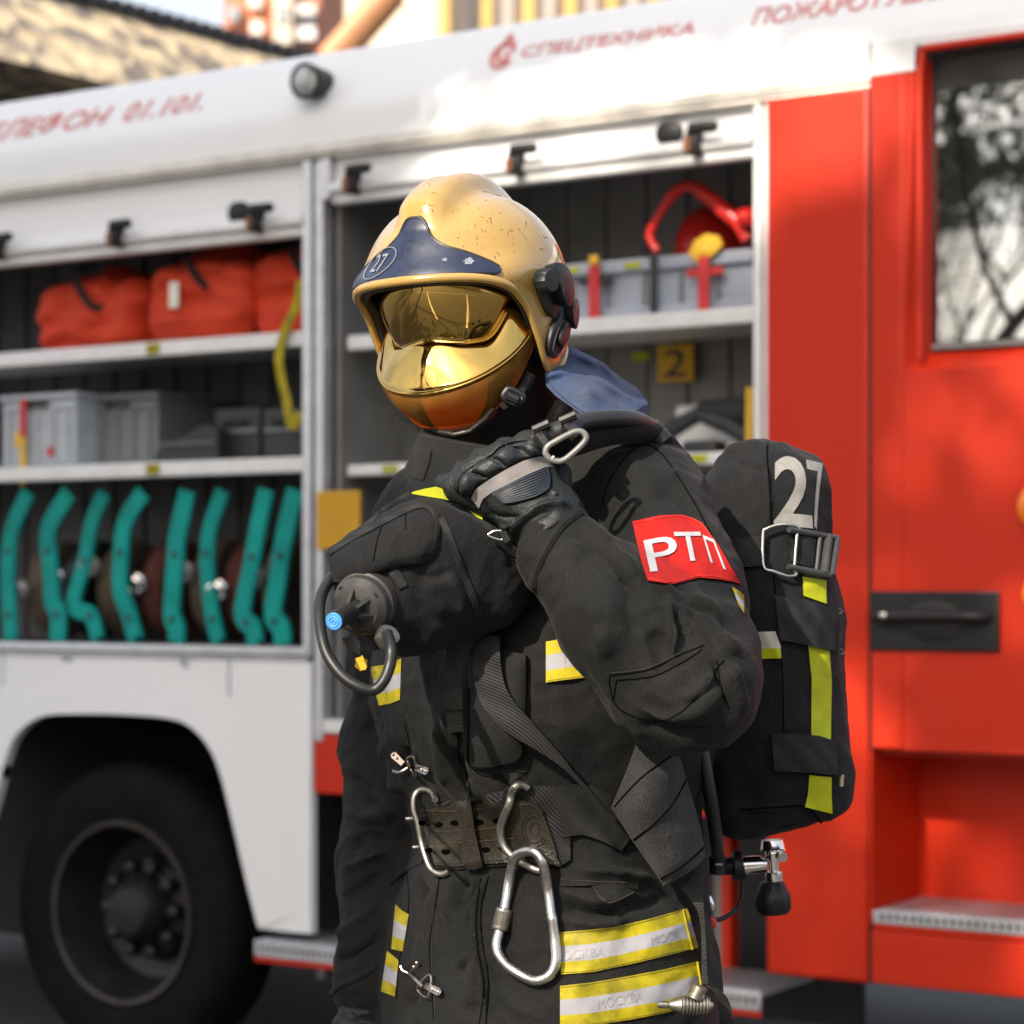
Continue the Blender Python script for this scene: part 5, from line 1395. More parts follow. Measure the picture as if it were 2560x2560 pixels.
# chest radio pocket, flap and lower pocket flap
pk = patch('chest_pocket', ST, [ZL(Z3, (950, -330), (1120, -330), (1290, -300)), ZL(Z3, (945, -100), (1120, -90), (1290, -60)), ZL(Z3, (942, 180), (1120, 190), (1280, 150)), ZL(Z3, (944, 372), (1060, 392), (1260, 335))], M['jacket'], jacket, 26, 34, .014, .03, smooth=10, bulge=.010)
SP_ = Surf(pk)
mb = MBE(); seam(mb, SP_, ZL(Z3, (948, -100), (946, 180), (948, 365), (1050, 386), (1250, 336), (1268, 160)), .0013); mb.build('seam', M['seam'], jacket)
pf = patch('pocket_flap', SJ, [ZL(Z5, (0, 985), (150, 1005), (330, 1030), (480, 1060)), ZL(Z5, (0, 1100), (130, 1098), (300, 1090), (470, 1120))], M['jacket'], jacket, 24, 8, .005, .008, smooth=6)
pt = patch('flap_tab', SJ, [ZL(Z5, (190, 1100), (330, 1080), (460, 1130)), ZL(Z5, (220, 1150), (330, 1160), (400, 1165)), ZL(Z5, (285, 1215), (300, 1215), (310, 1208))], M['jacket'], jacket, 12, 12, .009, .006, smooth=6)
mb = MBE(); stitches(mb, Surf(pf), ZL(Z5, (0, 1058), (180, 1072), (400, 1078)), 5); stitches(mb, Surf(pt), ZL(Z5, (205, 1112), (290, 1200), (440, 1140)), 5); mb.build('stitching', M['thread'], jacket)
pf2 = patch('pocket_flap', SJ, [ZL(Z3, (690, 890), (640, 905), (530, 985)), ZL(Z3, (670, 925), (600, 970), (490, 1050)), ZL(Z3, (660, 960), (580, 1000), (470, 1085))], M['jacket'], jacket, 16, 8, .005, .008, smooth=6)
# metal clasps on the placket
def clasp(pts, lab):
    """a hook of bent plate and wire riveted to the cloth"""
    c = {k: SJ.at(*Z3(*v), .006) for k, v in pts.items()}
    n = np.array((0, 0, EYE)) - c['plate0']; n = n / np.linalg.norm(n)
    mb = MB()
    def strap(a, b, w):
        d = b - a; L = np.linalg.norm(d); d = d / L; s = np.cross(n, d); s /= np.linalg.norm(s)
        o = [(-.0, -w * .8), (L * .85, -w), (L, -w * .5), (L, w * .5), (L * .85, w), (0, w * .8)]
        mb.prism(o, 0, .0028, lambda x, y, q: a + d * x + s * y + n * q)
        for f_ in (.55, .88): mb.lathe([(.0028, w * .5), (.0045, w * .42), (.005, .0005)], a + d * L * f_, n, 12)
    strap(c['plate0'], c['plate1'], .0048); strap(c['arm0'], c['arm1'], .0042)
    ring = [c['r%d' % k] + n * .004 for k in range(4)]
    mb.tube(crv(ring, 24, True), .0014, 8, closed=True)
    mb.tube(crv([c['h0'] + n * .003, (c['h0'] + c['h1']) / 2 + n * .012, c['h1'] + n * .004], 12), .0024, 8)
    mb.tube(crv([c['h0'] + n * .002, c['k0'] + n * .006, c['k1'] + n * .006], 12), .002, 8)
    return mb.build('clasp', M['brass_nickel'], jacket)
clasp(dict(plate0=(645, 365), plate1=(722, 400), arm0=(560, 350), arm1=(508, 295), r0=(575, 320), r1=(640, 318), r2=(650, 415), r3=(620, 420), h0=(595, 380), h1=(585, 320), k0=(545, 410), k1=(515, 390)), '')
clasp(dict(plate0=(700, 1690), plate1=(800, 1745), arm0=(610, 1610), arm1=(660, 1555), r0=(665, 1690), r1=(740, 1640), r2=(725, 1770), r3=(670, 1735), h0=(600, 1640), h1=(690, 1700), k0=(570, 1605), k1=(560, 1580)), '')
# ---- gloves
G0 = 2130.
def hand_l(X):
    wr = P(1368, 1300, 2.672)
    mcp = [P(1150, 1216, 2.668), P(1197, 1180, 2.655), P(1255, 1146, 2.652), P(1322, 1118, 2.662)]
    ip1 = [P(1113, 1210, 2.688), P(1160, 1178, 2.690), P(1206, 1146, 2.688), P(1262, 1122, 2.690)]
    ip2 = [P(1126, 1232, 2.722), P(1160, 1200, 2.732), P(1215, 1165, 2.735), P(1290, 1135, 2.733)]
    tip = [P(1165, 1240, 2.728), P(1205, 1215, 2.738), P(1255, 1185, 2.742), P(1320, 1160, 2.740)]
    rad = [.0110, .0115, .0120, .0120]
    d = None
    for m in mcp:
        c = cone(X, wr + (m - wr) * .12, m, .028, .0205)
        d = c if d is None else smin(d, c, .018)
    for m, a, b, t, r in zip(mcp, ip1, ip2, tip, rad):
        f = smin(cone(X, m, a, r + .003, r + .001), smin(cone(X, a, b, r + .001, r), cone(X, b, t, r, r - .002), .004), .005)
        d = smin(d, f, .006)
    for (x, y), (a, b) in (((1163, 1207), (24, 17)), ((1211, 1180), (29, 18)), ((1266, 1149), (31, 19)), ((1328, 1124), (28, 19))):
        p = P(x, y, 2.640); pr = np.array([[.77, 0, .64], [0, 1, 0], [-.64, 0, .77]])
        d = smin(d, ell(X, p + (0, .004, 0), (.0125, .012, .0145), None), .004)
    th_ = smin(cone(X, P(1385, 1262, 2.70), P(1388, 1190, 2.72), .024, .0185), cone(X, P(1388, 1190, 2.72), P(1340, 1150, 2.735), .0175, .0135), .008)
    d = smin(d, th_, .012)
    d = smin(d, cone(X, wr, P(1395, 1340, 2.672), .039, .040), .02)
    return d
lo = P(1060, 1480, 2.6); lo[1] = 2.58; hi = P(1480, 1040, 2.8); hi[1] = 2.80
V, F = nets(hand_l, lo, hi, .0023)
V = relax(V, F, 2)
RIB = [(1126, 1212, 24), (1162, 1170, 18), (1206, 1134, 18), (1266, 1104, 16)]
N = vnorm(V, F); Q = proj(V); dsp = np.zeros(len(V))
for x, y, r in RIB:
    q = Q - (x, y); rr_ = np.linalg.norm(q, axis=1); al = q @ np.array((-.84, -.54)) if x < 1140 else q @ np.array((-.62, -.78))
    if x < 1140: al = q @ np.array((-.97, -.1))
    dsp += np.where(rr_ < r, .0011 * np.cos(al / 5.2 * math.tau) * np.clip((r - rr_) / 6, 0, 1), 0)
V = V + N * dsp[:, None]
GF = [(ZL(ZH, (500, 560), (560, 610), (660, 650)), 5, -.0035), (ZL(ZH, (735, 405), (820, 440), (900, 515)), 5, -.0035), (ZL(ZH, (985, 270), (1090, 300), (1190, 385)), 5, -.0035), (ZL(ZH, (320, 620), (450, 500), (720, 385), (850, 265), (1120, 195)), 5, -.0025),
      (ZL(ZH, (330, 700), (320, 800), (330, 870)), 5, -.002), (ZL(ZH, (700, 1080), (850, 1130), (1080, 1130)), 9, -.004), (ZL(ZH, (640, 930), (680, 1040), (800, 1160)), 8, -.003), (ZL(ZH, (1530, 780), (1540, 860), (1500, 920)), 7, -.004), (ZL(ZH, (1450, 800), (1500, 850), (1580, 880)), 7, .003),
      (ZL(ZH, (800, 1200), (900, 1240), (1020, 1180)), 8, .004), (ZL(ZH, (760, 1270), (880, 1290), (960, 1250)), 7, -.004), (ZL(ZH, (1100, 870), (1250, 850), (1400, 810)), 8, .002), (ZL(ZH, (1430, 860), (1380, 920), (1400, 960)), 8, -.003)]
V = fold(V, F, GF, rough=[(60., .0008), (140., .0004)])
me = mesh_from(V, F); me.materials.append(M['glove']); gl = link('glove', me, person, True, 179)
gl['label'] = 'black leather glove closed on the shoulder strap'
SG = Surf(gl)
for top, bot in (([(332, 835), (318, 720), (368, 612), (462, 566)], [(462, 868), (505, 780), (570, 712), (630, 668)]), ([(485, 556), (560, 470), (630, 428), (705, 400)], [(662, 645), (740, 595), (810, 555), (872, 528)]),
                 ([(725, 388), (800, 320), (870, 282), (960, 268)], [(910, 512), (1000, 465), (1080, 430), (1165, 398)]), ([(985, 256), (1060, 218), (1150, 212), (1235, 250)], [(1192, 388), (1250, 374), (1310, 366), (1368, 372)])):
    patch('knuckle_pad', SG, [ZL(ZH, *top), ZL(ZH, *[((a + c) / 2 , (b + d) / 2) for (a, b), (c, d) in zip(top, bot)]), ZL(ZH, *bot)], M['glove_pad'], gl, 22, 18, .0006, .006, smooth=8, bulge=.0042)
patch('reflective_band', SG, [ZL(ZH, (470, 900), (520, 790), (700, 665), (900, 545), (1100, 445), (1300, 392), (1390, 400)), ZL(ZH, (520, 960), (620, 880), (740, 800), (930, 680), (1130, 580), (1330, 520), (1440, 500)), ZL(ZH, (565, 1020), (610, 910), (715, 830), (930, 720), (1150, 610), (1370, 520), (1500, 512))], M['glove_band'], gl, 50, 10, .0016, .003, smooth=4)
rp = patch('rib_panel', SG, [ZL(ZH, (720, 845), (900, 740), (1150, 620), (1400, 525)), ZL(ZH, (790, 900), (950, 850), (1200, 740), (1430, 640)), ZL(ZH, (870, 955), (1000, 950), (1250, 880), (1425, 790))], M['glove_rib'], gl, 40, 30, .0008, .002, smooth=4)
mb = MB(); SRP = Surf(rp, gl)
for k in range(9):
    t = (k + .5) / 9
    a = [(720 + 140 * t, 845 + 110 * t), (900 + 90 * t, 740 + 205 * t), (1150 + 100 * t, 620 + 260 * t), (1398 + 28 * math.sin(t * 3), 528 + 258 * t)]
    seam(mb, SRP, ZL(ZH, *a), .0016, 30, .0006)
mb.build('rib', plain('rib_leather', (.018, .023, .034), .42), gl)
mb = MBE()
for poly in (ZL(ZH, (470, 890), (470, 850), (560, 740), (760, 610), (960, 500), (1180, 400), (1380, 375)), ZL(ZH, (320, 850), (320, 720), (360, 620), (470, 530), (700, 385), (830, 275), (1000, 215), (1150, 205)), ZL(ZH, (480, 570), (570, 610), (650, 650)), ZL(ZH, (735, 405), (820, 440), (895, 515)), ZL(ZH, (985, 270), (1090, 300), (1190, 385)), ZL(ZH, (1410, 520), (1440, 640), (1430, 780), (1250, 890), (1000, 965), (870, 955), (720, 845))):
    seam(mb, SG, poly, .0009, 40, .0003)
mb.build('seam', M['seam'], gl)
# gauntlet: soft cuff between hand and sleeve, with its gathered edge and a small ring
cu = MB()
def cuffG(X):
    d = cone(X, P(1366, 1300, 2.672), P(1396, 1352, 2.672), .046, .044)
    return smax(d, -cone(X, P(1365, 1300, 2.672), P(1425, 1400, 2.668), .036, .040), .006)
lo = P(1240, 1520, 2.6); lo[1] = 2.58; hi = P(1530, 1200, 2.8); hi[1] = 2.77
V, F = nets(cuffG, lo, hi, .0035); V = relax(V, F, 2)
V = fold(V, F, [(ZL(ZH, (960, 1400), (1000, 1260), (1150, 1100), (1350, 980), (1600, 960), (1720, 1060)), 9, .007), (ZL(ZH, (1000, 1480), (1080, 1300), (1250, 1150), (1500, 1050)), 9, -.006), (ZL(ZH, (1080, 1560), (1180, 1400), (1350, 1280), (1600, 1120)), 8, .005), (ZL(ZH, (1080, 1680), (1130, 1600), (1300, 1480), (1400, 1400)), 9, -.006), (ZL(ZH, (940, 1500), (1000, 1700), (1100, 1820)), 10, .004)], rough=[(50., .002), (120., .0008)])
me = mesh_from(V, F); me.materials.append(M['glove']); link('glove_cuff', me, gl, True, 179)
mb = MB(); c0 = [P(*ZH(*p), 2.635) for p in ((840, 1290), (760, 1290), (700, 1320), (675, 1340), (740, 1375), (830, 1398), (860, 1385))]
mb.tube(crv(c0, 30), .0011, 8); mb.build('wire_ring', M['steel'], gl)
mb = MB(); mb.tube([P(*ZH(850, 1300), 2.64), P(*ZH(900, 1400), 2.64), P(*ZH(940, 1450), 2.645)], [.009, .010, .007], 8, flat=.6); mb.build('pull_tab', M['rubber'], gl)
# the hanging right hand
def hand_r(X):
    wr = P(930, 2490, 2.985); d = cone(X, P(928, 2490, 2.985), P(925, 2530, 2.98), .034, .034)
    pal = P(905, 2600, 2.96)
    for k in range(4):
        o = lft * (-.03 + .02 * k) + fwd * .01
        m = pal + o + (0, 0, -.01); a = m + fwd * .008 + (0, 0, -.045); b = a + fwd * .0 + (0, 0, -.035) - fwd * .018; t = b - fwd * .018 + (0, 0, -.016)
        d = smin(d, cone(X, P(925, 2530, 2.98), m, .030, .018), .02)
        d = smin(d, smin(cone(X, m, a, .0135, .012), smin(cone(X, a, b, .012, .011), cone(X, b, t, .011, .009), .004), .004), .005)
    a = P(920, 2560, 2.97) + fwd * .035; d = smin(d, smin(cone(X, P(925, 2540, 2.98), a, .024, .017), cone(X, a, a + fwd * .012 + (0, 0, -.06), .016, .012), .008), .01)
    return d
c = P(915, 2600, 2.97)
V, F = nets(hand_r, c + (-.13, -.13, -.17), c + (.13, .13, .13), .004); V = relax(V, F, 2)
V = fold(V, F, [(ZL(Z3, (200, 1780), (300, 1800), (420, 1790)), 10, -.006), (ZL(Z3, (210, 1840), (300, 1870), (380, 1850)), 10, .005), (ZL(Z3, (250, 1880), (330, 1920), (420, 1900)), 10, -.005)], rough=[(50., .002)])
me = mesh_from(V, F); me.materials.append(M['glove']); g2 = link('glove', me, person, True, 179)
g2['label'] = 'black leather glove hanging at his right side'
loopcuff(ZL(Z3, (120, 1745), (180, 1700), (280, 1660), (400, 1580)), .0045, 'cuff_hem', M['jacket'])
# ================================================================== helmet
g = NT('helmet_paint')
base = g.mix(g.ramp(g.noise(9., 5, .6), [(.35, 0.), (.75, 1.)]), (.40, .255, .074), (.335, .203, .048))
s1_ = g.noise(26., 2, .5, (1., 7., 1.), (.3, .2, .5)); s2_ = g.noise(34., 2, .5, (6., 1., 1.4), (.9, .1, -.6)); s3_ = g.noise(75., 3, .6)
scr = g.mix(1.0, g.ramp(s1_, [(.70, 0.), (.735, 1.)]), g.ramp(s2_, [(.71, 0.), (.74, 1.)]), 'LIGHTEN')
scr = g.mix(1.0, scr, g.ramp(s3_, [(.66, 0.), (.70, 1.)]), 'LIGHTEN')
scr = g.mix(1.0, scr, g.ramp(g.noise(7., 2), [(.46, 0.), (.60, 1.)]), 'MULTIPLY')
c = g.mix(scr, base, (.16, .10, .035))
grime = g.ramp(g.noise(15., 6, .7), [(.42, 0.), (.80, .6)])
c = g.mix(grime, c, (.30, .18, .055))
g.set(base=c, rough=g.mix(scr, (.20, .20, .20), (.7, .7, .7)), coat=.55, coatr=.06, spec=.5); g.bump(g.noise(3., 2), .04, .01); g.bump(scr, -.15, .0008)
M['helmet'] = g.m
M['navy'] = plain('navy_plate', (.010, .017, .045), .36, scale=40, var=.25, coat=.15)
M['white_line'] = plain('white_line', (.19, .20, .22), .5)
g = NT('gold_mirror')
c = g.mix(g.ramp(g.noise(40., 5, .7), [(.5, 0.), (.8, .25)]), (.62, .39, .105), (.40, .24, .06))
g.set(base=c, metal=1.0, rough=g.ramp(g.noise(60., 5, .7), [(.45, .035), (.8, .13)])); M['gold'] = g.m
g = NT('amber_shield')
g.set(base=(.62, .38, .10), rough=.16, metal=.0, spec=.6)
tr_ = g.n('BsdfTransparent'); tr_.inputs[0].default_value = (1.0, .66, .24, 1); mx_ = g.n('MixShader')
g.l(g.ramp(g.noise(17., 7, .75), [(.35, .05), (.75, .30)]), mx_.inputs[0]); g.l(tr_.outputs[0], mx_.inputs[1]); g.l(g.b.outputs[0], mx_.inputs[2]); g.l(mx_.outputs[0], g.out.inputs[0]); M['amber'] = g.m
helmet = thing('fire_helmet', 'scuffed yellow fire helmet with gold mirror visor on his head', 'helmet', tuple(HC))
AX = (.122, .147, .1235)
def sst(a, b, x): t = np.clip((x - a) / (b - a), 0, 1); return t * t * (3 - 2 * t)
def shell_r(D, off=0.0):
    """distance from the dome centre to the shell in local directions D (x left, y back, z up)"""
    D = np.atleast_2d(D); ax = np.array(AX)
    axs = np.repeat(ax[None], len(D), 0); axs[D[:, 2] < 0, 2] = .20
    e = 1 / np.linalg.norm(D / axs, axis=1)
    p = D * e[:, None]
    # crest: a broad raised band from above the brow over the top to the back
    ang = np.degrees(np.arctan2(D[:, 2], -D[:, 1]))           # 0 forward, 90 top, 180 back
    along = sst(35, 53, ang) * (1 - sst(150, 178, ang)) * (D[:, 2] > -.3)
    cr = 1 - sst(.016, .040, np.abs(p[:, 0]))
    e = e + .020 * cr * along
    e = e + .004 * np.exp(-((np.abs(p[:, 0]) - .046) / .012) ** 2) * along * -.6
    # brow and cheeks flare outwards a little
    el = np.degrees(np.arcsin(np.clip(D[:, 2], -1, 1))); az = np.degrees(np.arctan2(D[:, 0], -D[:, 1]))
    e = e + .010 * np.exp(-((el - 8.5) / 9.) ** 2) * (1 - sst(50, 80, np.abs(az)))
    e = e + .004 * sst(-15, -45, el) * (1 - sst(95, 150, np.abs(az)))
    return e + off
def sdirs(az, el):
    az = np.radians(az); el = np.radians(el)
    return np.stack([np.sin(az) * np.cos(el), -np.cos(az) * np.cos(el), np.sin(el)], -1)
EDGE = [(0, 10.5), (20, 9.8), (38, 7.2), (52, 1.0), (61, -9), (66, -20), (71, -31), (77, -41), (86, -47), (98, -47), (114, -42), (135, -37), (158, -34), (180, -33)]
half = crv(EDGE, 70); full = np.vstack([half, [(360 - a, e) for a, e in half[::-1][1:-1]]])
ED = sdirs(full[:, 0], full[:, 1]); ED /= np.linalg.norm(ED, axis=1, keepdims=True)
pole = np.array((0, .64, .77)); pole /= np.linalg.norm(pole)
NT_ = 60
rows_ = []
for t in np.linspace(0, 1, NT_):
    t = t ** .9
    om = np.arccos(np.clip(ED @ pole, -1, 1)); w0 = np.sin((1 - t) * om) / np.sin(om); w1 = np.sin(t * om) / np.sin(om)
    D = w0[:, None] * pole + w1[:, None] * ED; rows_.append(D / np.linalg.norm(D, axis=1, keepdims=True))
def grid_mesh(rows, rfun, close=True):
    V = []; F = []; n = len(rows[0])
    for D in rows: V.append(D * rfun(D)[:, None])
    V = np.vstack(V)
    for j in range(len(rows) - 1):
        for i in range(n): i2 = (i + 1) % n; F.append((j * n + i, j * n + i2, (j + 1) * n + i2, (j + 1) * n + i))
    return V, F
Vo, Fo = grid_mesh(rows_, shell_r); Vi, Fi = grid_mesh(rows_, lambda D: shell_r(D, -.006))
n = len(ED); off = len(Vo); lastr = (NT_ - 1) * n
F = list(Fo) + [tuple(off + i for i in f[::-1]) for f in Fi] + [(lastr + i, off + lastr + i, off + lastr + (i + 1) % n, lastr + (i + 1) % n) for i in range(n)]
V = np.vstack([Vo, Vi]); Vw = V @ HR.T + HC
bm = bmesh.new(); me = mesh_from(Vw, F); bm.from_mesh(me); bmesh.ops.remove_doubles(bm, verts=bm.verts[:], dist=1e-5); bmesh.ops.dissolve_degenerate(bm, dist=1e-6, edges=bm.edges[:]); bm.to_mesh(me); bm.free(); me.materials.append(M['helmet'])
shell = link('shell', me, helmet, True, 60, True)
ep = ED * shell_r(ED, -.001)[:, None]
mb = MB(); rad = np.array([.0058 if (abs(((a + 180) % 360) - 180) < 56) else .0040 for a in full[:, 0]]); k_ = np.ones(9) / 9; rad = np.convolve(np.pad(rad, 4, mode='wrap'), k_, 'valid')
mb.tube(ep @ HR.T + HC, rad, 10, closed=True); mb.build('rim_bead', M['helmet'], helmet)
def onshell(az, el, lift=0.0):
    D = sdirs(np.array(az, float), np.array(el, float)); D = D / np.linalg.norm(D, axis=-1, keepdims=True); p = D.reshape(-1, 3); r = shell_r(p, lift)
    return (p * r[:, None]) @ HR.T + HC
def shell_patch(name, polys, mat, lift, nu, nv, parent=helmet, thick=.003):
    """polys: rows of (azimuth, elevation)"""
    L = [crv(p, nu) for p in polys]; tv = np.linspace(0, len(L) - 1, nv); V = []; W = []
    for t in tv:
        k = min(int(t), len(L) - 2); q = L[k] * (1 - t + k) + L[k + 1] * (t - k)
        V.append(onshell(q[:, 0], q[:, 1], lift)); W.append(onshell(q[:, 0], q[:, 1], lift - thick))
    G = np.array(V); B = np.array(W); nn = nu * nv
    mb = MB(); F = []
    for j in range(nv - 1):
        for i in range(nu - 1): a = j * nu + i; F += [(a, a + 1, a + nu + 1, a + nu), (nn + a, nn + a + nu, nn + a + nu + 1, nn + a + 1)]
    for i in range(nu - 1): F += [(i, nn + i, nn + i + 1, i + 1)]; a = (nv - 1) * nu + i; F += [(a, a + 1, nn + a + 1, nn + a)]
    for j in range(nv - 1): a = j * nu; F += [(a, a + nu, nn + a + nu, nn + a)]; a += nu - 1; F += [(a, nn + a, nn + a + nu, a + nu)]
    mb.add(np.vstack([G.reshape(-1, 3), B.reshape(-1, 3)]), F); return mb.build(name, mat, parent, angle=50)
# navy front plate: tall peak in the middle, long low wings
half_t = [(0, 43), (5, 42.5), (8.5, 39), (11, 34), (15, 29.5), (21, 25.5), (31, 21.5), (41, 15.8), (46, 11.8)]
half_b = [(0, 12.0), (6, 11.9), (12, 11.7), (20, 11.3), (27, 10.8), (34, 10.0), (39, 9.4), (44, 9.0), (46, 10.2)]
top_r = [(-a, e) for a, e in half_t[::-1][:-1]] + half_t; bot_r = [(-a, e) for a, e in half_b[::-1][:-1]] + half_b
plate = shell_patch('front_plate', [top_r, [((a + c) / 2, (b + d) / 2) for (a, b), (c, d) in zip(top_r, bot_r)], bot_r], M['navy'], .0028, 120, 24)
mb = MB(); cr_ = crv(top_r, 90); mb.tube(onshell(cr_[:, 0], cr_[:, 1], .0015), .0022, 6); cr_ = crv(bot_r, 90); mb.tube(onshell(cr_[:, 0], cr_[:, 1], .0015), .0018, 6); mb.build('plate_edge', M['plastic'], plate)
# oval badge with the number
mb = MB(); aa = np.linspace(0, math.tau, 49)[:-1]
bc = (-18, 20.5)
mb.tube(onshell(bc[0] + 11 * np.cos(aa) + 2.0 * np.sin(aa), bc[1] + 7.6 * np.sin(aa) + 1.5 * np.cos(aa), .0042), .0007, 6, closed=True); mb.build('oval_line', M['white_line'], plate)
U, F, _ = text_mesh('27', 4, .12, .2); mb = MB(); mb.add(onshell(bc[0] - 5.5 + 11 * U[:, 0], bc[1] - 4.4 + 9 * U[:, 1], .0040), F); mb.build('number', M['white_line'], plate, smooth=False)
mb = MB()
rnd = random.Random(4)
for c0, c1, sz in ((20, 18.5, 1.0), (31, 16.2, 1.9)):
    q = [(c0 + sz * (1 + .45 * rnd.uniform(-1, 1)) * 1.3 * math.cos(a), c1 + sz * (1 + .45 * rnd.uniform(-1, 1)) * math.sin(a)) for a in np.linspace(0, math.tau, 17)[:-1]]
    pts = onshell([p[0] for p in q], [p[1] for p in q], .0034); mb.add(list(pts) + [onshell([c0], [c1], .0036)[0]], [(i, (i + 1) % 16, 16) for i in range(16)])
mb.build('paint_chip', plain('chipped_paint', (.17, .19, .23), .7, var=.5, scale=400), plate)
# parting line, scuffs and scratches
SS = Surf(shell)
mb = MB(); mb.tube(on_line(SS, ZL(Z1, (860, 140), (960, 165), (1060, 225), (1130, 300), (1190, 390), (1222, 440)), 40, .0001), .0005, 5); mb.build('parting_line', plain('line_grime', (.24, .15, .05), .7), helmet)
rnd = random.Random(11); mb = MB()
for k in range(95):
    if k < 62: x, y = rnd.gauss(960, 150), rnd.gauss(350, 95)
    elif k < 80: x, y = 470 + rnd.gauss(40, 22) + rnd.uniform(0, 60), rnd.uniform(90, 270)
    else: x, y = rnd.uniform(600, 1080), rnd.uniform(672, 700)
    a = rnd.choice((.5, 2.4, 1.2)) + rnd.gauss(0, .5); L = rnd.choice((8, 14, 22, 44)) * rnd.uniform(.5, 1.1)
    p = [(x - L * math.cos(a) / 2, y - L * math.sin(a) / 2), (x + rnd.uniform(-2, 2), y + rnd.uniform(-2, 2)), (x + L * math.cos(a) / 2, y + L * math.sin(a) / 2)]
    if any(SS.hit(*Z1(*q)) is None for q in p): continue
    r = rnd.uniform(.00025, .0007); mb.tube(on_line(SS, ZL(Z1, *p), 6, .0, smooth=0), [r * .3, r, r * 1.2, r, r * .6, r * .2], 5)
sc_o = mb.build('scuff_marks', plain('scuff_brown', (.13, .075, .02), .8, var=.4, scale=200), helmet); sc_o['kind'] = 'stuff'
# visor: gold mirror goggle with a nose, and the amber chin shield below it
def vis_row(az, zt_, zl, zlip, zridge, zb_):
    pass
NA = 97; az_ = np.linspace(-72, 72, NA)
a_ = np.abs(az_) / 72.0
def prof(az):
    s = abs(az) / 72.0
    zl = -.047 - .007 * math.sin(min(1, s / .40) * math.pi / 2) ** 2 + .050 * sst(.52, 1.0, np.array(s))      # lower edge of the lens
    zlip = -.104 + .060 * s ** 2.2
    zr = zlip - .010
    zb = -.156 + .098 * s ** 3.3
    return float(zl), float(zlip), float(zr), float(zb)
def ringp(az, z, grow):
    g_ = math.radians(az); return np.array(((.108 + grow) * math.sin(g_), .012 - (.136 + grow) * math.cos(g_), z))
LV = []; CV = []
for az in az_:
    zl, zlip, zr, zb = prof(az); s = abs(az) / 72.0; k = (1 - s ** 2.6)
    nose = math.exp(-(az / 6.5) ** 2); top = .034 - .06 * s ** 3
    zlip = min(zlip, zl - .004); zr = zlip - .009 * (1 - .5 * s); zb = min(zb, zr - .006)
    L_ = []
    for t in np.linspace(0, 1, 22): z = top + (zl - top) * t; L_.append(ringp(az, z, -.002 + .0207 * t - .030 * t * t))
    for t in np.linspace(0, 1, 16)[1:]:
        z = zl + (zlip - zl) * t; e = -.0113 + (.0113 + .018 * k) * (t ** .75) + .004 * nose * math.sin(t * math.pi); L_.append(ringp(az, z, e))
    for t in np.linspace(0, 1, 7)[1:]:
        z = zlip + (zr - zlip) * t; e = .018 * k + .004 * math.sin(t * math.pi); L_.append(ringp(az, z, e))
    LV.append(L_)
    C_ = []
    for t in np.linspace(0, 1, 20):
        z = zr + (zb - zr) * t; e = (.0195 - .040 * t ** 1.7) * k + .004 * (1 - k); C_.append(ringp(az, z, e))
    CV.append(C_)
def vgrid(LL, thick, name, mat):
    G = np.array(LL).transpose(1, 0, 2); nv, nu = G.shape[:2]; Gw = G @ HR.T + HC
    c = HL(0, .012, 0); B = G.copy(); r = B - np.array((0, .012, 0)); hz = np.linalg.norm(r[..., :2], axis=2, keepdims=True); B[..., :2] -= r[..., :2] / hz * thick
    Bw = B @ HR.T + HC; nn = nu * nv; F = []
    for j in range(nv - 1):
        for i in range(nu - 1): a = j * nu + i; F += [(a, a + 1, a + nu + 1, a + nu), (nn + a, nn + a + nu, nn + a + nu + 1, nn + a + 1)]
    for i in range(nu - 1): F += [(i, nn + i, nn + i + 1, i + 1)]; a = (nv - 1) * nu + i; F += [(a, a + 1, nn + a + 1, nn + a)]
    for j in range(nv - 1): a = j * nu; F += [(a, a + nu, nn + a + nu, nn + a)]; a += nu - 1; F += [(a, nn + a, nn + a + nu, a + nu)]
    mb = MB(); mb.add(np.vstack([Gw.reshape(-1, 3), Bw.reshape(-1, 3)]), F); return mb.build(name, mat, helmet, angle=75), Gw
vis, Gv = vgrid(LV, .003, 'visor', M['gold'])
chin, Gc_ = vgrid(CV, .0025, 'chin_shield', M['amber'])
mb = MB(); mb.tube(Gc_[-1], .0017, 8); mb.build('shield_edge', M['amber'], chin)
mb = MB(); k = int(21); mb.tube(Gv[21], .0011, 6); mb.build('lens_edge', M['gold'], vis)
# dark gasket inside the brow and cheeks
mb = MB(); D = ED[np.array([(abs(((a + 180) % 360) - 180) < 76) for a in full[:, 0]])]
order = np.argsort([((a + 180) % 360) - 180 for a in full[:, 0] if abs(((a + 180) % 360) - 180) < 76]); D = D[order]
mb.tube((D * shell_r(D, -.0105)[:, None] + np.array((0, .004, -.002))) @ HR.T + HC, .006, 8); mb.build('gasket', M['rubber'], helmet)
# side fittings: knob box and lower latch
def side_prism(outline, lift0, lift1, name, mat, parent=helmet, bev=.0025, ctr=None):
    """outline: (azimuth, elevation) loop standing proud of the shell"""
    q = crv(outline, 44, True); c = q.mean(0); V = []; n = len(q)
    for l, s in ((lift0, 1.0), (lift1 - bev, 1.0), (lift1 - bev * .3, .97), (lift1, .90)):
        p = c + (q - c) * s; V.append(onshell(p[:, 0], p[:, 1], l))
    F = []
    for j in range(3):
        for i in range(n): i2 = (i + 1) % n; F.append((j * n + i, j * n + i2, (j + 1) * n + i2, (j + 1) * n + i))
    V = np.vstack(V); cc = onshell([c[0]], [c[1]], lift1)[0]; V = np.vstack([V, [cc]])
    F += [(3 * n + i, 3 * n + (i + 1) % n, 4 * n) for i in range(n)]
    mb = MB(); mb.add(V, F); return mb.build(name, mat, parent, angle=35)
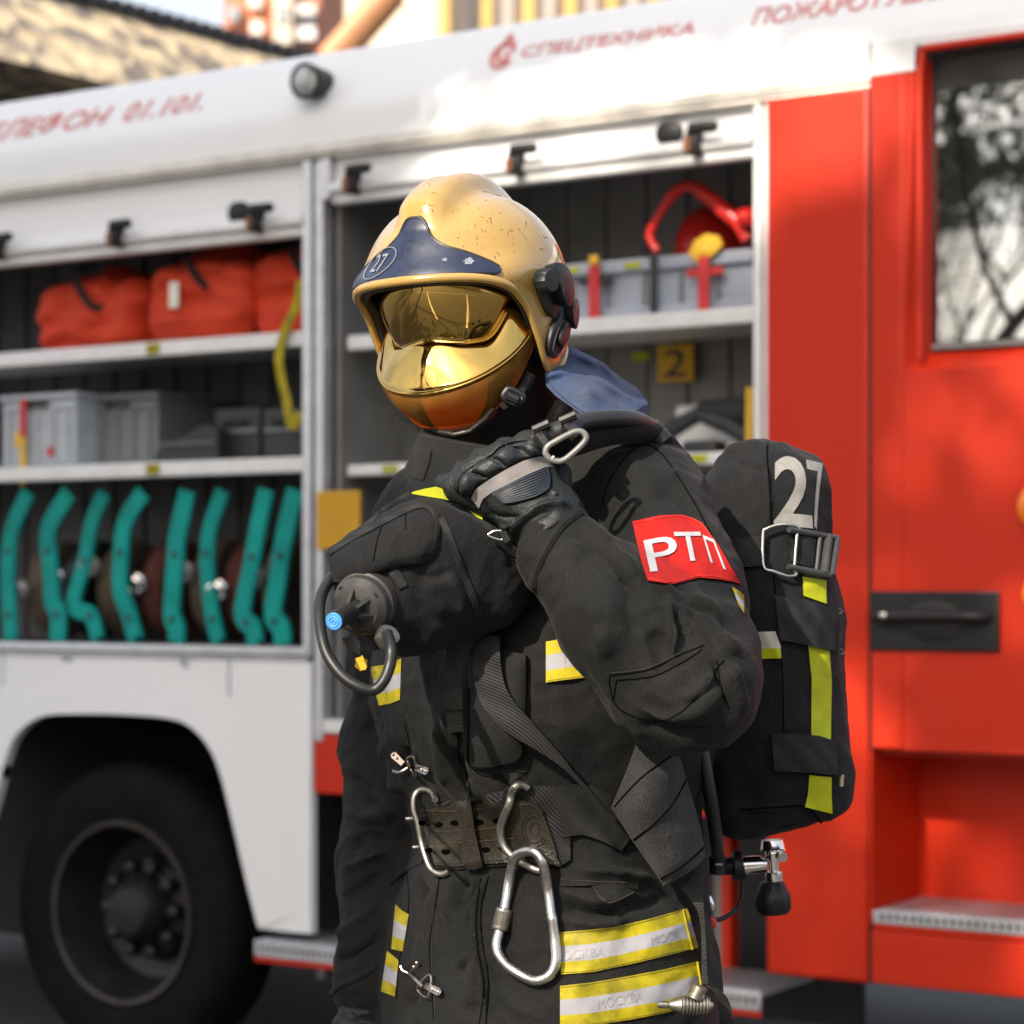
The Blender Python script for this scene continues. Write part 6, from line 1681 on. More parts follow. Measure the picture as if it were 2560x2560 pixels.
def shellpix(px, py):
    """azimuth, elevation of the shell under a photo pixel"""
    h = Surf(shell).hit(px, py)
    if h is None: return None
    q = (h[0] - HC) @ HR; q = q / np.linalg.norm(q); return (math.degrees(math.atan2(q[0], -q[1])), math.degrees(math.asin(q[2])))
def az_el(*pts):
    """azimuth and elevation on the shell of points given in the helmet close-up"""
    out = []
    for p in pts:
        h = SS.hit(*Z1(*p))
        if h is None: continue
        q = (h[0] - HC) @ HR; q = q / np.linalg.norm(q); out.append((math.degrees(math.atan2(q[0], -q[1])), math.degrees(math.asin(q[2]))))
    return out
def show(nm, l): print(nm, [tuple(round(v, 1) for v in p) for p in l])
show('box', az_el((1190, 600), (1230, 570), (1262, 640), (1290, 700), (1310, 780), (1330, 830), (1290, 868), (1250, 830), (1215, 730), (1190, 660), (1235, 645)))
show('latch', az_el((1190, 1190), (1190, 1130), (1230, 1070), (1300, 1000), (1350, 940), (1380, 1000), (1370, 1090), (1310, 1140), (1260, 1180), (1330, 1080)))
show('plate', az_el((400, 320), (480, 305), (550, 360), (570, 430), (680, 500), (780, 560), (880, 600), (915, 640), (800, 650), (600, 640), (440, 645), (250, 600), (255, 690), (180, 690), (360, 400), (330, 500)))
SIDE_DEF = dict(box=[(68.2, 3.1), (72.9, 7.6), (81.5, 7.6), (88.5, 1.7), (89.3, -7.2), (86.2, -15.4), (81.5, -19.1), (76.8, -16.1), (72.1, -8.0)], latch=[(75.5, -33.5), (78.5, -25.5), (86.5, -19.5), (95.5, -14.5), (102.5, -17.5), (99.5, -27.5), (91.5, -35.5), (81.5, -38.5)])
box = side_prism(SIDE_DEF['box'], -.002, .009, 'lamp_mount', M['plastic'])
blk = side_prism([(76.0, 8.3), (84.6, 8.3), (91.6, 2.4), (92.4, -8.0), (87.0, -13.1), (81.5, -9.4), (78.4, -1.3)], .009, .024, 'mount_block', M['plastic'], box)
kc = onshell([72.1], [1.3], .008)[0]; kd = kc - HC; kd /= np.linalg.norm(kd)
mb = MB(); mb.lathe([(0, .0140), (.003, .0152), (.014, .0144), (.0165, .0124), (.017, .004)], kc, kd, 48, fn=lambda a, t: 1.0 + (.035 if (int(a * 24 / math.tau * 2) % 2) else -.02)); mb.build('knob', M['plastic'], box)
lat = side_prism(SIDE_DEF['latch'], -.002, .008, 'latch', M['plastic'])
side_prism([(86.5, -25.5), (93.5, -21.5), (97.5, -24.5), (93.5, -30.5), (86.5, -33.5), (83.5, -29.5)], .008, .013, 'latch_button', M['plastic'], lat)
side_prism([(95.5, -11.5), (104.5, -11.5), (106.5, -19.5), (100.5, -25.5), (95.5, -20.5)], .002, .018, 'latch_clip', M['plastic'], lat)
mb = MB(); q = crv([(78.5, -33.5), (83.5, -25.5), (91.5, -21.5), (96.5, -24.5), (91.5, -32.5), (84.5, -36.5)], 40, True); mb.tube(onshell(q[:, 0], q[:, 1], .0085), .0012, 6, closed=True); mb.build('latch_ridge', M['plastic_dusty'], lat)
# blue neck curtain
nc, _ = wall_sheet('neck_curtain', [ZL(Z1, (1235, 1245), (1290, 1215), (1340, 1160), (1395, 1085)), ZL(Z1, (1245, 1310), (1350, 1290), (1480, 1225), (1590, 1180)), ZL(Z1, (1300, 1372), (1420, 1380), (1580, 1330), (1780, 1325)), ZL(Z1, (1478, 1500), (1600, 1515), (1730, 1475), (1862, 1430)), ZL(Z1, (1560, 1530), (1660, 1538), (1760, 1540), (1832, 1545))],
    [(2.83, 2.84, 2.87, 2.92), (2.80, 2.80, 2.85, 2.93), (2.78, 2.775, 2.83, 2.95), (2.76, 2.765, 2.83, 2.93), (2.765, 2.775, 2.82, 2.90)], 50, 50, .003, M['curtain'], helmet, .034, 21.)
SN = Surf(nc); mb = MBE()
for poly in (ZL(Z1, (1262, 1290), (1330, 1370), (1460, 1465), (1600, 1505), (1760, 1520)), ZL(Z1, (1760, 1530), (1790, 1475), (1835, 1430))): seam(mb, SN, poly, .0008); stitches(mb, SN, [(x + 3, y + 3) for x, y in poly], 5, .0006)
mb.build('stitching', plain('navy_thread', (.02, .03, .06), .8), nc)
# chin strap: cup below the chin, strap with its buckle
mb = MB(); G = wall_sheet('chin_cup', [ZL(Z1, (540, 1560), (640, 1590), (760, 1575), (880, 1500), (940, 1450)), ZL(Z1, (560, 1590), (660, 1630), (790, 1615), (890, 1545), (950, 1480))], [(2.775, 2.755, 2.745, 2.75, 2.77), (2.78, 2.765, 2.755, 2.76, 2.78)], 36, 8, .008, M['leather'], helmet, .001)
mb.tube([P(*Z1(*p), y) for p, y in zip([(600, 1592), (690, 1610), (780, 1590), (870, 1520), (920, 1460)], (2.762, 2.745, 2.742, 2.75, 2.765))], .003, 8); mb.build('cup_lip', M['leather'], helmet)
o, _ = wall_sheet('chin_strap', [ZL(Z1, (1130, 1225), (1100, 1300), (1040, 1360), (960, 1430)), ZL(Z1, (1160, 1245), (1135, 1320), (1075, 1395), (990, 1460))], [(2.79, 2.785, 2.775, 2.77)] * 2, 24, 6, .003, M['webbing'], helmet, .0)
mb = MB()
q = [P(*Z1(*p), 2.765) for p in ((1000, 1350), (1025, 1335), (1100, 1375), (1085, 1415), (1060, 1425), (990, 1385))]
mb.tube(crv(q, 40, True), .004, 8, closed=True); mb.tube([q[0], q[4]], .005, 8); mb.tube([P(*Z1(1010, 1375), 2.762), P(*Z1(1075, 1405), 2.762)], .006, 8); mb.build('buckle', M['plastic'], helmet)
mb = MB(); pl_ = [P(*Z1(*p), 2.785) for p in ((1160, 1245), (1150, 1275), (1140, 1300), (1120, 1330))]
mb.tube(crv(pl_, 30), [.004 + .001 * (k % 2) for k in range(30)], 8); mb.build('cable', M['rubber'], helmet)
# ================================================================== mask pouch on the chest
pouch = thing('mask_pouch', 'black cloth mask pouch with a yellow edge slung on his chest', 'pouch', tuple(P(1090, 1440, 2.72)))
def pouch_f(X):
    d = ell(X, P(1115, 1425, 2.735), (.098, .080, .088))
    d = smin(d, cone(X, P(1080, 1360, 2.70), P(905, 1405, 2.68), .066, .043), .03)
    d = smin(d, cone(X, P(1150, 1370, 2.715), P(1210, 1430, 2.72), .066, .058), .03)
    d = smin(d, cone(X, P(1000, 1500, 2.69), P(960, 1500, 2.67), .068, .052), .03)
    # flattened top edge, sliced along the trimmed ridge
    a, b = P(*Z2(90, 775), 2.68), P(*Z2(600, 432), 2.72)
    n_ = np.cross(b - a, np.array((0, 1., .15))); n_ /= np.linalg.norm(n_); n_ = n_ if n_[2] > 0 else -n_
    d = smax(d, (X - a) @ n_, .02)
    a2, b2 = P(*Z2(600, 432), 2.72), P(*Z2(1030, 612), 2.70); n2 = np.cross(b2 - a2, np.array((0, 1., -.1))); n2 /= np.linalg.norm(n2); n2 = n2 if n2[2] > 0 else -n2
    d = smax(d, (X - a2) @ n2, .022)
    a3 = P(*Z2(85, 800), 2.66); n3 = np.array((-1, -.1, .0)); n3 /= np.linalg.norm(n3)
    return smax(d, (X - a3) @ n3, .02)
lo = P(780, 1700, 2.5); lo[1] = 2.56; hi = P(1420, 1180, 2.9); hi[1] = 2.88
V, F = nets(pouch_f, lo, hi, .0042); V = relax(V, F, 2)
V = fold(V, F, [(ZL(Z2, (620, 930), (740, 950), (850, 900)), 16, -.004), (ZL(Z2, (820, 940), (890, 1060), (880, 1180)), 20, .004), (ZL(Z2, (1000, 640), (1100, 760), (1180, 900)), 20, .005), (ZL(Z2, (620, 1080), (740, 1200), (900, 1230)), 26, -.004)], rough=[(16., .004), (50., .0012), (15., .010, (1., 1., 1.)), (34., .003, (1., 1., 1.))])
me = mesh_from(V, F); me.materials.append(M['nylon']); pb = link('pouch_body', me, pouch, True, 179)
SPB = Surf(pb)
fl = patch('flap', SPB, [ZL(Z2, (95, 775), (230, 690), (420, 600), (600, 510), (690, 497)), ZL(Z2, (92, 830), (240, 790), (440, 720), (640, 640), (745, 560)), ZL(Z2, (110, 920), (280, 900), (470, 830), (660, 760), (768, 680)), ZL(Z2, (130, 980), (330, 960), (480, 890), (640, 875), (735, 800))], M['nylon'], pouch, 44, 30, .004, .008, smooth=14, bulge=.010)
SFL = Surf(fl, pb)
def trim_on(surf, poly, wd, name, par, mat='webbing', lift=.003, **k): return ribbon(name, surf, poly, wd, M[mat], par, n=60, nv=5, lift=lift, thick=.004, smooth=3, **k)
trim_on(SFL, ZL(Z2, (98, 800), (230, 715), (420, 615), (560, 545), (660, 510), (730, 545), (758, 640), (740, 770), (680, 845), (540, 870), (440, 888), (390, 905)), 14, 'edge_tape', pouch)
trim_on(SFL, ZL(Z2, (590, 440), (470, 510), (390, 570), (345, 630)), 11, 'edge_tape', pouch)
trim_on(SFL, ZL(Z2, (780, 590), (840, 730), (900, 900), (960, 1040), (1010, 1190)), 17, 'side_tape', pouch)
trim_on(SFL, ZL(Z2, (480, 905), (520, 950), (550, 1010)), 24, 'side_tape', pouch)
ye = patch('yellow_edge', pb and Surf(pb), [ZL(Z2, (600, 436), (680, 415), (750, 402), (850, 440), (940, 500), (1030, 592)), ZL(Z2, (606, 446), (700, 462), (800, 478), (890, 505), (960, 556), (1026, 610))], M['neon'], pouch, 40, 8, .0, .006, depth=2.668)
mb = MBE(); seam(mb, SFL, ZL(Z2, (430, 620), (395, 720), (370, 850)), .0007); seam(mb, SFL, ZL(Z2, (565, 560), (565, 660)), .0006); mb.build('seam', M['seam'], pouch)
# ---- demand valve with its hose loop
valve = thing('demand_valve', 'black round breathing valve with a blue button sticking out of the pouch', 'breathing valve', tuple(P(910, 1490, 2.60)))
dc = P(*Z2(290, 1125), 2.615); da = P(*Z2(180, 1195), 2.53) - dc; da = da / np.linalg.norm(da)
da = np.array((-.36, -.90, -.235)); da /= np.linalg.norm(da)
PXM = 2.61 / FP
mb = MB(); Rd = 200 / 2.415 * PXM
mb.lathe([(-.052, Rd * .70), (-.030, Rd * .80), (-.028, Rd * .97), (-.016, Rd * 1.0), (-.010, Rd * .99), (-.008, Rd * .93), (-.004, Rd * .93), (.002, Rd * .90), (.010, Rd * .70), (.013, Rd * .42), (.014, .005)], dc, da, 64)
disc = mb.build('valve_body', M['plastic_dusty'], valve, angle=30)
u_ = np.cross(da, (0, 0, 1.)); u_ /= np.linalg.norm(u_); v_ = np.cross(u_, da)
mb = MB(); kr = 59 / 2.415 * PXM
kb0 = dc + da * .010 
mb.lathe([(.0, kr * 1.18), (.008, kr * 1.08), (.042, kr * .96), (.046, kr * 1.0), (.056, kr * 1.0), (.058, kr * .92)], kb0, da, 40); mb.build('knob', M['plastic'], disc)
mb = MB(); mb.lathe([(.0565, kr * .90), (.0592, kr * .90), (.0598, kr * .84), (.0596, .003)], kb0, da, 40); mb.build('button', M['bluebtn'], disc)
mb = MB(); aa = np.linspace(0, math.tau, 33)[:-1]
mb.tube([kb0 + da * .0602 + kr * .5 * (math.cos(a) * u_ + math.sin(a) * v_) for a in aa], .0006, 5, closed=True); mb.tube([kb0 + da * .0602 + kr * .22 * (math.cos(a) * u_ + math.sin(a) * v_) for a in aa[:22]], .0006, 5); mb.build('button_mark', plain('pale_blue', (.16, .42, .80), .4), disc)
for k in range(6):
    a = k * math.tau / 6 + .45; e = math.cos(a) * u_ + math.sin(a) * v_; s_ = np.cross(da, e)
    mb = MB(); tri = [dc + da * .012 + e * kr * 1.05, dc + da * .012 + e * Rd * .60, dc + da * .030 + e * kr * .98]
    mb.add([p + s_ * .0022 for p in tri] + [p - s_ * .0022 for p in tri], [(0, 1, 2), (5, 4, 3), (0, 3, 4, 1), (1, 4, 5, 2), (2, 5, 3, 0)]); mb.build('fin', M['plastic_dusty'], disc, smooth=False)
mb = MB()
for a in (.9, 2.6, 4.3, 5.6):
    e = math.cos(a) * u_ + math.sin(a) * v_; mb.lathe([(.0055, .0032), (.0062, .0032)], dc + e * Rd * .74 - da * .002 + da * .004, da, 12)
mb.build('vent_hole', M['black_frame'], disc)
mb = MB(); cc2 = dc - da * .052 - u_ * .0
mb.lathe([(-.016, Rd * .74), (-.012, Rd * .84), (.016, Rd * .84), (.020, Rd * .72)], cc2, da, 96, fn=lambda a, t: 1.0 + (.035 if int(a * 18 / math.tau * 2) % 2 else 0)); mb.build('coupling_ring', M['plastic'], disc, angle=30)
hp_ = [(455, 1290), (478, 1380), (470, 1480), (430, 1580), (370, 1630), (280, 1610), (180, 1540), (95, 1420), (55, 1280), (45, 1140), (65, 1040), (125, 945), (180, 900)]
hy_ = [2.60, 2.58, 2.575, 2.57, 2.57, 2.57, 2.575, 2.585, 2.60, 2.62, 2.64, 2.66, 2.69]
q = crv([np.append(Z2(*p), y) for p, y in zip(hp_, hy_)], 90)
mb = MB(); mb.tube([P(*p) for p in q], 35 / 2.415 * PXM, 14); mb.build('hose', M['rubber'], valve)
mb = MB(); a = P(*Z2(430, 1340), 2.615); b = P(*Z2(470, 1290), 2.605); mb.tube([a, (a + b) / 2, b], [.012, .014, .013], 12); mb.build('hose_fitting', M['wire'], valve)
# frayed strap end and small yellow tag below the valve
o, _ = wall_sheet('strap_end', [ZL(Z2, (180, 1320), (260, 1300), (370, 1345), (460, 1370)), ZL(Z2, (205, 1370), (300, 1420), (380, 1390), (450, 1385))], [(2.60, 2.61, 2.615, 2.62)] * 2, 24, 8, .006, M['webbing'], pouch, .008, 40.)
mb = MB(); rnd = random.Random(5); c0 = Z2(292, 1468); q = [(c0[0] + (15 + rnd.uniform(-4, 5)) * math.cos(a), c0[1] + (19 + rnd.uniform(-5, 5)) * math.sin(a)) for a in np.linspace(0, math.tau, 17)[:-1]]
mb.add([P(x, y, 2.64) for x, y in q] + [P(x, y, 2.652) for x, y in q], [tuple(range(16)), tuple(16 + k for k in reversed(range(16)))] + [(k, 16 + k, 16 + (k + 1) % 16, (k + 1) % 16) for k in range(16)])
mb.build('tag', M['yellow_plastic'], pouch)
# ================================================================== breathing apparatus: harness, cover, valve
ba = thing('breathing_apparatus', 'breathing apparatus in a black cover numbered 27 on his back', 'air pack', tuple(P(1900, 2050, 3.02)))
BC0 = P(1912, 1180, 2.995); BC1 = P(1925, 1560, 2.995); BC2 = P(1946, 2010, 2.985)
def bag_f(X):
    d = cone(X, BC0 + (.002, 0, -.035), BC1, .083, .088)
    d = smin(d, cone(X, BC1, BC2 + (0, 0, .06), .088, .092), .03)
    d = smin(d, rbox(X, BC2 + (-.006, 0, .018), (.090, .085, .055), .04), .03)
    bd = np.array((.80, .60, 0)); q = X - P(2050, 1700, 2.99)
    d = smax(d, X[:, 2] - (BC0[2] + .046 - .10 * np.abs(X[:, 0] - BC0[0] - .0)), .022)
    a = P(1905, 2110, 2.9); n_ = np.array((.30, 0, -1.)); n_ /= np.linalg.norm(n_)
    d = smax(d, (X - a) @ n_, .02)
    return d
lo = P(1680, 2230, 2.9); lo[1] = 2.84; hi = P(2200, 1040, 3.1); hi[1] = 3.16
V, F = nets(bag_f, lo, hi, .0045); V = relax(V, F, 2)
V = fold(V, F, [(ZL(Z4, (1262, 90), (1250, 200), (1268, 400), (1272, 640)), 9, .006), (ZL(Z4, (1060, 260), (1160, 280), (1250, 300)), 12, -.005), (ZL(Z4, (1000, 200), (1120, 160), (1240, 140)), 14, .005), (ZL(Z4, (1290, 960), (1300, 1160), (1330, 1500), (1350, 1900)), 9, .003), (ZL(Z4, (1290, 140), (1420, 130), (1560, 190)), 14, .004), (ZL(Z5, (1090, 640), (1300, 625), (1480, 620), (1580, 710)), 9, .006), (ZL(Z5, (1120, 720), (1300, 760), (1500, 740)), 18, -.005)], rough=[(14., .004), (40., .0012), (13., .009, (1., 1., .5)), (32., .003, (1., 1., 1.))])
me = mesh_from(V, F); me.materials.append(M['bag']); cov = link('cylinder_cover', me, ba, True, 179)
SB = Surf(cov)
lettering('number', SB, '2', ZL(Z4, (1290, 630), (1528, 655), (1500, 222), (1292, 215)), M['numgrey'], cov, .002, .10, offset=.02)
lettering('number', SB, '7', ZL(Z4, (1530, 660), (1598, 668), (1588, 262), (1486, 238)), M['numgrey'], cov, .002, .10)
mb = MBE(); seam(mb, SB, ZL(Z4, (1252, 150), (1250, 210), (1266, 420), (1275, 640)), .0012); seam(mb, SB, ZL(Z4, (1290, 930), (1300, 1050)), .001); seam(mb, SB, ZL(Z4, (1335, 1440), (1345, 1600), (1350, 1930)), .001); seam(mb, SB, ZL(Z5, (1090, 640), (1300, 625), (1480, 620), (1580, 720)), .0013); mb.build('seam', M['seam'], cov)
patch('yellow_tape', SB, [ZL(Z4, (1465, 945), (1608, 968)), ZL(Z4, (1470, 1060), (1612, 1110))], M['neon'], cov, 14, 10, .003, .003)
patch('yellow_tape', SB, [ZL(Z4, (1498, 1350), (1628, 1385)), ZL(Z4, (1520, 1560), (1642, 1580)), ZL(Z4, (1518, 1760), (1638, 1770)), ZL(Z4, (1518, 1935), (1636, 1935))], M['neon'], cov, 14, 40, .003, .003)
patch('yellow_tape', SB, [ZL(Z5, (1506, 430), (1640, 442)), ZL(Z5, (1498, 540), (1640, 545)), ZL(Z5, (1480, 622), (1645, 664))], M['neon'], cov, 14, 16, .003, .003)
M['yel_sil'] = plain('pale_tape', (.44, .42, .34), .6, scale=30, var=.25)
patch('side_tape', SB, [ZL(Z4, (1130, 1282), (1300, 1276)), ZL(Z4, (1130, 1370), (1332, 1364)), ZL(Z4, (1130, 1445), (1336, 1438))], [M['yel_sil'], M['neon']], cov, 16, 13, .003, .003, matrow=lambda v: 0 if v < .52 else 1)
def bstrap(rows, name='strap', mat='webbing', lift=.006, nu=40, nv=10, **k): return patch(name, SB, rows, M[mat], ba, nu, nv, lift, .008, smooth=4, **k)
st1 = bstrap([ZL(Z4, (1030, 712), (1130, 705), (1230, 698)), ZL(Z4, (1085, 888), (1150, 885), (1225, 880))])
st2 = bstrap([ZL(Z4, (1392, 680), (1480, 690), (1545, 720)), ZL(Z4, (1392, 855), (1470, 875), (1530, 890))], nu=20)
st3 = bstrap([ZL(Z4, (1300, 1062), (1420, 1075), (1560, 1105), (1640, 1150), (1662, 1190)), ZL(Z4, (1330, 1330), (1430, 1345), (1540, 1370), (1630, 1390), (1668, 1395))], lift=.010)
st4 = bstrap([ZL(Z5, (1276, 182), (1400, 178), (1560, 190), (1672, 225)), ZL(Z5, (1295, 405), (1420, 410), (1560, 420), (1678, 432))], lift=.010)
# buckle frame with wire loop on the upper strap
lp = [(1222, 690), (1235, 655), (1290, 632), (1370, 635), (1420, 655), (1410, 700)]
lp2 = [(1395, 900), (1408, 935), (1360, 942), (1280, 920), (1225, 885)]
q = [SB.at(*Z4(*p), .012) for p in lp] ; q2 = [SB.at(*Z4(*p), .012) for p in lp2]
mb = MB(); mb.tube(crv(q + q2, 70, True), .0021, 10, closed=True); mb.build('wire_loop', M['steel'], ba)
mb = MB(); fr = [SB.at(*Z4(*p), .016) for p in ((1368, 665), (1600, 725), (1585, 955), (1355, 890))]
for a, b in ((0, 1), (1, 2), (2, 3)): mb.tube(rs([fr[a], fr[b]], 12), .0050 if a == 1 else .0042, 8)
mb.tube(rs([fr[0] * .35 + fr[1] * .65, fr[3] * .35 + fr[2] * .65], 10), .0030, 8); mb.tube(rs([fr[0] * .18 + fr[1] * .82, fr[3] * .18 + fr[2] * .82], 10), .0060, 8)
bk = mb.build('buckle', M['buckle'], ba)
# dark red cloth showing behind the cover
def red_f(X): return smax(ell(X, P(2052, 1800, 3.03), (.036, .035, .11)), -(X[:, 0] - P(2030, 1800, 3.03)[0]), .01)
V, F = nets(red_f, P(1990, 2090, 3.03) - (0, .06, 0), P(2160, 1500, 3.03) + (.0, .06, 0), .006); V = relax(V, F, 2); me = mesh_from(V, F); me.materials.append(M['red_dark']); link('cover_lining', me, ba, True, 179)
for p in ((1640, 1160), (1655, 1395)):
    mb = MB(); mb.tube(crv([SB.at(*Z4(p[0] - 6, p[1] - 14), .012), SB.at(*Z4(p[0] + 6, p[1]), .014), SB.at(*Z4(p[0] - 4, p[1] + 16), .012)], 10), .0012, 6); mb.build('strap_slider', M['buckle'], ba)
mb = MB(); mb.tube([SB.at(*Z5(1668, 432), .012), SB.at(*Z5(1672, 490), .010)], .0028, 6); mb.build('strap_slider', M['chrome'], ba)
# cylinder valve below the cover
ZVp = lambda x, y, Y=2.985: P(*ZV(x, y), Y)
dn = np.array((.05, 0, -1.)); dn /= np.linalg.norm(dn); sc = 2.985 / FP / 2.928
mb = MB(); c0 = ZVp(735, 585)
mb.lathe([(0, 80 * sc), (60 * sc, 90 * sc), (66 * sc, 94 * sc), (78 * sc, 92 * sc), (82 * sc, 60 * sc), (95 * sc, 62 * sc), (100 * sc, 58 * sc), (155 * sc, 55 * sc), (160 * sc, 42 * sc), (225 * sc, 42 * sc), (230 * sc, 64 * sc), (252 * sc, 66 * sc), (300 * sc, 64 * sc), (304 * sc, 50 * sc)], c0, dn, 40, fn=lambda a, t: 1.0 if t < 96 * sc else 1.0)
mb.tube([ZVp(790, 700, 2.975), ZVp(815, 712, 2.965)], 36 * sc, 14); mb.tube([ZVp(690, 765), ZVp(640, 765), ZVp(520, 772)], [60 * sc, 66 * sc, 68 * sc], 24)
vb = mb.build('valve_body', M['chrome'], ba, angle=30)
mb = MB(); c1 = ZVp(733, 888)
mb.lathe([(0, 78 * sc), (6 * sc, 88 * sc), (95 * sc, 128 * sc), (130 * sc, 134 * sc), (200 * sc, 132 * sc), (238 * sc, 104 * sc), (246 * sc, 60 * sc)], c1, dn, 64, fn=lambda a, t: 1.0 - (.06 * max(0, math.cos(a * 8)) ** 6 if 90 * sc < t < 225 * sc else 0)); mb.build('handwheel', M['plastic'], vb)
mb = MB(); mb.tube([ZVp(520, 772), ZVp(505, 775), ZVp(450, 775), ZVp(440, 775)], [100 * sc, 112 * sc, 112 * sc, 95 * sc], 28); mb.tube([ZVp(440, 775), ZVp(390, 780), ZVp(300, 790)], [70 * sc, 62 * sc, 55 * sc], 16); mb.tube([ZVp(330, 700, 2.96), ZVp(333, 830, 2.96)], 62 * sc, 16); mb.build('reducer', M['plastic'], vb)
mb = MB(); mb.tube([ZVp(311, 718, 2.935), ZVp(368, 718, 2.94)], 12 * sc, 8); mb.tube([ZVp(315, 765, 2.935), ZVp(365, 765, 2.94)], 10 * sc, 8); mb.build('band', M['wire'], vb)
def hose(pts, r, name, mat, par, n=50, seg=10): mb = MB(); mb.tube([P(*q) for q in crv(pts, n)], r, seg); return mb.build(name, M[mat], par)
ZVt = lambda x, y, Y: (*ZV(x, y), Y)
hose([ZVt(520, 890, 2.95), ZVt(510, 1010, 2.95), ZVt(460, 1100, 2.95), ZVt(370, 1160, 2.95), ZVt(300, 1170, 2.95)], .0032, 'thin_hose', 'rubber', ba)
hose([ZVt(225, -60, 2.83), ZVt(255, 120, 2.83), ZVt(290, 320, 2.84), ZVt(320, 540, 2.88), ZVt(335, 700, 2.93)], .0085, 'pressure_hose', 'rubber', ba)
# grey hip pad
Z5t = lambda x, y: Z5(x, y)
padS, Gp = wall_sheet('hip_pad', [ZL(Z5, (490, 165), (570, 180), (650, 240), (730, 335)), ZL(Z5, (400, 400), (520, 420), (660, 440), (770, 470)), ZL(Z5, (308, 625), (480, 640), (680, 620), (820, 640)), ZL(Z5, (440, 830), (560, 830), (720, 780), (850, 760)), ZL(Z5, (560, 1000), (640, 985), (760, 930), (874, 870)), ZL(Z5, (625, 1100), (700, 1060), (800, 1000), (876, 925))],
    [(2.70, 2.70, 2.71, 2.74), (2.69, 2.672, 2.685, 2.74), (2.71, 2.675, 2.69, 2.75), (2.72, 2.69, 2.70, 2.76), (2.735, 2.71, 2.72, 2.77), (2.745, 2.725, 2.735, 2.78)], 40, 60, .022, M['pad'], ba, .012, 13.)
SPD = Surf(padS); mb = MBE()
for poly in (ZL(Z5, (330, 620), (400, 540), (500, 440), (620, 350), (690, 300)), ZL(Z5, (445, 820), (560, 730), (680, 600), (760, 460)), ZL(Z5, (610, 1055), (720, 990), (800, 930), (870, 862))): seam(mb, SPD, poly, .0015, lift=-.0004)
mb.build('quilting', M['seam'], padS)
# waist and shoulder harness
wb = ribbon('waist_belt', SJ, ZL(Z3, (1500, 650), (1640, 640), (1790, 700), (1932, 800)), [130, 125, 110, 90], M['webbing'], ba, n=40, nv=16, lift=.008, thick=.010, smooth=10)
ribbon('harness_strap', ST, ZL(Z2, (1060, 1300), (1055, 1490), (1090, 1650), (1170, 1770), (1290, 1880), (1500, 2060), (1720, 2300), (1830, 2420)), [60, 72, 72, 62, 34, 12, 8, 8], M['webbing'], ba, n=70, nv=8, lift=.034, thick=.006, smooth=14)
ribbon('strap_tail', Surf(pk), ZL(Z2, (862, 1370), (856, 1500), (850, 1630), (858, 1760), (868, 1885)), 41, M['webbing2'], ba, n=50, nv=6, lift=.012, thick=.004, smooth=10)
ribbon('strap_keeper', Surf(pk), ZL(Z2, (848, 1625), (850, 1690), (854, 1750)), 46, M['webbing2'], ba, n=16, nv=6, lift=.016, thick=.004, smooth=10)
ZC = lambda x, y: (1350 + x / 2.5417, 420 + y / 2.5417)
ZCt = lambda x, y, Y: (*ZC(x, y), Y)
pad_s = [(-90, 1760, 2.69), (60, 1790, 2.70), (200, 1740, 2.70), (360, 1690, 2.72), (520, 1660, 2.74), (680, 1690, 2.78), (800, 1790, 2.82), (900, 1900, 2.86)]
q = crv([ZCt(*p) for p in pad_s], 60); mb = MB(); mb.tube([P(*p) for p in q], np.interp(np.linspace(0, 1, 60), [0, .3, .7, 1], [.020, .026, .024, .016]), 14, flat=.7); mb.build('shoulder_pad', M['nylon'], ba)
hose([ZCt(-160, 1800, 2.66), ZCt(-20, 1735, 2.655), (*ZC(120, 1665), 2.655), (*ZC(200, 1632), 2.66), (*ZC(330, 1600), 2.68), (*ZC(520, 1590), 2.71), (*ZC(660, 1620), 2.75), (*ZC(780, 1710), 2.80), (*ZC(880, 1830), 2.84), (*ZC(960, 1935), 2.87)], .0105, 'shoulder_hose', 'rubber', ba, 80, 12)
hose([ZCt(-60, 1760, 2.655), ZCt(40, 1710, 2.65), ZCt(190, 1650, 2.652), ZCt(220, 1640, 2.655)], .0135, 'hose_sleeve', 'rubber', ba, 30, 12)
mb = MB(); hp = [P(*p) for p in crv([ZCt(150, 1520, 2.79), ZCt(125, 1560, 2.785), ZCt(100, 1610, 2.78), ZCt(85, 1660, 2.775)], 44)]
mb.tube(hp, [.0105 if k % 3 else .0130 for k in range(44)], 12); mb.build('corrugated_hose', M['rubber'], ba)
for (x0, y0), (x1, y1) in (((160, 1625), (240, 1715)), ((-10, 1680), (50, 1770))):
    a = P(*ZC(x0, y0), 2.64); b = P(*ZC(x1, y1), 2.635); m_ = (a + b) / 2; d_ = (b - a) / np.linalg.norm(b - a)
    mb = MB(); mb.tube([a, a * .8 + b * .2, m_, b], [.008, .0115, .012, .0105], 8, flat=.8); mb.tube([a + (-.006, -.006, .002), a + (.012, -.008, .010)], .0055, 8); mb.build('hose_clip', M['plastic'], ba)
mb = MB(); p = P(*ZC(738, 1690), 2.775); mb.tube([p + (-.009, 0, .010), p + (.009, 0, -.010)], .0128, 10); mb.build('hose_tie', M['plastic'], ba)
mb = MB()
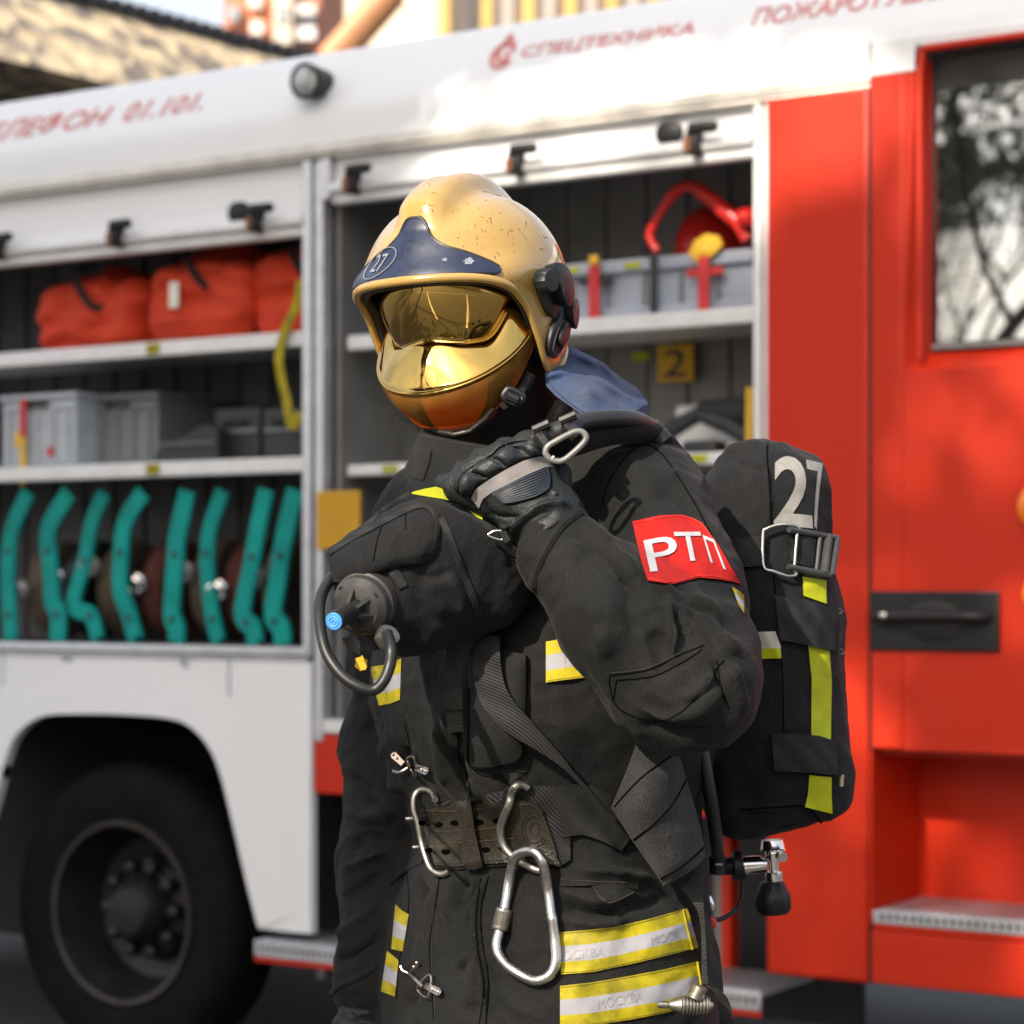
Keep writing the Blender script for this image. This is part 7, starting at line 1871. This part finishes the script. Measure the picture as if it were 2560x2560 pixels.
# loose strap and pin hanging at the right hip
ls, _ = wall_sheet('hanging_strap', [ZV_ for ZV_ in (ZL(ZV, (205, 760), (215, 1000), (225, 1240), (232, 1420), (215, 1650)), ZL(ZV, (235, 790), (262, 1000), (300, 1240), (350, 1420), (378, 1700)))], [(2.80, 2.79, 2.78, 2.775, 2.78), (2.81, 2.80, 2.80, 2.80, 2.80)], 50, 10, .004, M['webbing'], ba, .004, 20.)
wall_sheet('hanging_strap', [ZL(ZV, (60, 940), (130, 1020), (190, 1120), (215, 1300), (215, 1640)), ZL(ZV, (215, 800), (225, 960), (238, 1150), (246, 1300), (262, 1640))], [(2.77, 2.765, 2.76, 2.755, 2.75)] * 2, 50, 8, .004, M['webbing2'], ba, .004, 20.)
wall_sheet('hanging_strap', [ZL(ZV, (235, 1660), (300, 1690), (340, 1800), (350, 2000)), ZL(ZV, (260, 1650), (370, 1700), (430, 1800), (460, 2000))], [(2.745, 2.745, 2.75, 2.76)] * 2, 30, 8, .004, M['webbing'], ba, .004, 20.)
pin = thing('lanyard_pin', 'small ribbed steel pin hanging across the lowest reflective strip at his hip', 'pin', tuple(ZVp(200, 1800, 2.72)))
mb = MB(); a = ZVp(-110, 1790, 2.715); b = ZVp(300, 1798, 2.72); dd = (b - a) / np.linalg.norm(b - a); L_ = np.linalg.norm(b - a)
pf_ = [(0, .002), (.04 * L_, .0045), (.18 * L_, .0045), (.2 * L_, .003), (.24 * L_, .0055), (.42 * L_, .010)]
for k in range(8): t = .43 + .06 * k; pf_ += [(t * L_, .0092), ((t + .012) * L_, .0118), ((t + .038) * L_, .0118), ((t + .05) * L_, .0092)]
pf_ += [(.93 * L_, .011), (.94 * L_, .005), (1.0 * L_, .004)]
mb.lathe(pf_, a, dd, 20); mb.build('pin_body', M['wire'], pin)
mb = MB(); mb.tube([ZVp(165, 1740, 2.715), ZVp(205, 1655, 2.715)], .0125, 14, flat=.8); mb.build('ferrule', M['wire'], pin)
mb = MB(); mb.box(tuple(ZVp(255, 1150, 2.90)), tuple(ZVp(320, 1225, 2.915)), bev=.004); mb.box(tuple(ZVp(248, 870, 2.90)), tuple(ZVp(275, 985, 2.91)), bev=.004); mb.build('red_tab', M['red_plastic'], ba)
mb = MB(); mb.tube([ZVp(265, 990, 2.895), ZVp(285, 1040, 2.89), ZVp(300, 1090, 2.895)], .004, 8, flat=.5); mb.build('tab_clip', M['chrome'], ba)
M['hole'] = plain('dark_hole', (.002, .002, .002), 1.0, spec=0.)
# ================================================================== belt and carabiners
belt = thing('rescue_belt', 'wide worn leather rescue belt with a two-prong wire buckle at his waist', 'belt', tuple(P(1200, 2090, 2.75)))
web = patch('belt_webbing', SJ, [ZL(Z3, (735, 572), (860, 585), (960, 565), (1100, 535), (1310, 490), (1480, 500), (1560, 560)), ZL(Z3, (745, 985), (880, 998), (1000, 985), (1200, 975), (1440, 972), (1500, 980), (1560, 940))], M['webbing'], belt, 60, 20, .006, .010, smooth=12)
SW = Surf(web, jacket)
le = patch('leather_strap', SW, [ZL(Z3, (632, 600), (700, 628), (860, 618), (960, 606), (1100, 594), (1220, 578), (1340, 594), (1385, 632)), ZL(Z3, (690, 800), (800, 815), (1000, 800), (1200, 780), (1440, 800)), ZL(Z3, (738, 968), (850, 984), (1000, 968), (1200, 956), (1430, 962), (1502, 985))], M['leather'], belt, 80, 34, .006, .010, smooth=16)
SLE = Surf(le)
mb = MBE()
for k, poly in enumerate((ZL(Z3, (660, 640), (860, 648), (1100, 622), (1300, 606), (1372, 640)), ZL(Z3, (690, 765), (860, 768), (1200, 742)), ZL(Z3, (700, 838), (900, 838), (1220, 812)), ZL(Z3, (740, 948), (860, 956), (1200, 938), (1440, 950)), ZL(Z3, (1380, 650), (1420, 740), (1460, 860), (1480, 950)))): stitches(mb, SLE, poly, 6, .0009)
mb.build('stitching', plain('tan_thread', (.05, .042, .024), .8), le)
mb = MB()
for x, y in ((668, 718), (765, 728), (865, 718), (1012, 712), (1120, 705), (708, 885), (810, 893), (1050, 880), (1155, 872)):
    pts = [SLE.at(*Z3(x + 27 * math.cos(a) * (1 - .12 * math.sin(a)), y + 17 * math.sin(a)), .0008) for a in np.linspace(0, math.tau, 17)[:-1]]
    mb.add(pts, [tuple(range(16))])
mb.build('belt_hole', M['hole'], le, smooth=False)
mb = MB()
for r in (80, 62, 30): mb.tube([SLE.at(*Z3(1345 + r * math.cos(a), 755 + r * 1.35 * math.sin(a)), .0006) for a in np.linspace(.6 if r > 40 else 0, 5.6 if r > 40 else 6.2, 40)], .0008, 5)
mb.build('embossed_ring', M['leather_keeper'], le)
for s, q in (('ЛЕНТА', ZL(Z3, (1375, 890), (1450, 880), (1405, 700), (1345, 700))),): pass
kp = patch('belt_keeper', Surf(le, web), [ZL(Z3, (860, 585), (910, 590), (955, 572)), ZL(Z3, (895, 790), (950, 790), (985, 780)), ZL(Z3, (930, 1000), (985, 1000), (1030, 985))], M['leather_keeper'], belt, 14, 24, .012, .012, smooth=8)
bz = lambda x, y, l=.012: SW.at(*Z3(x, y), l)
bp = [(745, 578), (735, 545), (705, 520), (668, 515), (632, 535), (615, 580), (618, 650), (640, 720), (660, 830), (685, 920), (712, 985), (745, 1018), (790, 1028), (830, 1012)]
yb_ = np.interp(np.arange(14), [0, 3, 8, 13], [bz(760, 600)[1] - .004, bz(700, 640)[1] - .010, bz(720, 800)[1] - .012, bz(800, 960)[1] - .004])
mb = MB(); mb.tube(crv([P(*Z3(*p), y) for p, y in zip(bp, yb_)], 70), .0040, 12); mb.build('buckle_frame', M['wire'], belt)
mb = MB(); yy = bz(700, 740)[1]
for y0, y1, x0, x1 in ((694, 684, 567, 680), (866, 858, 608, 715)):
    mb = MB(); mb.tube(crv([P(*Z3(x0, y0), yy - .014), P(*Z3((x0 + x1) / 2, (y0 + y1) / 2), yy - .013), P(*Z3(x1, y1), yy - .004)], 12), [.0028] * 12, 10); mb.build('prong', M['steel'], belt)
# steel carabiner hanging from the belt's wire hook
SBJ = Surf(le, web, jacket)
def proud(poly, n, lift, closed=False, it=30):
    """curve held lift metres in front of the cloth, smoothed so it never dips into it"""
    q = crv(ZL(Z3, *poly), n, closed); Y = np.array([SBJ.at(*p)[1] for p in q]); Y0_ = Y.copy()
    for _ in range(it):
        a = np.r_[Y[-1], Y[:-1]] if closed else np.r_[Y[0], Y[:-1]]; b = np.r_[Y[1:], Y[0]] if closed else np.r_[Y[1:], Y[-1]]
        Y = np.minimum((a + 2 * Y + b) / 4, Y0_)
    l = np.interp(np.linspace(0, 1, n), np.linspace(0, 1, len(lift)), lift) if hasattr(lift, '__len__') else lift
    return [P(p[0], p[1], y) for p, y in zip(q, Y - l)]
hk = [(1305, 505), (1280, 490), (1240, 492), (1210, 530), (1190, 610), (1160, 680), (1138, 760), (1150, 840), (1190, 900), (1250, 945), (1320, 985), (1370, 1005), (1395, 990)]
hook = MB(); hook.tube(proud(hk, 80, [.002, .008, .012, .012, .012, .012, .010, .004]), .0050, 14)
tag(hook.build('carabiner', M['wire']), 'dull steel wire carabiner clipped round the leather belt, above the shiny one', 'carabiner', 'carabiners on his gear')
cb_ = thing('carabiner', 'large shiny steel screw-lock carabiner hanging below the belt at his hip', 'carabiner', tuple(SBJ.at(*Z3(1300, 1250), .02)), 'carabiners on his gear')
cp = [(1215, 960), (1245, 910), (1310, 885), (1368, 910), (1400, 985), (1430, 1150), (1455, 1330), (1470, 1480), (1470, 1560), (1440, 1630), (1370, 1668), (1300, 1655), (1190, 1590), (1130, 1520), (1115, 1450), (1130, 1380), (1165, 1230), (1195, 1050)]
lf = [.014, .020, .022, .020, .014, .012, .011, .010, .010, .010, .010, .010, .010, .010, .010, .010, .011, .012, .014]
loop_ = proud(cp, 140, lf, True, 60)
mb = MB(); mb.tube(loop_, .0065, 16, closed=True); body_c = mb.build('carabiner_body', M['steel'], cb_)
la_ = np.array(loop_)
pj = proj(la_); ka = np.argmin(np.abs(pj - np.array(Z3(1168, 1240))).sum(1)); kb_ = np.argmin(np.abs(pj - np.array(Z3(1136, 1370))).sum(1)); a = la_[ka]; b = la_[kb_]; dd = (b - a); L_ = np.linalg.norm(dd); dd /= L_
mb = MB(); mb.lathe([(0, .0090), (.002, .0104)] + [(.004 + k * (L_ - .008) / 24, .0107 if k % 2 else .0103) for k in range(25)] + [(L_ - .002, .0104), (L_, .0090)], a, dd, 48, fn=lambda g_, t: 1 + (.018 if int(g_ * 24 / math.tau * 2) % 2 else 0)); mb.build('screw_sleeve', M['wire'], cb_)
mb = MB(); sp = [(1250, 1715), (1330, 1735), (1430, 1600)]
cs2 = [(1385, 445 - 0)]
shp = ZL(ZH, (1440, 430), (1395, 390), (1370, 340), (1400, 270), (1500, 205), (1640, 130), (1740, 90), (1810, 95), (1855, 140), (1850, 200), (1780, 280), (1680, 370), (1600, 430), (1530, 450), (1470, 430))
mb = MB(); mb.tube([P(p[0], p[1], 2.612) for p in crv(shp[:-1], 80, True)], .0036, 12, closed=True); mb.tube([P(*ZH(1440, 430), 2.611), P(*ZH(1480, 395), 2.611)], .0026, 8)
tag(mb.build('carabiner', plain('grey_aluminium', (.17, .165, .16), .5, .35, scale=40, var=.2)), 'small grey carabiner clipped to the shoulder hose above the glove', 'carabiner', 'carabiners on his gear')
